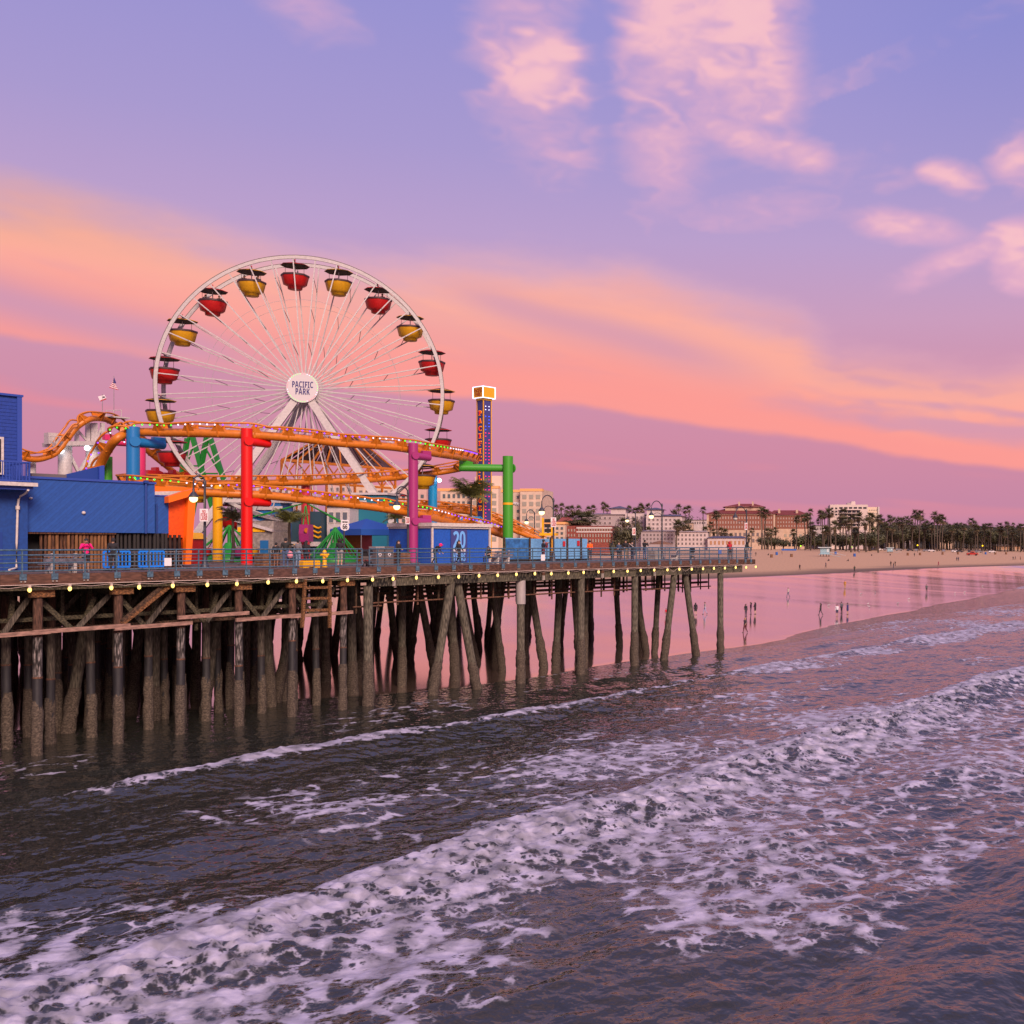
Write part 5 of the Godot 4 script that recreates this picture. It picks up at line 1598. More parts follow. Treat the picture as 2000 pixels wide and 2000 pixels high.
# ---------------------------------------------------------------- buildings and things on the deck
func slab(called: String, parent: Node3D, pts: Array, p: float, depth: float, m: Material) -> MeshInstance3D:   # a flat panel parallel to the pier edge
	var o: Vector3 = parent.position
	var poly := PackedVector2Array()
	for q in pts:
		var v := at_perp(q[0], q[1], p)
		poly.append(Vector2(v.x - o.x, v.y - o.y))
	var s := Shape.new()
	s.prism(poly, depth, Transform3D(Basis(), Vector3(0, 0, -p - depth / 2 - o.z)))
	return part(called, parent, s.mesh(), m)
func make_blue_building() -> void:
	var o := on_deck(180, 66.5)
	var b := thing("blue_building", "two level building with bright blue boarding and a fence of brown poles at its foot", "building", o)
	var X := func(px: float, p: float) -> float: return at_perp(px, HORIZON, p).x - o.x
	var box := func(called: String, x0: float, x1: float, y0: float, y1: float, p0: float, p1: float, m: Material) -> MeshInstance3D:
		return block(called, b, Vector3((x0 + x1) / 2, (y0 + y1) / 2 - o.y, -(p0 + p1) / 2 - o.z), Vector3(x1 - x0, y1 - y0, p1 - p0), m)
	var left := -14.0 - o.x
	var x46: float = X.call(46, 66.5)
	var x302: float = X.call(302, 66.5)
	var x329: float = X.call(329, 67.2)
	box.call("wall", x46, x302, 10.95, 13.95, 66.5, 74.0, M.blue_board)
	box.call("wall_coping", x46 - 0.02, x302 + 0.06, 13.952, 14.08, 66.42, 74.1, M.blue_trim)
	box.call("wall", x302 + 0.003, x329, 10.95, 13.25, 67.2, 73.0, M.blue_board)
	box.call("wall_coping", x302 + 0.065, x329 + 0.03, 13.252, 13.34, 67.15, 73.05, M.blue_trim)
	box.call("wall", left, x46 - 0.003, DECK + 0.001, 13.38, 66.0, 74.0, M.blue_low)
	box.call("gutter", left, X.call(71, 64.9), 13.42, 13.62, 64.7, 66.4, M.trim_white)
	box.call("balcony_edge", left, X.call(64, 65.0), 13.22, 13.418, 64.95, 66.45, M.blue_trim)
	# upper storey with narrow boards
	var up := group_part("upper_storey", b)
	var xt: float = X.call(42, 67.6)
	block("wall", up, Vector3((left + xt) / 2, 16.1 - o.y, -70.3 - o.z), Vector3(xt - left, 5.0, 5.2), M.blue_low)
	for k in 24:
		block("board", up, Vector3((left + xt) / 2 - 0.1, 13.75 + 0.2 * k - o.y, -67.66 - o.z), Vector3(xt - left - 0.22, 0.185, 0.06), M.blue_narrow)
	block("corner_trim", up, Vector3(xt - 0.1, 16.15 - o.y, -67.63 - o.z), Vector3(0.24, 5.1, 0.1), M.blue_trim)
	block("roof_edge", up, Vector3((left + xt) / 2, 18.66 - o.y, -70.3 - o.z), Vector3(xt - left + 0.16, 0.12, 5.5), M.blue_trim)
	rod("aerial", up, at_perp(17, 772, 68) - o, at_perp(34, 784, 68) - o, 0.02, M.wheel_dark, 5)
	var win := group_part("window", b)
	block("frame", win, Vector3(X.call(-6, 67.5), 15.2 - o.y, -67.56 - o.z), Vector3(0.68, 2.1, 0.1), M.trim_white)
	block("pane", win, Vector3(X.call(-7, 67.5) - 0.02, 15.2 - o.y, -67.49 - o.z), Vector3(0.46, 1.85, 0.06), M.window_dark)
	# balcony railing
	var rail := group_part("balcony_railing", b)
	var x0: float = left
	var x1: float = X.call(60, 65.2)
	for y in [13.72, 14.75]:
		block("rail", rail, Vector3((x0 + x1) / 2, y - o.y, -65.2 - o.z), Vector3(x1 - x0, 0.06, 0.05), M.blue_trim)
	var n := int((x1 - x0) / 0.16)
	for k in n + 1:
		block("baluster", rail, Vector3(x0 + 0.16 * k, 14.23 - o.y, -65.2 - o.z), Vector3(0.035, 1.0, 0.035), M.blue_trim)
	block("rail", rail, Vector3(x1, 14.75 - o.y, -66.4 - o.z), Vector3(0.05, 0.06, 2.4), M.blue_trim)
	for k in 14:
		block("baluster", rail, Vector3(x1, 14.23 - o.y, -65.3 - 0.17 * k - o.z), Vector3(0.035, 1.0, 0.035), M.blue_trim)
	# grey roof strip and slanted parapet
	slab("roof_strip", b, [[62, 931], [62, 924], [130, 927], [130, 936]], 71.0, 0.3, M.roof_grey)
	slab("parapet", b, [[129, 927], [203, 909], [203, 945], [129, 945]], 71.2, 0.3, M.blue_deep)
	slab("parapet_end", b, [[194, 911], [204, 909], [204, 945], [194, 945]], 71.0, 0.18, M.blue_trim)
	# pole fence at the foot
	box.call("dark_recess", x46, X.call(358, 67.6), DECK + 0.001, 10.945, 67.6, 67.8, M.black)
	var px := 80.0
	while px < 358.0:
		var p := 66.75 + rng.randf_range(-0.04, 0.06)
		var a: float = X.call(px, p)
		var m: Material = [M.pole_a, M.pole_b, M.pole_a][rng.randi() % 3] if px < 228 else M.pole_dark if px < 327 else M.pole_rust
		rod("fence_pole", b, Vector3(a, 0.001, -p - o.z), Vector3(a + rng.randf_range(-0.02, 0.02), (10.93 if px < 330 else 10.85) - o.y, -p - o.z), rng.randf_range(0.07, 0.095), m, 7)
		px += rng.randf_range(6.4, 8.2) if px < 228 else rng.randf_range(7.0, 9.0)
	bar("fence_beam", b, Vector3(X.call(38, 66.6), 10.9 - o.y, -66.6 - o.z), Vector3(X.call(226, 66.6), 10.9 - o.y, -66.6 - o.z), 0.1, 0.1, M.pole_b)
	box.call("fence_board", x46, X.call(80, 66.8), DECK + 0.002, 9.9, 66.75, 66.85, M.pole_rust)
	# pipes and small fittings
	var pts := [[55, 957, 64.9], [52, 962, 65.2], [40, 969, 65.7], [36.5, 975, 65.85], [34.5, 990, 65.85], [32.5, 1060, 65.85], [32, 1109, 65.85], [18, 1113, 65.4]]
	var path := []
	for q in pts:
		path.append(at_perp(q[0], q[1], q[2]) - o)
	var s := Shape.new()
	s.tube(path, [0.06], 8)
	part("downpipe", b, s.mesh(), M.trim_white)
	rod("downpipe_collar", b, at_perp(34.6, 988, 65.85) - o, at_perp(34.6, 995, 65.85) - o, 0.11, M.trim_white, 8)
	rod("drain_pipe", b, at_perp(285, 941, 66.4) - o, at_perp(285, 1042, 66.4) - o, 0.07, M.blue_deep, 8)
	rod("drain_pipe", b, at_perp(306, 984, 67.1) - o, at_perp(306, 1043, 67.1) - o, 0.05, M.blue_deep, 8)
	block("drain_head", b, at_perp(285, 941, 66.35) - o, Vector3(0.24, 0.16, 0.16), M.blue_deep)
	var dome := SphereMesh.new()
	dome.radius = 0.1
	dome.height = 0.2
	for q in [[163.5, 1001.5], [60, 973]]:
		part("wall_lamp", b, dome, M.trim_white, Transform3D(Basis.from_scale(Vector3(1, 0.7 if q[0] < 100 else 1.0, 1)), at_perp(q[0], q[1], 66.45) - o))
	block("door", b, Vector3(X.call(-3, 66.0) - 0.3, DECK + 1.05 - o.y, -65.97 - o.z), Vector3(0.95, 2.1, 0.06), M.blue_deep)
	# orange canopy wall next to it
	var c := on_deck(355, 66.4)
	var g := thing("orange_canopy", "bright orange slanted canopy wall beside the blue building", "canopy", c)
	slab("wall", g, [[329.5, 980], [378, 962], [371, 1102], [360, 1102], [357, 1050], [329.5, 1050]], 67.25, 0.25, M.orange_wall)
	slab("edge_column", g, [[368, 962], [384, 954], [373, 1103], [362, 1103]], 66.9, 0.34, M.orange_edge)
	slab("canopy_edge", g, [[329.5, 970], [362, 959], [386, 953], [386, 957], [366, 971], [329.5, 982]], 66.55, 0.5, M.orange_edge)
	slab("roof_band", g, [[303, 950], [385, 953], [385, 957], [303, 960]], 68.6, 0.3, M.orange_edge)
	slab("soffit", g, [[303, 960], [360, 959], [330, 969], [303, 975]], 68.3, 0.25, M.trim_white)

func make_kiosk() -> void:
	var o := on_deck(900, 65.0)
	var k := thing("kiosk", "blue ticket kiosk with white trim and a twenty years poster on its front", "kiosk", o)
	var x0 := at_perp(843, HORIZON, 65.0).x - o.x
	var x1 := at_perp(957.5, HORIZON, 65.0).x - o.x
	var h := at_perp(900, 1029, 65.0).y - DECK
	block("wall", k, Vector3((x0 + x1) / 2, h / 2, -2.6), Vector3(x1 - x0 - 0.1, h, 5.0), M.kiosk_blue)
	for x in [x0 + 0.06, x1 - 0.06]:
		block("corner_trim", k, Vector3(x, h / 2 - 0.02, 0.0), Vector3(0.14, h - 0.06, 0.12), M.trim_white)
	block("roof_trim", k, Vector3((x0 + x1) / 2, h + 0.14, -2.5), Vector3(x1 - x0 + 0.22, 0.28, 5.3), M.trim_white)
	block("top_trim", k, Vector3((x0 + x1) / 2, h - 0.09, 0.01), Vector3(x1 - x0 - 0.3, 0.1, 0.06), M.trim_white)
	block("side_trim", k, Vector3(x0 + 0.01, h - 0.05, -2.6), Vector3(0.08, 0.18, 5.0), M.trim_white)
	# poster
	var pc := group_part("poster", k)
	var cx := at_perp(900.5, HORIZON, 64.8).x - o.x
	var ph := (1102.0 - 1038.0) / 2050.0 * 83.0
	block("panel", pc, Vector3(cx, 1.35, -0.04), Vector3(1.62, ph * 0.98, 0.06), M.poster)
	text_part("lettering", pc, "20", 1.32, M.poster_light, Transform3D(Basis(), Vector3(cx, 1.78, 0.0)), true, 0.03, 1.22)
	text_part("lettering", pc, "PACIFIC PARK", 0.2, M.sign_white, Transform3D(Basis(), Vector3(cx, 0.98, 0.0)), true, 0.03, 1.25)
	text_part("lettering", pc, "YEARS", 0.62, M.poster_light, Transform3D(Basis(), Vector3(cx, 0.42, 0.0)), true, 0.03, 1.25)
	# small blue gable behind
	var g := thing("small_booth", "little booth with a pale blue gable roof behind the kiosk", "booth", on_deck(922, 72.0))
	var t := at_perp(922, 1010, 72.0).y - DECK
	var s := Shape.new()
	s.prism(PackedVector2Array([Vector2(-1.0, t - 0.75), Vector2(1.0, t - 0.75), Vector2(0, t - 0.1)]), 1.8)
	part("gable", g, s.mesh(), M.trim_white)
	bar("roof", g, Vector3(-1.25, t - 0.82, 0), Vector3(0.02, t, 0), 2.2, 0.1, M.post_sky)
	bar("roof", g, Vector3(1.25, t - 0.82, 0), Vector3(-0.02, t, 0), 2.2, 0.1, M.post_sky)
	block("wall", g, Vector3(0, (t - 0.75) / 2, 0), Vector3(2.0, t - 0.75, 1.8), M.trim_white)

func lamp_post(px: float, p: float, lamp_px: float, lamp_py: float, top_py: float, lit: bool, label: String, energy := 0.8) -> void:
	var b := on_deck(px, p)
	var t := thing("street_lamp", label, "street lamp", b, 0.0, "lamps on the pier")
	var z := depth_of(b)
	var h := at_perp(px, top_py, p).y - DECK
	var reach := at_perp(lamp_px, HORIZON, p).x - b.x
	var lamp_y := at_perp(px, lamp_py, p).y - DECK
	var post_shape := Shape.new()
	post_shape.lathe(Vector3.ZERO, [[0.24, 0.0], [0.24, 0.12], [0.15, 0.3], [0.13, 0.6], [0.085, 0.8], [0.065, h - 0.55], [0.09, h - 0.5], [0.09, h - 0.35], [0.03, h - 0.2]], 10)
	part("pole", t, post_shape.mesh(), M.iron)
	var path := []
	for k in 13:
		var w := PI * k / 12.0
		path.append(Vector3(reach / 2 - cos(PI - w) * reach / 2 * -1.0 if false else reach / 2 + cos(w) * -reach / 2, h - absf(reach) / 2 + sin(w) * absf(reach) / 2, 0))
	path[0] = Vector3(0, h - absf(reach) / 2 - 0.4, 0)
	path.append(Vector3(reach, lamp_y + 0.55, 0))
	var arm := Shape.new()
	arm.tube(path, [0.045], 7)
	part("arm", t, arm.mesh(), M.iron)
	var curl := []
	for k in 9:
		var w := PI * k / 8.0
		curl.append(Vector3(reach * 0.42 + cos(w) * -reach * 0.36, h - absf(reach) * 0.85 + sin(w) * 0.28, 0))
	var cs := Shape.new()
	cs.tube(curl, [0.025], 6)
	part("scroll", t, cs.mesh(), M.iron)
	var shade := Shape.new()
	shade.lathe(Vector3(reach, lamp_y, 0), [[0.26, 0.06], [0.27, 0.12], [0.16, 0.3], [0.07, 0.4], [0.06, 0.6]], 12)
	part("lamp_hood", t, shade.mesh(), M.iron)
	var globe := SphereMesh.new()
	globe.radius = 0.23
	globe.height = 0.44
	globe.radial_segments = 16
	globe.rings = 8
	var gl := part("lamp_globe", t, globe, M.lamp_lit if lit else M.lamp_off, Transform3D(Basis(), Vector3(reach, lamp_y - 0.03, 0)))
	if lit:
		var om := OmniLight3D.new()
		om.name = "lamp_light"
		om.light_color = Color(1.0, 0.86, 0.55)
		om.light_energy = energy
		om.light_size = 0.2
		om.omni_range = 30.0
		om.omni_attenuation = 2.0
		om.shadow_enabled = true
		gl.add_child(om)
func sign_on(called: String, label: String, px: float, py: float, p: float, w: float, h: float, lines: Array, thick := 0.03) -> void:
	var c := at_perp(px, py, p)
	var t := thing(called, label, "sign", c)
	var f := Basis(Vector3.UP, 0.0)
	block("panel", t, Vector3.ZERO, Vector3(w, h, thick), M.sign_white)
	var y := h / 2 - h / (lines.size() + 0.6) * 0.8
	for l in lines:
		text_part("lettering", t, l, h / (lines.size() + 0.8), M.letter_red_flat, Transform3D(f, Vector3(0, y, thick / 2 + 0.005)), true, 0.01, w * (0.8 if l.length() > 2 else 0.4))
		y -= h / (lines.size() + 0.6)
func make_bench(px: float, p: float, label: String) -> Node3D:
	var t := thing("bench", label, "bench", on_deck(px, p), PI * 0.0, "benches on the pier")
	for x in [-0.52, 0.52]:
		var s := Shape.new()
		s.prism(PackedVector2Array([Vector2(-0.3, 0), Vector2(-0.14, 0), Vector2(-0.1, 0.1), Vector2(0.1, 0.1), Vector2(0.14, 0), Vector2(0.3, 0), Vector2(0.3, 0.42), Vector2(-0.12, 0.42), Vector2(-0.26, 0.98), Vector2(-0.36, 0.98)]), 0.14, Transform3D(Basis(Vector3.UP, PI / 2), Vector3(x, 0, 0)))
		part("support", t, s.mesh(), M.bench_white)
	for k in 3:
		block("seat_slat", t, Vector3(0, 0.45, -0.18 + 0.2 * k), Vector3(1.85, 0.06, 0.16), M.bench_grey)
	for k in 2:
		block("back_slat", t, Vector3(0, 0.64 + 0.24 * k, 0.33 + 0.06 * k), Vector3(1.85, 0.15, 0.05), M.bench_grey)
	return t
func make_deck_things() -> void:
	var b1 := make_bench(119, 57.9, "bench with white concrete ends and grey slats before the pole fence")
	b1.rotation.y = 0.0
	make_bench(978, 59.3, "bench with white concrete ends right of the blue kiosk")
	make_bench(1317, 60.0, "bench with white ends near the far end of the rail").rotation.y = 0.6
	# plastic barriers
	for a in [[228, 60.4, "bright blue plastic barrier behind the person in black"], [296, 60.4, "bright blue plastic barrier right of the person in black"]]:
		var t := thing("barrier", a[2], "barrier", on_deck(a[0], a[1]), 0.08, "blue plastic barriers")
		var w := 1.38
		for y in [0.2, 1.04]:
			bar("rail", t, Vector3(-w / 2, y, 0), Vector3(w / 2, y, 0), 0.07, 0.09, M.barrier_blue)
		for k in 8:
			var x := -w / 2 + w * k / 7.0
			bar("slat", t, Vector3(x, 0.2, 0), Vector3(x, 1.04, 0), 0.055, 0.055 if k % 7 else 0.1, M.barrier_blue)
		for x in [-0.5, 0.5]:
			bar("foot", t, Vector3(x, 0.04, -0.3), Vector3(x, 0.04, 0.3), 0.1, 0.08, M.black)
			bar("foot_stem", t, Vector3(x, 0.05, 0), Vector3(x, 0.2, 0), 0.06, 0.06, M.black)
	for a in [[255, 61.5, "thin steel crowd barrier between the two blue ones"], [326, 62.0, "thin steel crowd barrier in front of the orange wall"]]:
		var t := thing("crowd_barrier", a[2], "barrier", on_deck(a[0], a[1]), 0.0, "steel crowd barriers")
		for y in [0.22, 1.0]:
			rod("rail", t, Vector3(-0.9, y, 0), Vector3(0.9, y, 0), 0.022, M.steel, 6)
		for k in 9:
			rod("bar", t, Vector3(-0.9 + 0.225 * k, 0.22, 0), Vector3(-0.9 + 0.225 * k, 1.0, 0), 0.014, M.steel, 5)
		for x in [-0.8, 0.8]:
			rod("foot", t, Vector3(x, 0.03, -0.3), Vector3(x, 0.22, 0), 0.02, M.steel, 5)
			rod("foot", t, Vector3(x, 0.03, 0.3), Vector3(x, 0.22, 0), 0.02, M.steel, 5)
	# hydrant
	var h := thing("hydrant", "bright yellow fire hydrant near the railing", "hydrant", on_deck(634, 58.6))
	var hs := Shape.new()
	hs.lathe(Vector3.ZERO, [[0.15, 0.0], [0.17, 0.02], [0.17, 0.14], [0.12, 0.18], [0.13, 0.4], [0.11, 0.46], [0.12, 0.74], [0.17, 0.78], [0.17, 0.84], [0.13, 0.9], [0.11, 1.0], [0.05, 1.08], [0.02, 1.1]], 14)
	part("body", h, hs.mesh(), M.hydrant)
	for e in [-1, 1]:
		rod("outlet", h, Vector3(0.1 * e, 0.8, 0), Vector3(0.27 * e, 0.8, 0), 0.08, M.hydrant, 10)
	rod("outlet", h, Vector3(0, 0.72, 0.05), Vector3(0, 0.72, 0.22), 0.1, M.hydrant, 10)
	var bump_ := thing("parking_block", "low bright yellow concrete block beside the hydrant", "block", on_deck(605, 58.3))
	var bs := Shape.new()
	bs.prism(PackedVector2Array([Vector2(-0.58, 0.06), Vector2(-0.56, 0.0), Vector2(-0.2, 0.0), Vector2(-0.18, 0.05), Vector2(0.18, 0.05), Vector2(0.2, 0.0), Vector2(0.56, 0.0), Vector2(0.58, 0.06), Vector2(0.58, 0.4), Vector2(0.54, 0.44), Vector2(-0.54, 0.44), Vector2(-0.58, 0.4)]), 0.4)
	part("body", bump_, bs.mesh(), M.hydrant)
	# planters
	for a in [[522, 61.5, 1.15, "brown wooden planter box left of the people by the rail"], [782, 61.5, 1.0, "brown wooden planter box behind the person with the phone"], [1278, 63.0, 0.85, "pale square concrete planter at the rail"]]:
		var pale: bool = a[0] == 1278
		var t := thing("planter", a[3], "planter", on_deck(a[0], a[1]))
		var m: Material = M.pile_light if pale else M.planter
		for y in 3:
			for e in [-1, 1]:
				block("board", t, Vector3(0, 0.16 + 0.28 * y, 0.42 * e), Vector3(a[2], 0.26, 0.06), m)
				block("board", t, Vector3((a[2] / 2 - 0.03) * e, 0.16 + 0.28 * y, 0), Vector3(0.055, 0.26, 0.77), m)
		block("soil", t, Vector3(0, 0.4, 0), Vector3(a[2] - 0.13, 0.7, 0.75), M.black)
	# bins
	for k in 2:
		var t := thing("waste_bin", ["left of two tall grey waste bins with a white round mark", "right of two tall grey waste bins with a white round mark"][k], "bin", on_deck(736 + 18.5 * k, 60.0), 0.0, "grey waste bins")
		block("body", t, Vector3(0, 0.6, 0), Vector3(0.66, 1.2, 0.66), M.bin)
		block("lid", t, Vector3(0, 1.25, 0), Vector3(0.72, 0.1, 0.72), M.bin_light if k == 0 else M.bin)
		var ring := TorusMesh.new()
		ring.inner_radius = 0.07
		ring.outer_radius = 0.12
		part("mark", t, ring, M.sign_white, Transform3D(Basis(Vector3.RIGHT, PI / 2) * Basis.from_scale(Vector3(1, 0.3, 1)), Vector3(0, 0.75, 0.335)))
	# pushchair
	for a in [[718, 58.6, "black pushchair parked in the gap of the railing"], [1352, 60.5, "dark pushchair with a pink bundle near the end of the rail"]]:
		var t := thing("pushchair", a[2], "pushchair", on_deck(a[0], a[1]), 0.5)
		var hood := Shape.new()
		hood.prism(PackedVector2Array([Vector2(-0.3, 0.72), Vector2(0.28, 0.78), Vector2(0.3, 0.95), Vector2(0.15, 1.1), Vector2(-0.15, 1.12), Vector2(-0.32, 0.98)]), 0.46)
		part("hood", t, hood.mesh(), M.black)
		block("seat", t, Vector3(0, 0.5, 0), Vector3(0.42, 0.12, 0.4), M.bin)
		block("back", t, Vector3(-0.2, 0.72, 0), Vector3(0.08, 0.4, 0.4), M.bin)
		block("basket", t, Vector3(0.02, 0.27, 0), Vector3(0.46, 0.16, 0.36), M.black)
		block("bundle", t, Vector3(0.06, 0.62, 0), Vector3(0.24, 0.16, 0.24), M.pink_cloth)
		for sx in [-0.28, 0.3]:
			for sz in [-0.2, 0.2]:
				rod("wheel", t, Vector3(sx, 0.1, sz - 0.025), Vector3(sx, 0.1, sz + 0.025), 0.1, M.black, 12)
				rod("frame", t, Vector3(sx, 0.12, sz), Vector3(sx * -0.4, 0.75, sz), 0.015, M.steel, 5)
		rod("handle", t, Vector3(-0.42, 1.0, -0.2), Vector3(-0.42, 1.0, 0.2), 0.02, M.black, 6)
		for sz in [-0.2, 0.2]:
			rod("frame", t, Vector3(-0.2, 0.55, sz), Vector3(-0.42, 1.0, sz), 0.015, M.steel, 5)
	var bag := thing("backpack", "pink backpack hanging beside the person in jeans", "backpack", on_deck(567, 59.2) + Vector3(0, 0.6, 0))
	var bgs := Shape.new()
	bgs.lathe(Vector3.ZERO, [[0.08, 0.0], [0.17, 0.06], [0.18, 0.2], [0.13, 0.36], [0.05, 0.42]], 10)
	part("body", bag, bgs.mesh(), M.pink_cloth)
	rod("strap", bag, Vector3(0, 0.38, 0.02), Vector3(-0.12, 0.55, 0.0), 0.015, M.pink_cloth, 5)
	# white notices on the railing
	for a in [[328, 1097.5, 0.37, 0.42, "blank white notice fixed to the railing near the orange wall"], [1060.5, 1089, 0.4, 0.46, "blank white notice fixed to the railing in front of the blue screens"], [1406, 1078, 0.5, 0.36, "blue notice on the railing near the corner"]]:
		var t := thing("notice", a[4], "sign", at_perp(a[0], a[1], EDGE - 0.09))
		block("panel", t, Vector3.ZERO, Vector3(a[2], a[3], 0.02), M.notice_blue if a[0] > 1400 else M.sign_white)
		block("clip", t, Vector3(0, a[3] * 0.3, -0.03), Vector3(a[2] * 0.5, 0.05, 0.03), M.steel)
	# lamp posts
	lamp_post(400, 62.5, 378, 974, 930, true, "lit street lamp with a curled arm right of the orange wall", 1.4)
	lamp_post(797, 62.5, 775, 990, 951, true, "lit street lamp with a curled arm left of the purple column", 1.2)
	lamp_post(1081, 62.0, 1058, 1001, 968, true, "lit street lamp in front of the blue screens", 1.2)
	lamp_post(1044, 92.0, 1028.5, 1020, 996, true, "small lit street lamp behind the green column", 1.2)
	lamp_post(1293, 66.0, 1272, 1009, 979, true, "lit street lamp above the group at the rail", 1.2)
	lamp_post(1241, 92.0, 1225, 1017, 996, true, "far lit street lamp seen before the grey hotel", 1.2)
	lamp_post(1458, 60.0, 1436, 1013, 990, false, "unlit street lamp at the corner of the pier")
	sign_on("fire_lane_sign", "white no parking fire lane sign on the lamp post beside the orange wall", 398, 1006, 62.1, 0.5, 0.75, ["NO", "FIRE", "LANE"])
	sign_on("fire_lane_sign", "white sign with red words on the lamp post by the purple column", 796, 1017, 62.1, 0.36, 0.5, ["FIRE", "LANE"])
	sign_on("fire_lane_sign", "white sign with red words on the lamp post before the blue screens", 1081, 1020, 61.6, 0.6, 0.8, ["NO", "FIRE", "LANE"])
	sign_on("fire_lane_sign", "white sign with red words above the group at the rail", 1238, 1038, 68.0, 0.5, 0.75, ["FIRE", "LANE"])
	sign_on("fire_lane_sign", "white sign with red words on the corner lamp post", 1457, 1028, 59.6, 0.5, 0.72, ["FIRE", "LANE"])
	rod("pole", get_node("fire_lane_sign_003"), Vector3(0.0, -0.3, -0.06), Vector3(0.0, DECK - get_node("fire_lane_sign_003").position.y, -0.06), 0.03, M.iron, 6)
	# route shield
	var rp := at_perp(673, 1026, 62.0)
	var r := thing("route_sign", "white route sixty six shield on a post before the green cage ride", "sign", Vector3(rp.x, DECK, rp.z))
	var y := rp.y - DECK
	rod("post", r, Vector3(0, 0, -0.05), Vector3(0, y + 0.2, -0.05), 0.05, M.iron, 8)
	var sh := Shape.new()
	sh.prism(PackedVector2Array([Vector2(-0.3, 0.34), Vector2(-0.22, 0.38), Vector2(0, 0.35), Vector2(0.22, 0.38), Vector2(0.3, 0.34), Vector2(0.27, 0.12), Vector2(0.35, -0.1), Vector2(0.28, -0.28), Vector2(0, -0.38), Vector2(-0.28, -0.28), Vector2(-0.35, -0.1), Vector2(-0.27, 0.12)]), 0.03)
	part("shield", r, sh.mesh(), M.sign_white, Transform3D(Basis(), Vector3(0, y, 0.02)))
	text_part("lettering", r, "66", 0.34, M.black, Transform3D(Basis(), Vector3(0, y - 0.1, 0.045)), true, 0.012, 0.36)
	text_part("lettering", r, "SANTA MONICA", 0.1, M.black, Transform3D(Basis(), Vector3(0, y + 0.22, 0.045)), true, 0.012, 0.42)
	# blue tent
	var tp := on_deck(716, 76.0)
	var tent := thing("canopy_tent", "blue pop-up canopy tent with an orange and pink wall behind the green ride", "tent", tp)
	var ex := 2.05
	var ye := at_perp(716, 1034, 76.0).y - DECK
	var yt := at_perp(716, 1013, 76.0).y - DECK
	var roof := Shape.new()
	for q in 4:
		var a := PI / 2 * q
		var e0 := Vector3(cos(a) - sin(a), 0, -sin(a) - cos(a)) * ex + Vector3(0, ye, 0)
		var e1 := Vector3(cos(a + PI / 2) - sin(a + PI / 2), 0, -sin(a + PI / 2) - cos(a + PI / 2)) * ex + Vector3(0, ye, 0)
		roof.tri(e0, e1, Vector3(0, yt, 0))
		roof.quad(e0, e1, e1 - Vector3(0, 0.5, 0), e0 - Vector3(0, 0.5, 0))
	part("canopy", tent, roof.mesh(), M.tent_blue)
	for sx in [-1, 1]:
		for sz in [-1, 1]:
			rod("pole", tent, Vector3(sx * ex * 0.97, 0, sz * ex * 0.97), Vector3(sx * ex * 0.97, ye, sz * ex * 0.97), 0.04, M.steel, 6)
	block("wall", tent, Vector3(-0.5, ye / 2 - 0.2, -ex * 0.9), Vector3(2.6, ye - 0.2, 0.05), M.coaster)
	block("wall", tent, Vector3(1.35, ye / 2 - 0.2, -ex * 0.9), Vector3(1.08, ye - 0.2, 0.05), M.coral)
	# blue screens
	var so := on_deck(1064, 64.5)
	var sf := thing("screen_fence", "row of sea blue fabric screens between dark wooden posts", "fence", so)
	for a in [[988, 1033], [1036.5, 1074], [1082, 1106.5], [1110, 1134], [1136.5, 1147]]:
		var m: Material = M.screen if a[0] > 1000 else M.screen_deep
		slab("screen", sf, [[a[0], 1052], [a[1], 1052.5], [a[1], 1091], [a[0] + 0.5, 1092]], 64.5, 0.04, m)
		if a[0] < 1000:
			slab("screen_border", sf, [[a[0] - 1, 1050.5], [a[1] + 1, 1051], [a[1] + 1, 1053], [a[0] - 1, 1053]], 64.47, 0.03, M.screen)
	for px in [985.0, 1034.8, 1075.5, 1108.2, 1135.2]:
		bar("post", sf, on_deck(px, 64.4) - so, at_perp(px, 1049, 64.4) - so, 0.12, 0.12, M.timber_brown)
	bar("bottom_board", sf, on_deck(985, 64.55) - so + Vector3(0, 0.16, 0), on_deck(1147, 64.55) - so + Vector3(0, 0.16, 0), 0.05, 0.26, M.black)
	for a in [[1102, 1062], [1130, 1061], [1068, 1064]]:
		slab("red_tag", sf, [[a[0] - 2.4, a[1] - 5], [a[0] + 2.4, a[1] - 5], [a[0] + 2.4, a[1] + 5], [a[0] - 2.4, a[1] + 5]], 64.42, 0.02, M.letter_red_flat)
	# pines of machinery and coloured booths behind
	make_booths()
	make_flags()
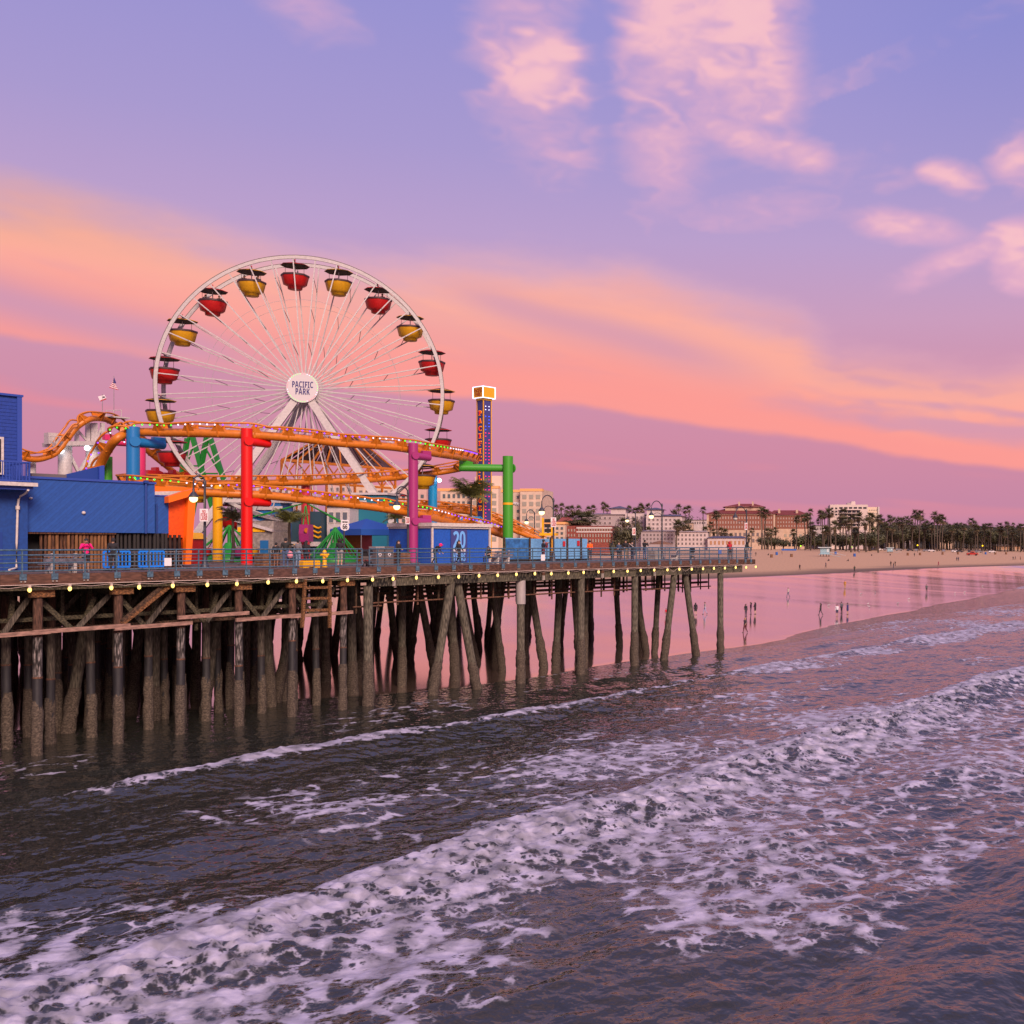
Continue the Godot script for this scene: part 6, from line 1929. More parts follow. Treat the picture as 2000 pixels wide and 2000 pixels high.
func make_yellow_lift() -> void:
	var c := at_depth(1070, HORIZON, 108.0)
	c.y = DECK
	var t := thing("lift_machine", "yellow and black lift machine standing behind the blue screens", "machine", c, -(PI / 2 - ALPHA))
	var y0 := at_depth(1070, 1040, 108.0).y - DECK
	block("base", t, Vector3(0.0, 0.55, 0), Vector3(2.2, 1.1, 1.4), M.hydrant)
	block("deck_plate", t, Vector3(0.1, y0 - 0.2, 0), Vector3(1.7, 0.25, 1.2), M.hydrant)
	for e in [-0.5, 0.45]:
		bar("mast", t, Vector3(e, 0.4, 0), Vector3(e, y0 + 1.5, 0), 0.2, 0.2, M.hydrant)
	for k in 3:
		block("counterweight", t, Vector3(0, y0 + 0.2 + 0.5 * k, 0), Vector3(0.62, 0.36, 0.4), M.black)
	for e in [-0.75, 0.75]:
		rod("wheel", t, Vector3(e, 0.35, 0.75), Vector3(e, 0.35, 1.0), 0.35, M.black, 12)
	var u := thing("parasol", "brown market parasol behind the rail near the far lamp", "parasol", on_deck(1290, 90.0))
	var s := Shape.new()
	var h := at_perp(1290, 1056, 90.0).y - DECK
	s.lathe(Vector3.ZERO, [[1.7, h - 0.5], [1.72, h - 0.46], [0.9, h - 0.18], [0.05, h]], 8)
	part("canopy", u, s.mesh(), M.planter)
	rod("pole", u, Vector3.ZERO, Vector3(0, h, 0), 0.04, M.steel, 6)
func make_booths() -> void:
	make_yellow_lift()
	var TC := -(PI / 2 - ALPHA)
	for a in [[530, 975, 1022, 64, 100.0, M.booth_blue, "booth", "game booth with a deep blue roof behind the red column"],
		[735, 968, 1048, 64, 98.0, M.booth_teal, "booth", "teal game booth behind the blue tent"],
		[674, 990, 1060, 44, 96.0, M.booth_white, "booth", "white two level booth with windows behind the lower track"],
		[515, 1018, 1070, 70, 92.0, M.booth_cream, "booth", "cream arcade with a yellow band beneath the white awning"],
		[612, 1000, 1075, 56, 95.0, M.booth_dark, "booth", "dark arcade front with yellow waves on it"],
		[372, 1052, 1090, 18, 78.0, M.gondola_red, "playhouse", "little red playhouse with a yellow roof beside the lamp post"]]:
		var z: float = a[4]
		var c := at_depth(a[0], HORIZON, z)
		c.y = DECK
		var t := thing(a[6] if a[6] != "booth" else "game_booth", a[7], a[6], c, TC)
		var w: float = a[3] * z / FOCAL
		var h := at_depth(a[0], a[1], z).y - DECK
		block("wall", t, Vector3(0, h / 2, 0), Vector3(w, h, 3.0), a[5])
		match int(a[0]):
			530:
				var s := Shape.new()
				s.prism(PackedVector2Array([Vector2(-w / 2 - 0.2, h - 0.1), Vector2(w / 2 + 0.3, h - 0.4), Vector2(w / 2, h + 0.2), Vector2(-w / 2, h + 0.35)]), 3.3)
				part("roof", t, s.mesh(), M.booth_blue)
				block("fascia", t, Vector3(0, h - 0.9, 1.55), Vector3(w + 0.4, 0.35, 0.2), M.booth_white)
			735:
				block("roof", t, Vector3(0, h + 0.1, 0), Vector3(w + 0.3, 0.2, 3.4), M.booth_white)
				block("counter", t, Vector3(0, 1.1, 1.55), Vector3(w * 0.8, 0.2, 0.4), M.booth_white)
			674:
				for k in 3:
					var win := group_part("window", t)
					block("frame", win, Vector3(w * (k - 1) * 0.3, h - 1.0, 1.5), Vector3(w * 0.24, 1.1, 0.12), M.trim_white)
					block("pane", win, Vector3(w * (k - 1) * 0.3, h - 1.0, 1.57), Vector3(w * 0.18, 0.9, 0.04), M.window_glass)
				block("roof", t, Vector3(0, h + 0.1, 0), Vector3(w + 0.4, 0.18, 3.5), M.booth_white)
			515:
				var aw := Shape.new()
				aw.prism(PackedVector2Array([Vector2(-w * 0.55, h + 0.25), Vector2(w * 0.5, h - 0.75), Vector2(w * 0.5, h - 0.95), Vector2(-w * 0.55, h - 0.05)]), 3.6)
				part("awning", t, aw.mesh(), M.booth_white)
				block("band", t, Vector3(-w * 0.1, h - 0.75, 1.53), Vector3(w * 0.75, 0.4, 0.1), M.hydrant)
				for e in [-0.3, 0.25]:
					block("door", t, Vector3(w * e, 0.9, 1.52), Vector3(0.7, 1.8, 0.08), M.booth_blue)
			612:
				for k in 3:
					var pts := []
					for q in 9:
						pts.append(Vector3(-0.4 + 0.22 * q, h - 1.4 - 0.42 * k + 0.1 * sin(q * 1.6), 1.58))
					var s := Shape.new()
					s.tube(pts, [0.09], 7)
					part("wave", t, s.mesh(), M.hydrant)
				block("ledge", t, Vector3(0, h - 2.9, 1.55), Vector3(w, 0.4, 0.3), M.booth_white)
			372:
				var s := Shape.new()
				s.prism(PackedVector2Array([Vector2(-w / 2 - 0.1, h - 0.02), Vector2(w / 2 + 0.1, h - 0.02), Vector2(0, h + 0.45)]), 3.1)
				part("roof", t, s.mesh(), M.hydrant)
				block("window", t, Vector3(0.05, h - 0.45, 1.52), Vector3(0.34, 0.3, 0.06), M.booth_blue)
func make_flags() -> void:
	var TC := -(PI / 2 - ALPHA)
	for a in [[222.5, 737, 815, "us", "stars and stripes flag on a pole above the white coaster tower"], [200, 772, 815, "bear", "white flag with a bear and a red stripe below the stars and stripes"]]:
		var z := 130.0
		var base := at_depth(a[0], a[2], z)
		var t := thing("flag", a[4], "flag", base, TC)
		var k := z / FOCAL
		rod("pole", t, Vector3.ZERO, Vector3(0, (a[2] - (734.0 if a[3] == "us" else 770.0)) * k, 0), 0.035, M.steel, 6)
		var top: float = (a[2] - a[1]) * k
		if a[3] == "us":
			# limp flag hanging in folds: stripes slant down from the pole
			for q in 9:
				var s := Shape.new()
				var y: float = top - 0.11 * q
				s.prism(PackedVector2Array([Vector2(-0.1 - 0.055 * q, y - 0.3), Vector2(0.05 + 0.06 * q, y - 0.62), Vector2(0.06 + 0.06 * q, y - 0.71), Vector2(-0.12 - 0.055 * q, y - 0.4)]), 0.03)
				part("stripe", t, s.mesh(), M.flag_red if q % 2 == 0 else M.sign_white)
			var u := Shape.new()
			u.prism(PackedVector2Array([Vector2(0.0, top + 0.05), Vector2(0.28, top - 0.75), Vector2(-0.12, top - 0.7)]), 0.05)
			part("canton", t, u.mesh(), M.sign_ink)
		else:
			var s := Shape.new()
			s.prism(PackedVector2Array([Vector2(-0.55, top - 0.15), Vector2(0.25, top + 0.05), Vector2(0.5, top - 0.4), Vector2(-0.3, top - 0.7)]), 0.03)
			part("cloth", t, s.mesh(), M.sign_white)
			var r := Shape.new()
			r.prism(PackedVector2Array([Vector2(-0.24, top - 0.62), Vector2(0.46, top - 0.36), Vector2(0.5, top - 0.5), Vector2(-0.22, top - 0.78)]), 0.04)
			part("stripe", t, r.mesh(), M.flag_red)
			var b := Shape.new()
			b.prism(PackedVector2Array([Vector2(0.0, top - 0.25), Vector2(0.12, top - 0.14), Vector2(0.3, top - 0.14), Vector2(0.36, top - 0.34), Vector2(0.24, top - 0.3), Vector2(0.08, top - 0.36)]), 0.045)
			part("bear", t, b.mesh(), M.bear)

# ---------------------------------------------------------------- palms and trees
func frond(s: Shape, root: Vector3, dir: Vector3, length: float, droop: float, width: float, pairs: int, twist := 0.0) -> void:
	var pts := []
	var d := dir.normalized()
	var p := root
	for k in 9:
		pts.append(p)
		d = (d + Vector3.DOWN * droop * (0.25 + k * 0.1)).normalized()
		p += d * length / 8.0
	s.tube(pts, [0.035, 0.03, 0.025, 0.02, 0.016, 0.012, 0.01, 0.008, 0.004], 4, false)
	for k in pairs:
		var t := 0.12 + 0.86 * k / (pairs - 1.0)
		var f := t * 8.0
		var i := mini(int(f), 7)
		var a: Vector3 = (pts[i] as Vector3).lerp(pts[i + 1], f - i)
		var dd: Vector3 = (pts[i + 1] - pts[i]).normalized()
		var side := dd.cross(Vector3.UP).normalized()
		var w := width * (0.35 + 1.3 * sin(PI * clampf(t * 0.85 + 0.12, 0.0, 1.0))) * rng.randf_range(0.8, 1.15)
		for e in [-1.0, 1.0]:
			var tip: Vector3 = a + (side * e + dd * 0.75 + Vector3.DOWN * rng.randf_range(0.25, 0.75)).normalized() * w
			var b: Vector3 = a + dd * length * 0.032
			s.tri(a, b, tip)
func feather_palm(px: float, p: float, crown_py: float, size: float, label: String, dense := 16, dry := false) -> void:
	var base := on_deck(px, p)
	var h := at_perp(px, crown_py, p).y - DECK
	var t := thing("palm_tree", label, "palm tree", base)
	var s := Shape.new()
	var path := []
	var rad := []
	for k in 8:
		path.append(Vector3(0.08 * sin(k * 0.7), h * k / 7.0, 0.05 * k))
		rad.append(lerpf(0.15, 0.09, k / 7.0))
	s.tube(path, rad, 9)
	part("trunk", t, s.mesh(), M.palm_trunk)
	var c := Shape.new()
	for k in dense:
		var w := TAU * k / dense + rng.randf_range(-0.2, 0.2)
		var rise := rng.randf_range(0.3, 2.4)
		frond(c, path[-1], Vector3(cos(w), rise, sin(w)), size * rng.randf_range(0.85, 1.15), rng.randf_range(0.16, 0.3), size * 0.34, 26)
	part("crown", t, c.mesh(), M.palm_dry if dry else M.palm_leaf)
func fan_palm(called: String, sd: int, h: float, skirt: float) -> Node3D:      # a tall fan palm, its crown a few metres across
	rng.seed = sd
	var t := Node3D.new()
	t.name = called
	var s := Shape.new()
	var path := []
	for k in 6:
		path.append(Vector3(0.25 * sin(k * 0.8 + sd), h * k / 5.0, 0.2 * sin(k * 0.6 + sd * 2.0)))
	s.tube(path, [0.42, 0.34, 0.3, 0.28, 0.27, 0.3], 7)
	part("trunk", t, s.mesh(), M.palm_trunk)
	var c := Shape.new()
	c.tinted = true
	var top: Vector3 = path[-1]
	for k in 60:
		var w := rng.randf() * TAU
		var el := rng.randf_range(-0.75, 1.35)
		var d := Vector3(cos(w) * cos(el), sin(el), sin(w) * cos(el)).normalized()
		var l := rng.randf_range(1.7, 2.8)
		var at := top + d * l * 0.55
		var g := rng.randf_range(0.6, 1.15)
		c.tint = Color(0.085, 0.088, 0.034) * g if el > -0.35 else Color(0.15, 0.105, 0.055) * g
		var side := d.cross(Vector3.UP).normalized()
		var upv := side.cross(d).normalized()
		for b in 7:
			var a := (b - 3.0) * 0.36
			var dir := (d * cos(a) + side * sin(a)).normalized()
			var tip := at + dir * l * 0.7 + Vector3.DOWN * 0.25
			var e := side * 0.16 + upv * rng.randf_range(-0.06, 0.06)
			c.tri(at - e, at + e, tip)
	# dead leaves hanging under the crown
	for k in int(skirt * 26):
		var w := rng.randf() * TAU
		var y := -rng.randf() * skirt
		var o := Vector3(cos(w), 0, sin(w))
		c.tint = Color(0.115, 0.085, 0.05) * rng.randf_range(0.55, 1.0)
		var a := top + Vector3(0, y, 0) + o * 0.25
		var side := o.cross(Vector3.UP) * 0.35
		var tip := a + o * rng.randf_range(0.5, 1.1) + Vector3.DOWN * 1.1
		c.tri(a - side, a + side, tip)
	part("crown", t, c.mesh(), M.leaf_tinted)
	return t
func broad_tree(called: String, sd: int, h: float, r: float, tint: Color) -> Node3D:
	rng.seed = sd
	var t := Node3D.new()
	t.name = called
	var s := Shape.new()
	s.tube([Vector3.ZERO, Vector3(0.1, h * 0.3, 0), Vector3(0, h * 0.55, 0.1)], [0.4, 0.32, 0.2], 7)
	for k in 5:
		var w := TAU * k / 5.0 + 0.4
		s.tube([Vector3(0.05, h * 0.3, 0), Vector3(cos(w) * r * 0.35, h * 0.52, sin(w) * r * 0.35), Vector3(cos(w) * r * 0.65, h * 0.7, sin(w) * r * 0.65)], [0.18, 0.12, 0.05], 5)
	part("trunk", t, s.mesh(), M.palm_trunk)
	var c := Shape.new()
	c.tinted = true
	var lumps := []
	for k in 11:
		var w := rng.randf() * TAU
		lumps.append([Vector3(cos(w) * r * rng.randf_range(0.1, 0.75), h * rng.randf_range(0.45, 0.86), sin(w) * r * rng.randf_range(0.1, 0.75)), r * rng.randf_range(0.3, 0.5)])
	for k in 900:
		var l: Array = lumps[rng.randi() % lumps.size()]
		var d := Vector3(rng.randfn(), rng.randfn(), rng.randfn()).normalized()
		var at: Vector3 = l[0] + d * l[1] * sqrt(rng.randf())
		var u := d.cross(Vector3(rng.randfn(), rng.randfn(), rng.randfn())).normalized() * rng.randf_range(0.2, 0.45)
		var v := u.cross(d).normalized() * rng.randf_range(0.2, 0.42) + d * rng.randf_range(-0.1, 0.1)
		c.tint = tint * rng.randf_range(0.6, 1.25)
		c.quad(at - u, at - v, at + u, at + v)
	part("crown", t, c.mesh(), M.leaf_tinted)
	return t

# ---------------------------------------------------------------- the town behind the beach
const TURN := -(PI / 2 - ALPHA)
var town_z := 700.0
func lot(called: String, label: String, category: String, px: float, z: float) -> Node3D:
	var c := at_depth(px, HORIZON, z)
	c.y = maxf(sand_height(c.x, -c.z), 1.0) - 0.3
	var t := thing(called, label, category, c, TURN)
	t.set_meta("px", px)
	t.set_meta("z", z)
	return t
func lx(t: Node3D, px: float) -> float:
	return (px - t.get_meta("px")) * t.get_meta("z") / FOCAL
func ly(t: Node3D, py: float) -> float:
	return (HORIZON - py) * t.get_meta("z") / FOCAL + EYE.y - t.position.y
func mass(called: String, t: Node3D, px0: float, px1: float, py0: float, py1: float, front: float, deep: float, m: Material) -> MeshInstance3D:
	var y0 := ly(t, py1)
	var y1 := ly(t, py0)
	return block(called, t, Vector3((lx(t, px0) + lx(t, px1)) / 2, (y0 + y1) / 2, front - deep / 2), Vector3(lx(t, px1) - lx(t, px0), y1 - y0, deep), m)
func windows(t: Node3D, px0: float, px1: float, py0: float, py1: float, cols: int, rows: int, front: float, fill_x: float, fill_y: float, m: Material, frame: Material = null) -> void:
	var w := (lx(t, px1) - lx(t, px0)) / cols
	var h := (ly(t, py0) - ly(t, py1)) / rows
	for r in rows:
		for k in cols:
			var c := Vector3(lx(t, px0) + (k + 0.5) * w, ly(t, py0) - (r + 0.5) * h, front)
			if frame:
				var g := block("window", t, c + Vector3(0, 0, 0.06), Vector3(w * fill_x * 1.35, h * fill_y * 1.25, 0.2), frame)
				# the pane keeps its size inside the stretched frame
				block("pane", g, Vector3(0, 0, 0.55), Vector3(0.72, 0.78, 0.4), m)
			else:
				block("window", t, c, Vector3(w * fill_x, h * fill_y, 0.24), m)
func hip_roof(called: String, t: Node3D, px0: float, px1: float, eave: float, ridge0: float, ridge1: float, top: float, front: float, deep: float, m: Material, over := 0.8) -> void:
	var s := Shape.new()
	var a := Vector3(lx(t, px0) - over, ly(t, eave), front + over)
	var b := Vector3(lx(t, px1) + over, ly(t, eave), front + over)
	var c := b - Vector3(0, 0, deep + 2 * over)
	var d := a - Vector3(0, 0, deep + 2 * over)
	var r0 := Vector3(lx(t, ridge0), ly(t, top), front - deep / 2)
	var r1 := Vector3(lx(t, ridge1), ly(t, top), front - deep / 2)
	s.quad(a, r0, r1, b)
	s.quad(c, r1, r0, d)
	s.tri(b, r1, c)
	s.tri(d, r0, a)
	s.quad(a, b, c, d)
	part(called, t, s.mesh(), m)
func make_town() -> void:
	# hill with gardens behind the hotels
	var hill := Shape.new()
	var prev := []
	for k in 61:
		var px := 700.0 + 1500.0 * k / 60.0
		var z := 900.0
		var top := 1052.0 - 18.0 * smoothstep(900.0, 1300.0, px) - 8.0 * smoothstep(1500.0, 1700.0, px) + 14.0 * smoothstep(1850.0, 2150.0, px) + 3.0 * n2(px * 0.03, 2.0)
		var f := at_depth(px, HORIZON + 4, z - 60.0)
		var g := at_depth(px, top, z)
		var e := at_depth(px, top + 6, z + 400.0)
		if prev:
			hill.quad(prev[0], prev[1], g, f)
			hill.quad(prev[1], prev[2], e, g)
		prev = [f, g, e]
	structure("hill", hill.mesh(), M.hill)
	# cream hotel with rows of windows
	var t := lot("hotel", "cream hotel with pale square windows behind the green column", "hotel", 960, 430)
	mass("wall", t, 852, 922, 955, 1085, 0, 20, M.cream)
	mass("wall", t, 922.4, 977, 951, 1085, 3, 22, M.cream_b)
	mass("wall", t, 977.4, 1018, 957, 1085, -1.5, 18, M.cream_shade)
	mass("wall", t, 1018.4, 1061, 956, 1085, 2.2, 22, M.cream)
	mass("penthouse", t, 955, 975, 928, 955, -4, 10, M.cream_b)
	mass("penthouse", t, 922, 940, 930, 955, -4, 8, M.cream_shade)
	for a in [[852, 922, 955, 0.2], [922.4, 977, 951, 3.2], [977.4, 1018, 957, -1.3], [1018.4, 1061, 956, 2.4]]:
		mass("cornice", t, a[0] - 0.4, a[1] + 0.4, a[2] - 1.2, a[2] + 3.8, a[3], 3.0, M.cornice_orange)
	windows(t, 853, 920, 962, 1060, 7, 7, 0.05, 0.5, 0.55, M.window_teal)
	windows(t, 926, 975, 962, 1060, 4, 7, 3.05, 0.7, 0.6, M.window_pale)
	windows(t, 980, 1016, 964, 1060, 3, 7, -1.45, 0.36, 0.42, M.window_teal)
	windows(t, 1020, 1060, 964, 1060, 3, 7, 2.25, 0.6, 0.6, M.window_pale)
	# pale blocks seen through the wheel's legs
	t = lot("pink_block", "pink and cream apartment block seen through the legs of the wheel", "apartment block", 720, 330)
	mass("wall", t, 640, 690, 941, 1090, 0, 14, M.pink_stucco)
	mass("wall", t, 690.4, 770, 947, 1090, -2, 14, M.cream)
	mass("wall", t, 770.4, 836, 955, 1090, 1.5, 14, M.pink_stucco)
	windows(t, 643, 688, 948, 1040, 4, 6, 0.05, 0.45, 0.45, M.window_mid, M.trim_white)
	windows(t, 694, 768, 953, 1040, 6, 6, -1.95, 0.5, 0.4, M.window_mid)
	windows(t, 773, 834, 962, 1040, 5, 5, 1.55, 0.45, 0.42, M.window_teal)
	t = lot("white_house", "white house with small windows between the red column and the wheel", "house", 535, 300)
	mass("wall", t, 500, 570, 946, 1090, 0, 12, M.hotel_white)
	windows(t, 505, 566, 952, 1030, 5, 4, 0.05, 0.4, 0.4, M.window_mid)
	# small orange and white building
	t = lot("shop_building", "small white and orange building beside the brick one", "building", 1095, 420)
	mass("wall", t, 1062, 1104, 1022, 1080, 0, 14, M.cream)
	mass("cornice", t, 1061, 1105, 1019.5, 1024, 0.4, 15, M.cornice_orange)
	windows(t, 1066, 1102, 1027, 1056, 4, 3, 0.05, 0.5, 0.5, M.window_teal)
	# brick building with a flat dark roof
	t = lot("brick_building", "low red brick building with white bands and a dark roof", "building", 1150, 400)
	mass("wall", t, 1107, 1195, 1027, 1080, 0, 18, M.brick_red)
	mass("band", t, 1126, 1195.4, 1029.5, 1032.5, 0.25, 1.0, M.trim_white)
	mass("band", t, 1126, 1195.4, 1037.5, 1040, 0.25, 1.0, M.trim_white)
	hip_roof("roof", t, 1126, 1194, 1029, 1130, 1190, 1026, 0, 18, M.roof_slate, 0.4)
	windows(t, 1128, 1194, 1032.5, 1037.5, 13, 1, 0.05, 0.5, 0.8, M.window_pale)
	windows(t, 1128, 1194, 1041, 1061, 12, 2, 0.05, 0.42, 0.62, M.window_pale)
	windows(t, 1108, 1125, 1031, 1060, 3, 3, 0.05, 0.4, 0.5, M.window_pale)
	t = lot("red_roof_house", "house with a plain red tiled roof behind the brick building", "house", 1097, 520)
	mass("wall", t, 1090, 1112, 1020, 1075, 0, 10, M.trim_white)
	hip_roof("roof", t, 1090, 1112, 1020, 1094, 1108, 1009, 0, 12, M.roof_red)
	# grey hotel with slate roofs
	t = lot("grey_hotel", "long grey and white hotel with dark slate roofs and a roof pavilion", "hotel", 1240, 620)
	mass("wall", t, 1138, 1262, 1004, 1085, 0, 24, M.hotel_grey)
	mass("wall", t, 1222, 1259, 1003, 1085, 2.2, 10, M.hotel_white)
	mass("pavilion", t, 1192, 1221, 992, 1004, -2, 12, M.hotel_white)
	hip_roof("roof", t, 1190, 1223, 993, 1205, 1208, 987.5, -2, 12, M.roof_slate, 1.2)
	hip_roof("roof", t, 1150, 1262, 1005, 1160, 1255, 1001.5, 0, 22, M.roof_slate, 0.8)
	windows(t, 1158, 1196, 1007, 1056, 4, 5, 0.05, 0.5, 0.42, M.window_mid, M.hotel_white)
	windows(t, 1208, 1258, 1006, 1056, 6, 5, 2.25, 0.4, 0.42, M.window_mid, M.hotel_white)
	t = lot("grey_hotel", "second block of the grey hotel with a white front beside the tall palms", "hotel", 1300, 600)
	mass("wall", t, 1262, 1332, 1008, 1085, 0, 22, M.hotel_white)
	mass("pavilion", t, 1262, 1292, 995, 1008, -3, 12, M.hotel_white)
	hip_roof("roof", t, 1261, 1294, 995, 1275, 1280, 990.5, -3, 12, M.roof_slate, 1.0)
	hip_roof("roof", t, 1276, 1332, 1008, 1284, 1324, 1004, 0, 20, M.roof_slate, 0.8)
	windows(t, 1264, 1330, 1011, 1036, 8, 3, 0.05, 0.42, 0.42, M.window_mid, M.hotel_white)
	t = lot("beach_wing", "low white hotel wing with rows of small windows along the sand", "hotel", 1340, 560)
	mass("wall", t, 1252, 1318, 1037, 1085, 0, 14, M.hotel_grey)
	mass("wall", t, 1318.4, 1382, 1038, 1085, -2, 14, M.hotel_white)
	mass("wall", t, 1382.4, 1458, 1051, 1085, 1.5, 14, M.hotel_white)
	hip_roof("roof", t, 1252, 1318, 1038, 1256, 1314, 1035.5, 0, 14, M.roof_slate, 0.6)
	hip_roof("roof", t, 1318, 1382, 1039, 1324, 1376, 1036.5, -2, 14, M.roof_slate, 0.6)
	hip_roof("roof", t, 1382, 1458, 1051, 1390, 1450, 1047, 1.5, 14, M.roof_slate, 0.6)
	windows(t, 1254, 1316, 1041, 1064, 9, 3, 0.05, 0.45, 0.5, M.window_mid)
	windows(t, 1321, 1380, 1041, 1066, 8, 3, -1.95, 0.42, 0.48, M.window_mid)
	windows(t, 1385, 1456, 1054, 1066, 9, 1, 1.55, 0.5, 0.6, M.window_warm)
	# brick hotel with red tiled roofs
	t = lot("brick_hotel", "large brick hotel with red tiled hip roofs and a pale stone base", "hotel", 1480, 720)
	mass("wall", t, 1381, 1513, 1005, 1035, 0, 40, M.brick_brown)
	mass("corner_pier", t, 1380.5, 1384.5, 1004.6, 1036, 0.35, 2, M.stone)
	mass("corner_pier", t, 1486, 1489, 1004.6, 1036, 0.35, 2, M.stone)
	mass("corner_pier", t, 1510.5, 1514, 1004.6, 1036, 0.35, 2, M.stone)
	mass("base", t, 1382, 1530, 1035.3, 1090, 1.0, 40, M.stone)
	mass("upper_wall", t, 1415, 1490, 988, 996, -12, 20, M.stone)
	mass("eave_band", t, 1380, 1514.4, 1003.2, 1005.6, 0.5, 41, M.stone)
	hip_roof("roof", t, 1380, 1514, 1003.4, 1416, 1492, 991.5, 0, 40, M.roof_tile, 1.4)
	hip_roof("roof", t, 1413, 1492, 989, 1440, 1474, 981.5, -12, 20, M.roof_tile, 1.2)
	windows(t, 1388, 1484, 1007, 1034, 18, 3, 0.06, 0.42, 0.55, M.window_stone)
	windows(t, 1491, 1509, 1007, 1034, 4, 3, 0.06, 0.42, 0.55, M.window_stone)
	windows(t, 1390, 1510, 1038, 1062, 14, 2, 1.06, 0.5, 0.55, M.window_mid)
	for a in [[1443, 979], [1470, 978.5], [1490, 990], [1497, 993]]:
		mass("chimney", t, a[0] - 1.6, a[0] + 1.6, a[1], a[1] + 8, -8, 2.0, M.stone)
	t = lot("brick_hotel", "right wing of the brick hotel with arches along its pale ground floor", "hotel", 1545, 740)
	mass("wall", t, 1514.5, 1580, 1007, 1035, 0, 36, M.brick_brown)
	mass("corner_pier", t, 1577, 1580.4, 1006.6, 1036, 0.4, 2, M.stone)
	mass("eave_band", t, 1514, 1580.6, 1005.6, 1007.8, 0.4, 37, M.stone)
	mass("base", t, 1516, 1580, 1033, 1090, 2.0, 36, M.stone)
	hip_roof("roof", t, 1502, 1580, 1006, 1512, 1560, 995, 0, 36, M.roof_tile, 1.2)
	windows(t, 1517, 1576, 1009, 1031, 11, 3, 0.06, 0.4, 0.5, M.window_stone)
	windows(t, 1519, 1578, 1042, 1050, 6, 1, 2.06, 0.5, 0.7, M.window_pale)
	for k in 8:
		var arch := Shape.new()
		var pts := PackedVector2Array([Vector2(-0.9, 0.0), Vector2(0.9, 0.0)])
		for q in 7:
			pts.append(Vector2(cos(PI * q / 6.0) * 0.9, 2.0 + sin(PI * q / 6.0) * 0.9))
		arch.prism(pts, 0.3)
		part("arch", t, arch.mesh(), M.window_dark, Transform3D(Basis(), Vector3(lx(t, 1520 + 7.4 * k), ly(t, 1067), 2.05)))
	for a in [[1522, 993], [1557, 995]]:
		mass("chimney", t, a[0] - 2.2, a[0] + 2.2, a[1], a[1] + 9, -6, 3.0, M.stone)
	# white tower block
	t = lot("white_block", "white apartment block with a grid of dark balconies above the palms", "apartment block", 1668, 760)
	mass("wall", t, 1621.5, 1695, 985.5, 1075, 0, 30, M.block_white)
	mass("wall", t, 1695.3, 1718, 990, 1075, -3, 26, M.block_cream)
	mass("plant_room", t, 1664, 1672, 978.5, 986, -6, 8, M.block_white)
	mass("plant_room", t, 1656, 1664, 981.5, 986, -6, 8, M.hotel_grey)
	windows(t, 1622, 1637, 990, 1008, 2, 3, 0.05, 0.5, 0.55, M.window_dark)
	windows(t, 1638, 1694, 990, 994, 6, 1, 0.05, 0.7, 0.8, M.window_dark)
	windows(t, 1638.5, 1680.5, 996, 1029, 5, 5, 0.05, 0.8, 0.78, M.window_dark)
	for r in 6:
		mass("balcony_slab", t, 1638, 1681, 995.2 + 6.6 * r, 996.3 + 6.6 * r, 1.6, 1.6, M.block_white)
	windows(t, 1697, 1715, 993, 1050, 4, 9, -2.95, 0.6, 0.3, M.window_pale)
	mass("side_fin", t, 1715.5, 1718.4, 989.5, 1075, -2.0, 2, M.trim_white)
	t = lot("podium_house", "pale house with a dark gable window among the palms", "house", 1672, 700)
	mass("wall", t, 1655, 1690, 1035, 1075, 0, 12, M.hotel_white)
	windows(t, 1664, 1677, 1031, 1043, 1, 1, 0.1, 0.9, 0.9, M.window_dark)
	# houses half hidden along the right
	for a in [[1600, 1027, 22, 660, M.hotel_white, "pale flat roofed house left of the white block"], [1775, 1026, 16, 800, M.hotel_white, "pink white house top right of the white block"], [1850, 1033, 30, 830, M.stone, "long pale house among trees on the right"], [1745, 1040, 26, 780, M.stone, "pale house behind dense trees right of the white block"], [1935, 1041, 26, 900, M.hotel_grey, "grey house among trees near the right edge"], [1365, 1016, 30, 820, M.hotel_white, "white house on the hill left of the brick hotel"], [1340, 1022, 26, 800, M.stone, "stone coloured house on the hill behind the palms"]]:
		t = lot("house", a[5], "house", a[0], a[3])
		mass("wall", t, a[0] - a[2] / 2.0, a[0] + a[2] / 2.0, a[1], 1078, 0, 12, a[4])
		mass("roof_edge", t, a[0] - a[2] / 2.0 - 0.5, a[0] + a[2] / 2.0 + 0.5, a[1] - 1.0, a[1], 0.5, 13, M.roof_grey)
		windows(t, a[0] - a[2] / 2.0 + 1, a[0] + a[2] / 2.0 - 1, a[1] + 1.5, a[1] + 9, int(a[2] / 5.0), 1, 0.05, 0.5, 0.6, M.window_mid)
	# low beach pavilion on the far right
	t = lot("beach_pavilion", "long low beach pavilion with a flat roof at the right end of the sand", "pavilion", 1965, 760)
	mass("wall", t, 1944, 1996, 1066, 1076, 0, 8, M.stone)
	mass("roof", t, 1941, 1999, 1063.5, 1066, 1.2, 11, M.roof_grey)
	windows(t, 1946, 1994, 1068, 1073, 9, 1, 0.1, 0.6, 0.8, M.window_warm)
	make_vegetation()
	make_beach_things()
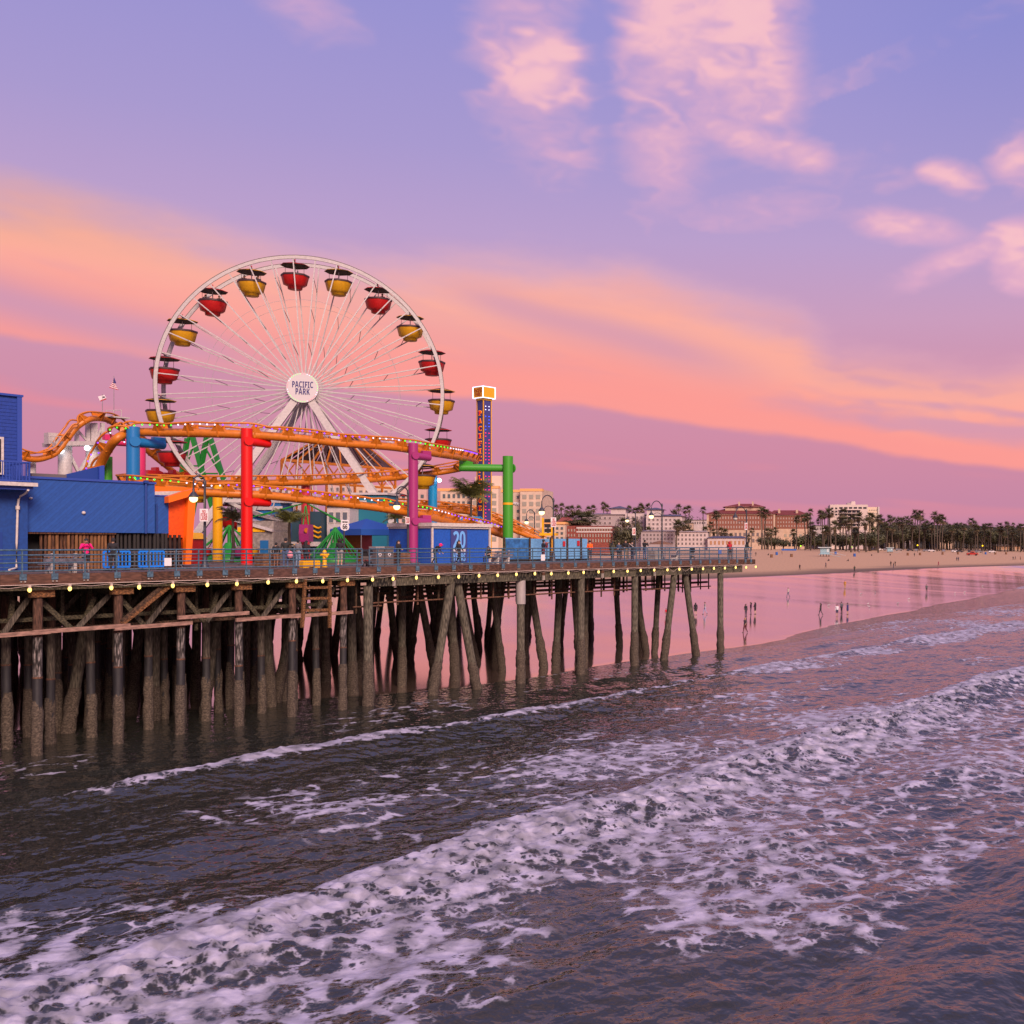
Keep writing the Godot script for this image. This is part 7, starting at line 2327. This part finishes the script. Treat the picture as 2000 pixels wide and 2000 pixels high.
func make_vegetation() -> void:
	var palms := [fan_palm("fan_palm", 101, 15.0, 1.2), fan_palm("fan_palm", 102, 12.0, 2.6), fan_palm("fan_palm", 103, 20.0, 0.8), fan_palm("fan_palm", 104, 10.0, 3.2)]
	var trees := [broad_tree("broad_tree", 201, 12.0, 6.0, Color(0.075, 0.075, 0.035)), broad_tree("broad_tree", 202, 10.0, 7.5, Color(0.06, 0.058, 0.032)), broad_tree("broad_tree", 203, 7.0, 5.0, Color(0.07, 0.075, 0.033))]
	rng.seed = 11
	var ordinals := ["first", "second", "third", "fourth", "fifth", "sixth", "seventh", "eighth", "ninth", "tenth", "eleventh", "twelfth", "thirteenth", "fourteenth"]
	var places := [[1100, "left of the brick building"], [1200, "above the brick building"], [1262, "behind the grey hotel"], [1335, "before the second grey block"], [1385, "before the low white wing"], [1450, "before the left of the brick hotel"], [1515, "before the middle of the brick hotel"], [1598, "before the right wing of the brick hotel"], [1640, "at the left of the white block"], [1680, "before the balconies of the white block"], [1722, "at the right of the white block"], [2600, "right of the white block"]]
	var seen_at := {}
	var where := func(kind: String, px: float) -> String:
		for q in places:
			if px < q[0]:
				var key: String = kind + q[1]
				var n: int = seen_at.get(key, 0)
				seen_at[key] = n + 1
				return "%s %s from the left %s" % [ordinals[mini(n, 13)], kind, q[1]]
		return kind
	var put := func(proto: Node3D, called: String, px: float, top_py: float, z: float, label: String, category: String, group: String, height: float, wide := 1.0) -> void:
		var c := at_depth(px, HORIZON, z)
		c.y = maxf(sand_height(c.x, -c.z), 0.5) - 0.2
		var want := at_depth(px, top_py, z).y - c.y
		var d: Node3D = proto.duplicate()
		d.name = numbered(called)
		add_child(d)
		d.position = c
		d.rotation.y = rng.randf() * TAU
		var s := want / height
		d.scale = Vector3(clampf(s, 0.75, 1.4) * wide, s, clampf(s, 0.75, 1.4) * wide)
		tag(d, label, category, group)
	# slender palms on the skyline: px, top of the crown
	var slim := [[1067, 984], [1072, 990], [1086, 987], [1097, 984], [1108, 990], [1117, 989], [1130, 988.5], [1149.6, 990.5], [1158.8, 988], [1178.6, 982], [1185.3, 987], [1229, 989], [1240, 993], [1247, 992], [1252, 984.5], [1255, 990], [1266, 985], [1325.5, 986.5], [1338.8, 991], [1345.6, 989], [1373.7, 991], [1583, 995], [1602, 998], [1610.5, 1003.5], [1617, 999], [1598, 1015], [1781, 1009], [1700, 1012], [1683, 1005], [1690, 1010], [1979, 1022]]
	slim.sort_custom(func(x, y): return x[0] < y[0])
	for a in slim:
		put.call(palms[2], "skyline_palm", a[0], a[1], 780.0 + rng.randf_range(-40, 40), where.call("slender skyline palm", a[0]), "palm tree", "slender palms on the skyline", 21.6, 0.8)
	# bushy palms along the back of the beach
	var bushy := [[1218, 1013], [1228, 1016], [1240, 1014], [1265, 1023], [1316, 998], [1322, 1008], [1326, 1010], [1337, 1018], [1342, 1021], [1350, 1029], [1378, 1023], [1387, 1030], [1394, 1034], [1400, 1012], [1409, 1025], [1416, 1028], [1428, 1038], [1462, 1041], [1468, 1040], [1488, 1007], [1494, 1010], [1500, 1026], [1506, 1029], [1514, 1031], [1556, 1020], [1551, 1028], [1572, 1018], [1578, 1016], [1584, 1020], [1590, 1024], [1606, 1012], [1611, 1020], [1618, 1030], [1621, 1009], [1631, 1010], [1640, 1012], [1647, 1009], [1652, 1022], [1658, 1017], [1663, 1020], [1670, 1024], [1677, 1016], [1691, 1013], [1698, 1016], [1703, 1006], [1707, 1024], [1716, 1020]]
	bushy.sort_custom(func(x, y): return x[0] < y[0])
	for a in bushy:
		put.call(palms[[0, 1, 3][rng.randi() % 3]], "fan_palm", a[0], a[1], 600.0 + rng.randf_range(-50, 40), where.call("bushy beach palm", a[0]), "palm tree", "bushy palms at the back of the beach", [16.6, 13.6, 11.6][1], 1.0)
	# the dense stand on the right: tall palms over broad dark trees
	for k in 58:
		var px := 1718.0 + 5.2 * k + rng.randf_range(-2, 2)
		var top := 1012.0 + 18.0 * smoothstep(1780.0, 1960.0, px) + rng.randf_range(-6, 10)
		put.call(palms[rng.randi() % 2], "fan_palm", px, top, 720.0 + rng.randf_range(-60, 60), "palm in the dense dark stand, %s" % ("above the far lifeguard tower" if px < 1790 else "between the far lifeguard tower and the red truck" if px < 1890 else "above the red truck" if px < 1935 else "behind the long beach pavilion"), "palm tree", "palms in the dense stand", 14.6, 0.95)
	for k in 52:
		var px := 1712.0 + 6.0 * k + rng.randf_range(-2, 2)
		put.call(trees[rng.randi() % 2], "broad_tree", px, 1028.0 + 8.0 * smoothstep(1800.0, 1980.0, px) + rng.randf_range(-5, 8), 740.0 + rng.randf_range(-30, 50), "dark broad tree in the dense stand, %s" % ("above the far lifeguard tower" if px < 1790 else "between the far lifeguard tower and the red truck" if px < 1890 else "above the red truck" if px < 1935 else "behind the long beach pavilion"), "tree", "dark trees in the dense stand", 10.5, 1.1)
	var low := [[1390, 1052], [1420, 1050], [1438, 1052], [1498, 1050], [1512, 1052], [1530, 1055], [1560, 1050], [1575, 1048], [1590, 1045], [1605, 1046], [1620, 1044], [1632, 1046], [1646, 1048], [1660, 1046], [1676, 1042], [1688, 1044], [1700, 1046], [1712, 1044], [1594, 1054], [1642, 1056], [1668, 1054]]
	low.sort_custom(func(x, y): return x[0] < y[0])
	for a in low:
		put.call(trees[2], "shrub_tree", a[0], a[1], 640.0 + rng.randf_range(-30, 30), where.call("low rounded tree", a[0]), "tree", "low trees at the foot of the palms", 6.2, 1.2)
	for a in [[1080, 1000], [1075, 1004], [1090, 1004], [1095, 1002], [1346, 1009], [1358, 1010], [1368, 1010], [1335, 1003], [1331, 1004], [1270, 996], [1224, 998], [1234, 1000], [1244, 1001], [1588, 1026], [1150, 1008], [1160, 1012], [1140, 1018], [1110, 1006], [1122, 1008], [1136, 1008]]:
		put.call(trees[rng.randi() % 2], "hillside_tree", a[0], a[1], 840.0 + rng.randf_range(-20, 30), "dark tree on the hillside behind the hotels", "tree", "trees on the hillside", 11.0, 1.1)
	for a in [[1123, 1003, 430.0], [1146, 1003, 440.0]]:
		put.call(palms[3], "date_palm", a[0], a[1], a[2], "thick date palm with a wide crown left of the grey hotel" if a[0] < 1130 else "wide crowned date palm in front of the grey hotel", "palm tree", "", 11.6, 1.9)
	for a in [[1214, 1020, 330.0], [1226, 1018, 340.0], [1234, 1019, 330.0], [1206, 1042, 330.0]]:
		put.call(trees[0], "parkside_tree", a[0], a[1], a[2], where.call("green tree beyond the deck", a[0]), "tree", "green trees beyond the deck", 11.5, 0.7)
	for p in palms + trees:
		p.free()
func make_beach_things() -> void:
	# lifeguard towers
	for a in [[1611, 1087, 23.0, "pale blue lifeguard tower with a ramp standing on the dry sand"], [1738, 1079.5, 13.0, "small far lifeguard tower beyond the first one"]]:
		var at := on_sand(a[0], a[1])
		var k: float = depth_of(at) / FOCAL * a[2] / 23.0
		var t := thing("lifeguard_tower", a[3], "lifeguard tower", at, TURN)
		for x in [-8.0, -3.0, 3.0, 8.0]:
			for z in [-5.0, 5.0]:
				rod("stilt", t, Vector3(x * k, -0.3, z * k), Vector3(x * k, 4.5 * k, z * k), 0.5 * k, M.timber_grey, 6)
		block("floor", t, Vector3(0, 4.6 * k, 0), Vector3(24 * k, 0.8 * k, 16 * k), M.tower_pale)
		for r in 6:
			block("cabin_board", t, Vector3(0, (6.2 + 2.0 * r) * k, 5.0 * k), Vector3(18 * k, 1.85 * k, 0.6 * k), [M.tower_pale, M.tower_pale_b][r % 2])
		block("cabin", t, Vector3(0, 11.0 * k, -1.0 * k), Vector3(17.8 * k, 12.0 * k, 11 * k), M.tower_pale)
		block("shutter", t, Vector3(5.5 * k, 12.0 * k, 5.6 * k), Vector3(4 * k, 7 * k, 0.5 * k), M.tower_light)
		block("roof", t, Vector3(0, 17.8 * k, 0), Vector3(27 * k, 1.4 * k, 18 * k), M.tower_light)
		bar("ramp", t, Vector3(9 * k, 4.4 * k, 0), Vector3(40 * k, -3.0 * k, 4 * k), 3.5 * k, 0.5 * k, M.tower_pale)
		for z in [-2.0, 2.0]:
			rod("ramp_rail", t, Vector3(9 * k, 9.0 * k, z * k), Vector3(40 * k, 2.0 * k, (4 + z) * k), 0.3 * k, M.tower_light, 5)
	# pickup truck
	var tp := on_sand(1899, 1085)
	var tk: float = depth_of(tp) / FOCAL
	var t := thing("pickup_truck", "red pickup truck with its headlights on driving over the sand", "truck", tp, TURN)
	var bs := Shape.new()
	bs.prism(PackedVector2Array([Vector2(-11, 1.6), Vector2(11, 1.6), Vector2(11.4, 3.6), Vector2(10.6, 4.4), Vector2(5.0, 4.9), Vector2(2.2, 8.0), Vector2(-3.0, 8.1), Vector2(-4.2, 4.9), Vector2(-11, 4.8)]), 8.0, Transform3D(Basis.from_scale(Vector3(k_of(tk), k_of(tk), k_of(tk))), Vector3.ZERO))
	part("body", t, bs.mesh(), M.truck_red)
	for e in [-1, 1]:
		block("side_window", t, Vector3(-0.2 * tk, 6.3 * tk, 4.02 * tk * e), Vector3(5.0 * tk, 1.8 * tk, 0.2 * tk), M.window_dark)
		for x in [-7.0, 7.2]:
			var w := rod("wheel", t, Vector3(x * tk, 1.7 * tk, (4.1 * e - 0.7) * tk), Vector3(x * tk, 1.7 * tk, (4.1 * e + 0.7) * tk), 1.75 * tk, M.black, 12)
		block("headlight", t, Vector3(11.3 * tk, 3.4 * tk, 3.0 * tk * e), Vector3(0.5 * tk, 0.9 * tk, 1.4 * tk), M.headlight)
	# parked cars behind the sand
	var car := Node3D.new()
	car.name = "parked_car"
	var cs := Shape.new()
	cs.prism(PackedVector2Array([Vector2(-2.2, 0.35), Vector2(2.2, 0.35), Vector2(2.25, 0.75), Vector2(1.2, 0.95), Vector2(0.6, 1.45), Vector2(-1.2, 1.45), Vector2(-1.9, 0.95), Vector2(-2.25, 0.85)]), 1.75)
	var body := part("body", car, cs.mesh(), M.car_white)
	for x in [-1.35, 1.35]:
		for z in [-0.85, 0.85]:
			rod("wheel", car, Vector3(x, 0.34, z - 0.1), Vector3(x, 0.34, z + 0.1), 0.34, M.black, 10)
	for e in [-1, 1]:
		block("side_window", car, Vector3(-0.3, 1.18, 0.86 * e), Vector3(1.9, 0.36, 0.06), M.window_dark)
	var px := 1704.0
	var k := 0
	while px < 1940.0:
		var at := at_depth(px, HORIZON, 640.0)
		at.y = sand_height(at.x, -at.z)
		var c: Node3D = car.duplicate()
		c.name = numbered("parked_car")
		add_child(c)
		c.position = at
		c.rotation.y = TURN + (0.1 if k % 3 else 1.4)
		var kinds := [[M.car_white, "white"], [M.car_grey, "grey"], [M.car_dark, "dark"]]
		var kd: Array = kinds[rng.randi() % 3]
		(c.get_node("body") as MeshInstance3D).material_override = kd[0]
		tag(c, "%s car parked behind the sand below the dense trees" % kd[1], "car", "cars parked behind the beach")
		px += rng.randf_range(9.0, 26.0)
		k += 1
	car.free()
	# litter barrels on the sand
	var bar_s := Shape.new()
	bar_s.lathe(Vector3.ZERO, [[0.5, 0.0], [0.55, 0.05], [0.55, 1.25], [0.5, 1.3]], 12)
	var bm := bar_s.mesh()
	for a in [[1669, 1087, 1], [1517, 1084, 1], [1925, 1083, 1], [1507, 1089, 0], [1546, 1088, 0], [1773, 1085, 0], [1797, 1084.5, 0], [1841, 1083.5, 0], [1871, 1083, 0], [1944, 1083, 0], [1965, 1083, 0], [1632, 1083, 1]]:
		var at := on_sand(a[0], a[1])
		var d := thing("litter_barrel", "blue litter barrel on the dry sand" if a[2] else "brown litter barrel on the dry sand", "barrel", at, 0.0, "blue litter barrels" if a[2] else "brown litter barrels")
		part("drum", d, bm, M.barrel_blue if a[2] else M.planter)
	# long blue windbreak
	var w0 := on_sand(1541, 1075.5)
	var wb := thing("windbreak", "long low blue windbreak at the back of the sand", "windbreak", w0, TURN)
	for q in 4:
		block("panel", wb, Vector3((q - 1.5) * 2.0, 0.5, 0), Vector3(1.95, 1.0, 0.1), M.barrel_blue)
		rod("stake", wb, Vector3((q - 2.0) * 2.0, -0.2, 0), Vector3((q - 2.0) * 2.0, 1.2, 0), 0.06, M.timber_grey, 5)
	# lights of the promenade
	var gm := SphereMesh.new()
	gm.radius = 0.42
	gm.height = 0.84
	for a in [[1564, 1067.5, 0], [1663, 1069.5, 0], [1792, 1066, 1], [1420, 1051.5, 2], [1300, 1066.5, 1], [1919, 1067, 1]]:
		var at := at_depth(a[0], HORIZON, 590.0)
		at.y = sand_height(at.x, -at.z)
		var l := thing("promenade_lamp", ["green glowing lamp far behind the sand", "yellow glowing lamp far behind the sand", "white glowing lamp before the low white wing"][a[2]], "lamp", at, 0.0, "lamps behind the beach")
		var h := at_depth(a[0], a[1], 590.0).y - at.y
		rod("pole", l, Vector3.ZERO, Vector3(0, h, 0), 0.09, M.iron, 6)
		part("lamp_globe", l, gm, [M.led_lime, M.hydrant_glow, M.led_white][a[2]], Transform3D(Basis(), Vector3(0, h + 0.3, 0)))
func k_of(k: float) -> float:
	return k

func make_materials() -> void:
	M.t_fine = noise_tex(FastNoiseLite.TYPE_SIMPLEX_SMOOTH, 0.03, 5, 0.0, 1.0, 512, 3)
	M.t_wear = noise_tex(FastNoiseLite.TYPE_SIMPLEX_SMOOTH, 0.012, 5, 0.62, 1.0, 512, 5)
	M.t_light = noise_tex(FastNoiseLite.TYPE_SIMPLEX_SMOOTH, 0.015, 5, 0.84, 1.0, 512, 6)
	M.t_blot = noise_tex(FastNoiseLite.TYPE_SIMPLEX_SMOOTH, 0.02, 6, 0.25, 1.0, 512, 8)
	M.t_stain = noise_tex(FastNoiseLite.TYPE_SIMPLEX_SMOOTH, 0.02, 6, -0.15, 1.25, 512, 9, 1.4)
	M.wet_sand = mk(lin(0.15, 0.105, 0.085), 0.11, 0.0, M.t_light, Vector3(0.02, 0.02, 0.02))
	M.wet_sand.metallic_specular = 0.7
	M.wet_sand.clearcoat_enabled = true
	M.wet_sand.clearcoat = 1.0
	M.wet_sand.clearcoat_roughness = 0.085
	M.dry_sand = mk(Color.WHITE, 0.95, 0.0, M.t_light, Vector3(0.12, 0.12, 0.12))
	M.dry_sand.vertex_color_use_as_albedo = true
	bumpy(M.dry_sand, M.t_blot, 12.0)
	var grain := Vector3(0.3, 1.2, 0.9)
	var runs := Vector3(1.1, 0.16, 1.1)
	M.deck = mk(lin(0.17, 0.12, 0.10), 0.8, 0.0, M.t_wear, Vector3(0.25, 1.0, 2.0))
	M.fascia = mk(lin(0.16, 0.075, 0.048), 0.85, 0.0, M.t_wear, grain)
	M.fascia_b = mk(lin(0.19, 0.085, 0.05), 0.85, 0.0, M.t_blot, grain)
	M.fascia_c = mk(lin(0.14, 0.068, 0.05), 0.85, 0.0, M.t_wear, grain)
	M.timber_green = mk(lin(0.15, 0.13, 0.075), 0.9, 0.0, M.t_blot, Vector3(0.7, 0.7, 0.7))
	M.timber_grey = mk(lin(0.20, 0.17, 0.13), 0.9, 0.0, M.t_blot, runs)
	M.timber_brown = mk(lin(0.16, 0.09, 0.05), 0.9, 0.0, M.t_blot, Vector3(0.6, 0.6, 0.6))
	M.timber_red = mk(lin(0.20, 0.10, 0.065), 0.9, 0.0, M.t_blot, runs)
	M.timber_orange = mk(lin(0.38, 0.17, 0.06), 0.85, 0.0, M.t_blot, Vector3(0.6, 0.9, 0.6))
	M.timber_pink = mk(lin(0.44, 0.26, 0.20), 0.85, 0.0, M.t_wear, grain)
	M.timber_white = mk(lin(0.42, 0.37, 0.35), 0.9, 0.0, M.t_stain, runs)
	M.wrap = mk(lin(0.035, 0.036, 0.04), 0.6, 0.0, M.t_wear, runs)
	M.rust = mk(lin(0.30, 0.14, 0.08), 0.8, 0.0, M.t_blot, Vector3(0.8, 0.8, 0.8))
	M.barnacle = mk(lin(0.20, 0.16, 0.12), 0.95, 0.0, M.t_blot, Vector3(0.8, 0.8, 0.8))
	M.pile_concrete = mk(lin(0.25, 0.225, 0.165), 0.9, 0.0, M.t_blot, runs)
	M.pile_light = mk(lin(0.45, 0.40, 0.35), 0.9, 0.0, M.t_wear, runs)
	M.sleeve = mk(lin(0.42, 0.38, 0.37), 0.6, 0.0, M.t_light, runs)
	M.beam = mk(lin(0.20, 0.175, 0.125), 0.9, 0.0, M.t_stain, Vector3(0.9, 0.22, 0.9))
	M.beam_b = mk(lin(0.26, 0.235, 0.16), 0.9, 0.0, M.t_blot, Vector3(0.9, 0.2, 0.9))
	M.conduit = mk(lin(0.52, 0.42, 0.36), 0.6)
	M.rail_paint = mk(lin(0.10, 0.20, 0.28), 0.45, 0.0, M.t_wear, Vector3(0.8, 0.8, 0.8))
	M.bulb = glow(Color(1.0, 0.86, 0.45), 2.0)

	# paint and cloth
	M.person = StandardMaterial3D.new()
	M.person.vertex_color_use_as_albedo = true
	M.person.roughness = 0.85
	M.leaf_tinted = StandardMaterial3D.new()
	M.leaf_tinted.vertex_color_use_as_albedo = true
	M.leaf_tinted.roughness = 0.7
	M.wheel_white = mk(lin(0.56, 0.53, 0.52), 0.45, 0.0, M.t_light)
	M.wheel_dark = mk(lin(0.09, 0.075, 0.07), 0.6)
	M.sign_white = mk(lin(0.76, 0.74, 0.74), 0.5)
	M.disc_white = mk(lin(0.56, 0.54, 0.55), 0.5)
	M.pink_stucco = mk(lin(0.62, 0.43, 0.38), 0.8, 0.0, M.t_light, Vector3(0.05, 0.05, 0.05))
	M.sign_ink = mk(lin(0.025, 0.02, 0.16), 0.5)
	M.gondola_red = mk(lin(0.56, 0.012, 0.012), 0.4, 0.0, M.t_light)
	M.gondola_yellow = mk(lin(0.74, 0.38, 0.01), 0.4, 0.0, M.t_light)
	M.gondola_dark = mk(lin(0.045, 0.018, 0.02), 0.6)
	M.canopy_dark = mk(lin(0.045, 0.036, 0.03), 0.7)
	M.coaster = mk(lin(0.66, 0.20, 0.012), 0.42, 0.0, M.t_light)
	M.post_blue = mk(lin(0.01, 0.17, 0.44), 0.35)
	M.post_sky = mk(lin(0.01, 0.26, 0.56), 0.35)
	M.post_pink = mk(lin(0.60, 0.03, 0.13), 0.35)
	M.post_green = mk(lin(0.045, 0.30, 0.018), 0.4)
	M.post_red = mk(lin(0.66, 0.006, 0.004), 0.35)
	M.post_purple = mk(lin(0.33, 0.03, 0.16), 0.38)
	M.post_yellow = mk(lin(0.78, 0.38, 0.0), 0.4)
	M.post_rose = mk(lin(0.50, 0.03, 0.04), 0.4)
	M.ride_green = mk(lin(0.015, 0.26, 0.03), 0.45)
	M.hall_roof = mk(lin(0.10, 0.045, 0.035), 0.7, 0.0, M.t_wear)
	M.tower_blue = mk(lin(0.045, 0.045, 0.20), 0.5)
	M.tower_yellow = mk(lin(0.72, 0.36, 0.01), 0.45)
	M.letter_red = glow(Color(0.85, 0.03, 0.03), 0.55)
	M.letter_yellow = glow(Color(1.0, 0.66, 0.05), 0.5)
	M.letter_brown = mk(lin(0.30, 0.05, 0.01), 0.6)
	M.letter_red_flat = mk(lin(0.42, 0.02, 0.03), 0.6)
	M.led_violet = glow(Color(0.52, 0.25, 1.0), 1.6)
	M.led_white = glow(Color(0.86, 0.88, 1.0), 1.5)
	M.led_green = glow(Color(0.25, 1.0, 0.2), 1.4)
	M.led_blue = glow(Color(0.2, 0.35, 1.0), 1.6)
	M.led_rose = glow(Color(1.0, 0.12, 0.35), 1.3)
	M.led_lime = glow(Color(0.7, 1.0, 0.2), 1.2)
	M.flood = glow(Color(0.97, 0.98, 1.0), 6.0)
	M.lamp_lit = glow(Color(1.0, 0.9, 0.62), 2.6)
	M.lamp_off = mk(lin(0.55, 0.5, 0.42), 0.3)
	M.hydrant_glow = glow(Color(1.0, 0.85, 0.15), 1.2)
	M.headlight = glow(Color(1.0, 0.9, 0.7), 2.0)
	M.iron = mk(lin(0.035, 0.04, 0.055), 0.5)
	M.steel = mk(lin(0.32, 0.31, 0.32), 0.4, 0.6)
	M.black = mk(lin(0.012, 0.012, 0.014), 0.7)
	M.trim_white = mk(lin(0.66, 0.61, 0.57), 0.6, 0.0, M.t_light)
	M.blue_board = mk(lin(0.014, 0.085, 0.36), 0.6)
	board_texture(M.blue_board)
	M.blue_narrow = mk(lin(0.012, 0.055, 0.34), 0.6, 0.0, M.t_light)
	M.blue_low = mk(lin(0.008, 0.065, 0.30), 0.6, 0.0, M.t_light)
	M.blue_trim = mk(lin(0.022, 0.065, 0.34), 0.55)
	M.blue_deep = mk(lin(0.008, 0.045, 0.24), 0.55)
	M.kiosk_blue = mk(lin(0.012, 0.11, 0.55), 0.6, 0.0, M.t_light)
	M.window_dark = mk(lin(0.02, 0.025, 0.035), 0.12)
	M.window_glass = mk(lin(0.12, 0.14, 0.17), 0.1)
	M.roof_grey = mk(lin(0.13, 0.11, 0.11), 0.8)
	M.pole_a = mk(lin(0.30, 0.14, 0.055), 0.85, 0.0, M.t_wear, runs)
	M.pole_b = mk(lin(0.24, 0.10, 0.045), 0.85, 0.0, M.t_blot, runs)
	M.pole_dark = mk(lin(0.022, 0.02, 0.02), 0.85)
	M.pole_rust = mk(lin(0.10, 0.035, 0.02), 0.85, 0.0, M.t_blot, runs)
	M.orange_wall = mk(lin(0.85, 0.095, 0.002), 0.55, 0.0, M.t_light)
	M.orange_edge = mk(lin(0.92, 0.16, 0.004), 0.5)
	M.poster = mk(lin(0.045, 0.055, 0.22), 0.5)
	M.poster_light = mk(lin(0.15, 0.42, 0.85), 0.5)
	M.bench_white = mk(lin(0.78, 0.72, 0.66), 0.8, 0.0, M.t_wear)
	M.bench_grey = mk(lin(0.20, 0.20, 0.25), 0.7, 0.0, M.t_wear)
	M.barrier_blue = mk(lin(0.008, 0.22, 0.85), 0.4)
	M.hydrant = mk(lin(0.85, 0.44, 0.005), 0.45)
	M.planter = mk(lin(0.28, 0.14, 0.07), 0.8, 0.0, M.t_wear, Vector3(0.5, 1.2, 0.5))
	M.bin = mk(lin(0.12, 0.105, 0.10), 0.5)
	M.bin_light = mk(lin(0.3, 0.28, 0.27), 0.4)
	M.pink_cloth = mk(lin(0.6, 0.24, 0.3), 0.9)
	M.notice_blue = mk(lin(0.07, 0.14, 0.36), 0.6)
	M.tent_blue = mk(lin(0.012, 0.085, 0.38), 0.7)
	M.coral = mk(lin(0.72, 0.14, 0.12), 0.7)
	M.screen = mk(lin(0.16, 0.42, 0.74), 0.75, 0.0, M.t_light, Vector3(0.5, 0.5, 0.5))
	M.screen_deep = mk(lin(0.035, 0.20, 0.56), 0.75, 0.0, M.t_wear, Vector3(0.3, 0.3, 0.3))
	M.booth_blue = mk(lin(0.01, 0.13, 0.36), 0.5)
	M.booth_teal = mk(lin(0.01, 0.16, 0.24), 0.5)
	M.booth_white = mk(lin(0.60, 0.56, 0.57), 0.6, 0.0, M.t_light)
	M.booth_cream = mk(lin(0.40, 0.36, 0.33), 0.6, 0.0, M.t_wear)
	M.booth_dark = mk(lin(0.02, 0.06, 0.09), 0.5)
	M.flag_red = mk(lin(0.45, 0.03, 0.05), 0.8)
	M.bear = mk(lin(0.05, 0.04, 0.05), 0.8)
	M.palm_trunk = mk(lin(0.13, 0.10, 0.075), 0.9, 0.0, M.t_wear, Vector3(0.8, 2.0, 0.8))
	M.palm_leaf = mk(lin(0.16, 0.17, 0.045), 0.55)
	M.palm_dry = mk(lin(0.09, 0.085, 0.045), 0.7)
	M.hill = mk(lin(0.075, 0.068, 0.04), 0.95, 0.0, M.t_blot, Vector3(0.03, 0.03, 0.03))
	M.cream = mk(lin(0.66, 0.52, 0.40), 0.8, 0.0, M.t_light, Vector3(0.05, 0.05, 0.05))
	M.cream_b = mk(lin(0.62, 0.50, 0.40), 0.8)
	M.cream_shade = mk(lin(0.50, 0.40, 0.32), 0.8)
	M.cornice_orange = mk(lin(0.72, 0.38, 0.14), 0.8)
	M.window_teal = mk(lin(0.08, 0.11, 0.12), 0.25)
	M.window_pale = mk(lin(0.30, 0.29, 0.24), 0.3)
	M.window_mid = mk(lin(0.15, 0.13, 0.13), 0.3)
	M.window_stone = mk(lin(0.36, 0.29, 0.25), 0.4)
	M.window_warm = glow(Color(0.62, 0.46, 0.34), 0.18)
	M.brick_red = mk(lin(0.34, 0.085, 0.06), 0.85, 0.0, M.t_wear, Vector3(0.3, 0.3, 0.3))
	M.brick_brown = mk(lin(0.27, 0.105, 0.07), 0.85, 0.0, M.t_light, Vector3(0.2, 0.2, 0.2))
	M.roof_slate = mk(lin(0.065, 0.07, 0.12), 0.7)
	M.roof_red = mk(lin(0.25, 0.06, 0.045), 0.8)
	M.roof_tile = mk(lin(0.27, 0.045, 0.032), 0.8, 0.0, M.t_wear, Vector3(0.1, 0.1, 0.1))
	M.hotel_grey = mk(lin(0.34, 0.29, 0.29), 0.8)
	M.hotel_white = mk(lin(0.60, 0.51, 0.49), 0.8, 0.0, M.t_light, Vector3(0.05, 0.05, 0.05))
	M.stone = mk(lin(0.58, 0.43, 0.31), 0.8, 0.0, M.t_light, Vector3(0.05, 0.05, 0.05))
	M.block_white = mk(lin(0.58, 0.49, 0.44), 0.8)
	M.block_cream = mk(lin(0.66, 0.53, 0.40), 0.8)
	M.tower_pale = mk(lin(0.27, 0.44, 0.50), 0.7)
	M.tower_pale_b = mk(lin(0.24, 0.40, 0.46), 0.7)
	M.tower_light = mk(lin(0.48, 0.58, 0.60), 0.7)
	M.truck_red = mk(lin(0.34, 0.02, 0.015), 0.3)
	M.car_white = mk(lin(0.6, 0.58, 0.58), 0.3)
	M.car_grey = mk(lin(0.2, 0.2, 0.22), 0.3)
	M.car_dark = mk(lin(0.03, 0.03, 0.04), 0.3)
	M.barrel_blue = mk(lin(0.02, 0.10, 0.36), 0.6)
	M.gull = mk(lin(0.5, 0.47, 0.46), 0.8)
func board_texture(m: StandardMaterial3D) -> void:        # narrow boards nailed up on the slant
	var im := Image.create(256, 256, false, Image.FORMAT_L8)
	for y in 256:
		for x in 256:
			var d := posmod(x + y, 32)
			var b := posmod(int((x + y) / 32), 8)
			var v := 0.955 + 0.03 * sin(b * 2.4) + 0.05 * noise_fine.get_noise_2d(x * 3.0, y * 3.0)
			im.set_pixel(x, y, Color.from_hsv(0, 0, clampf(v if d > 2 else v * 0.86, 0, 1)))
	m.albedo_texture = ImageTexture.create_from_image(im)
	m.uv1_triplanar = true
	m.uv1_world_triplanar = true
	m.uv1_scale = Vector3(0.55, 0.55, 0.55)

func _ready() -> void:
	rng.seed = 7
	noise.noise_type = FastNoiseLite.TYPE_SIMPLEX_SMOOTH
	noise.frequency = 0.01
	noise.fractal_type = FastNoiseLite.FRACTAL_FBM
	noise.fractal_octaves = 3
	noise.seed = 21
	noise_fine.noise_type = FastNoiseLite.TYPE_SIMPLEX_SMOOTH
	noise_fine.frequency = 0.01
	noise_fine.fractal_octaves = 5
	noise_fine.seed = 33
	make_camera_and_light()
	print("sky ", Time.get_ticks_msec())
	make_materials()
	make_sea_and_sand()
	print("sea ", Time.get_ticks_msec())
	make_pier()
	make_blue_building()
	make_kiosk()
	make_town()
	print("built ", Time.get_ticks_msec())
	make_wheel()
	make_coaster()
	make_drop_tower()
	make_small_rides()
	make_deck_things()
	feather_palm(917, 80.0, 972, 2.5, "big feather palm in front of the drop tower", 22)
	feather_palm(562, 74.0, 1022, 1.5, "feather palm behind the people at the rail", 16)
	feather_palm(452, 78.0, 1018, 1.5, "dry brown palm left of the red column", 14, true)
	feather_palm(768, 76.0, 1014, 1.1, "taller of two small palms beside the tent", 14)
	feather_palm(781, 74.0, 1032, 0.85, "shorter of two small palms beside the tent", 12)
	print("things ", Time.get_ticks_msec())
	make_people()
	make_beach_people()
	print("people ", Time.get_ticks_msec())
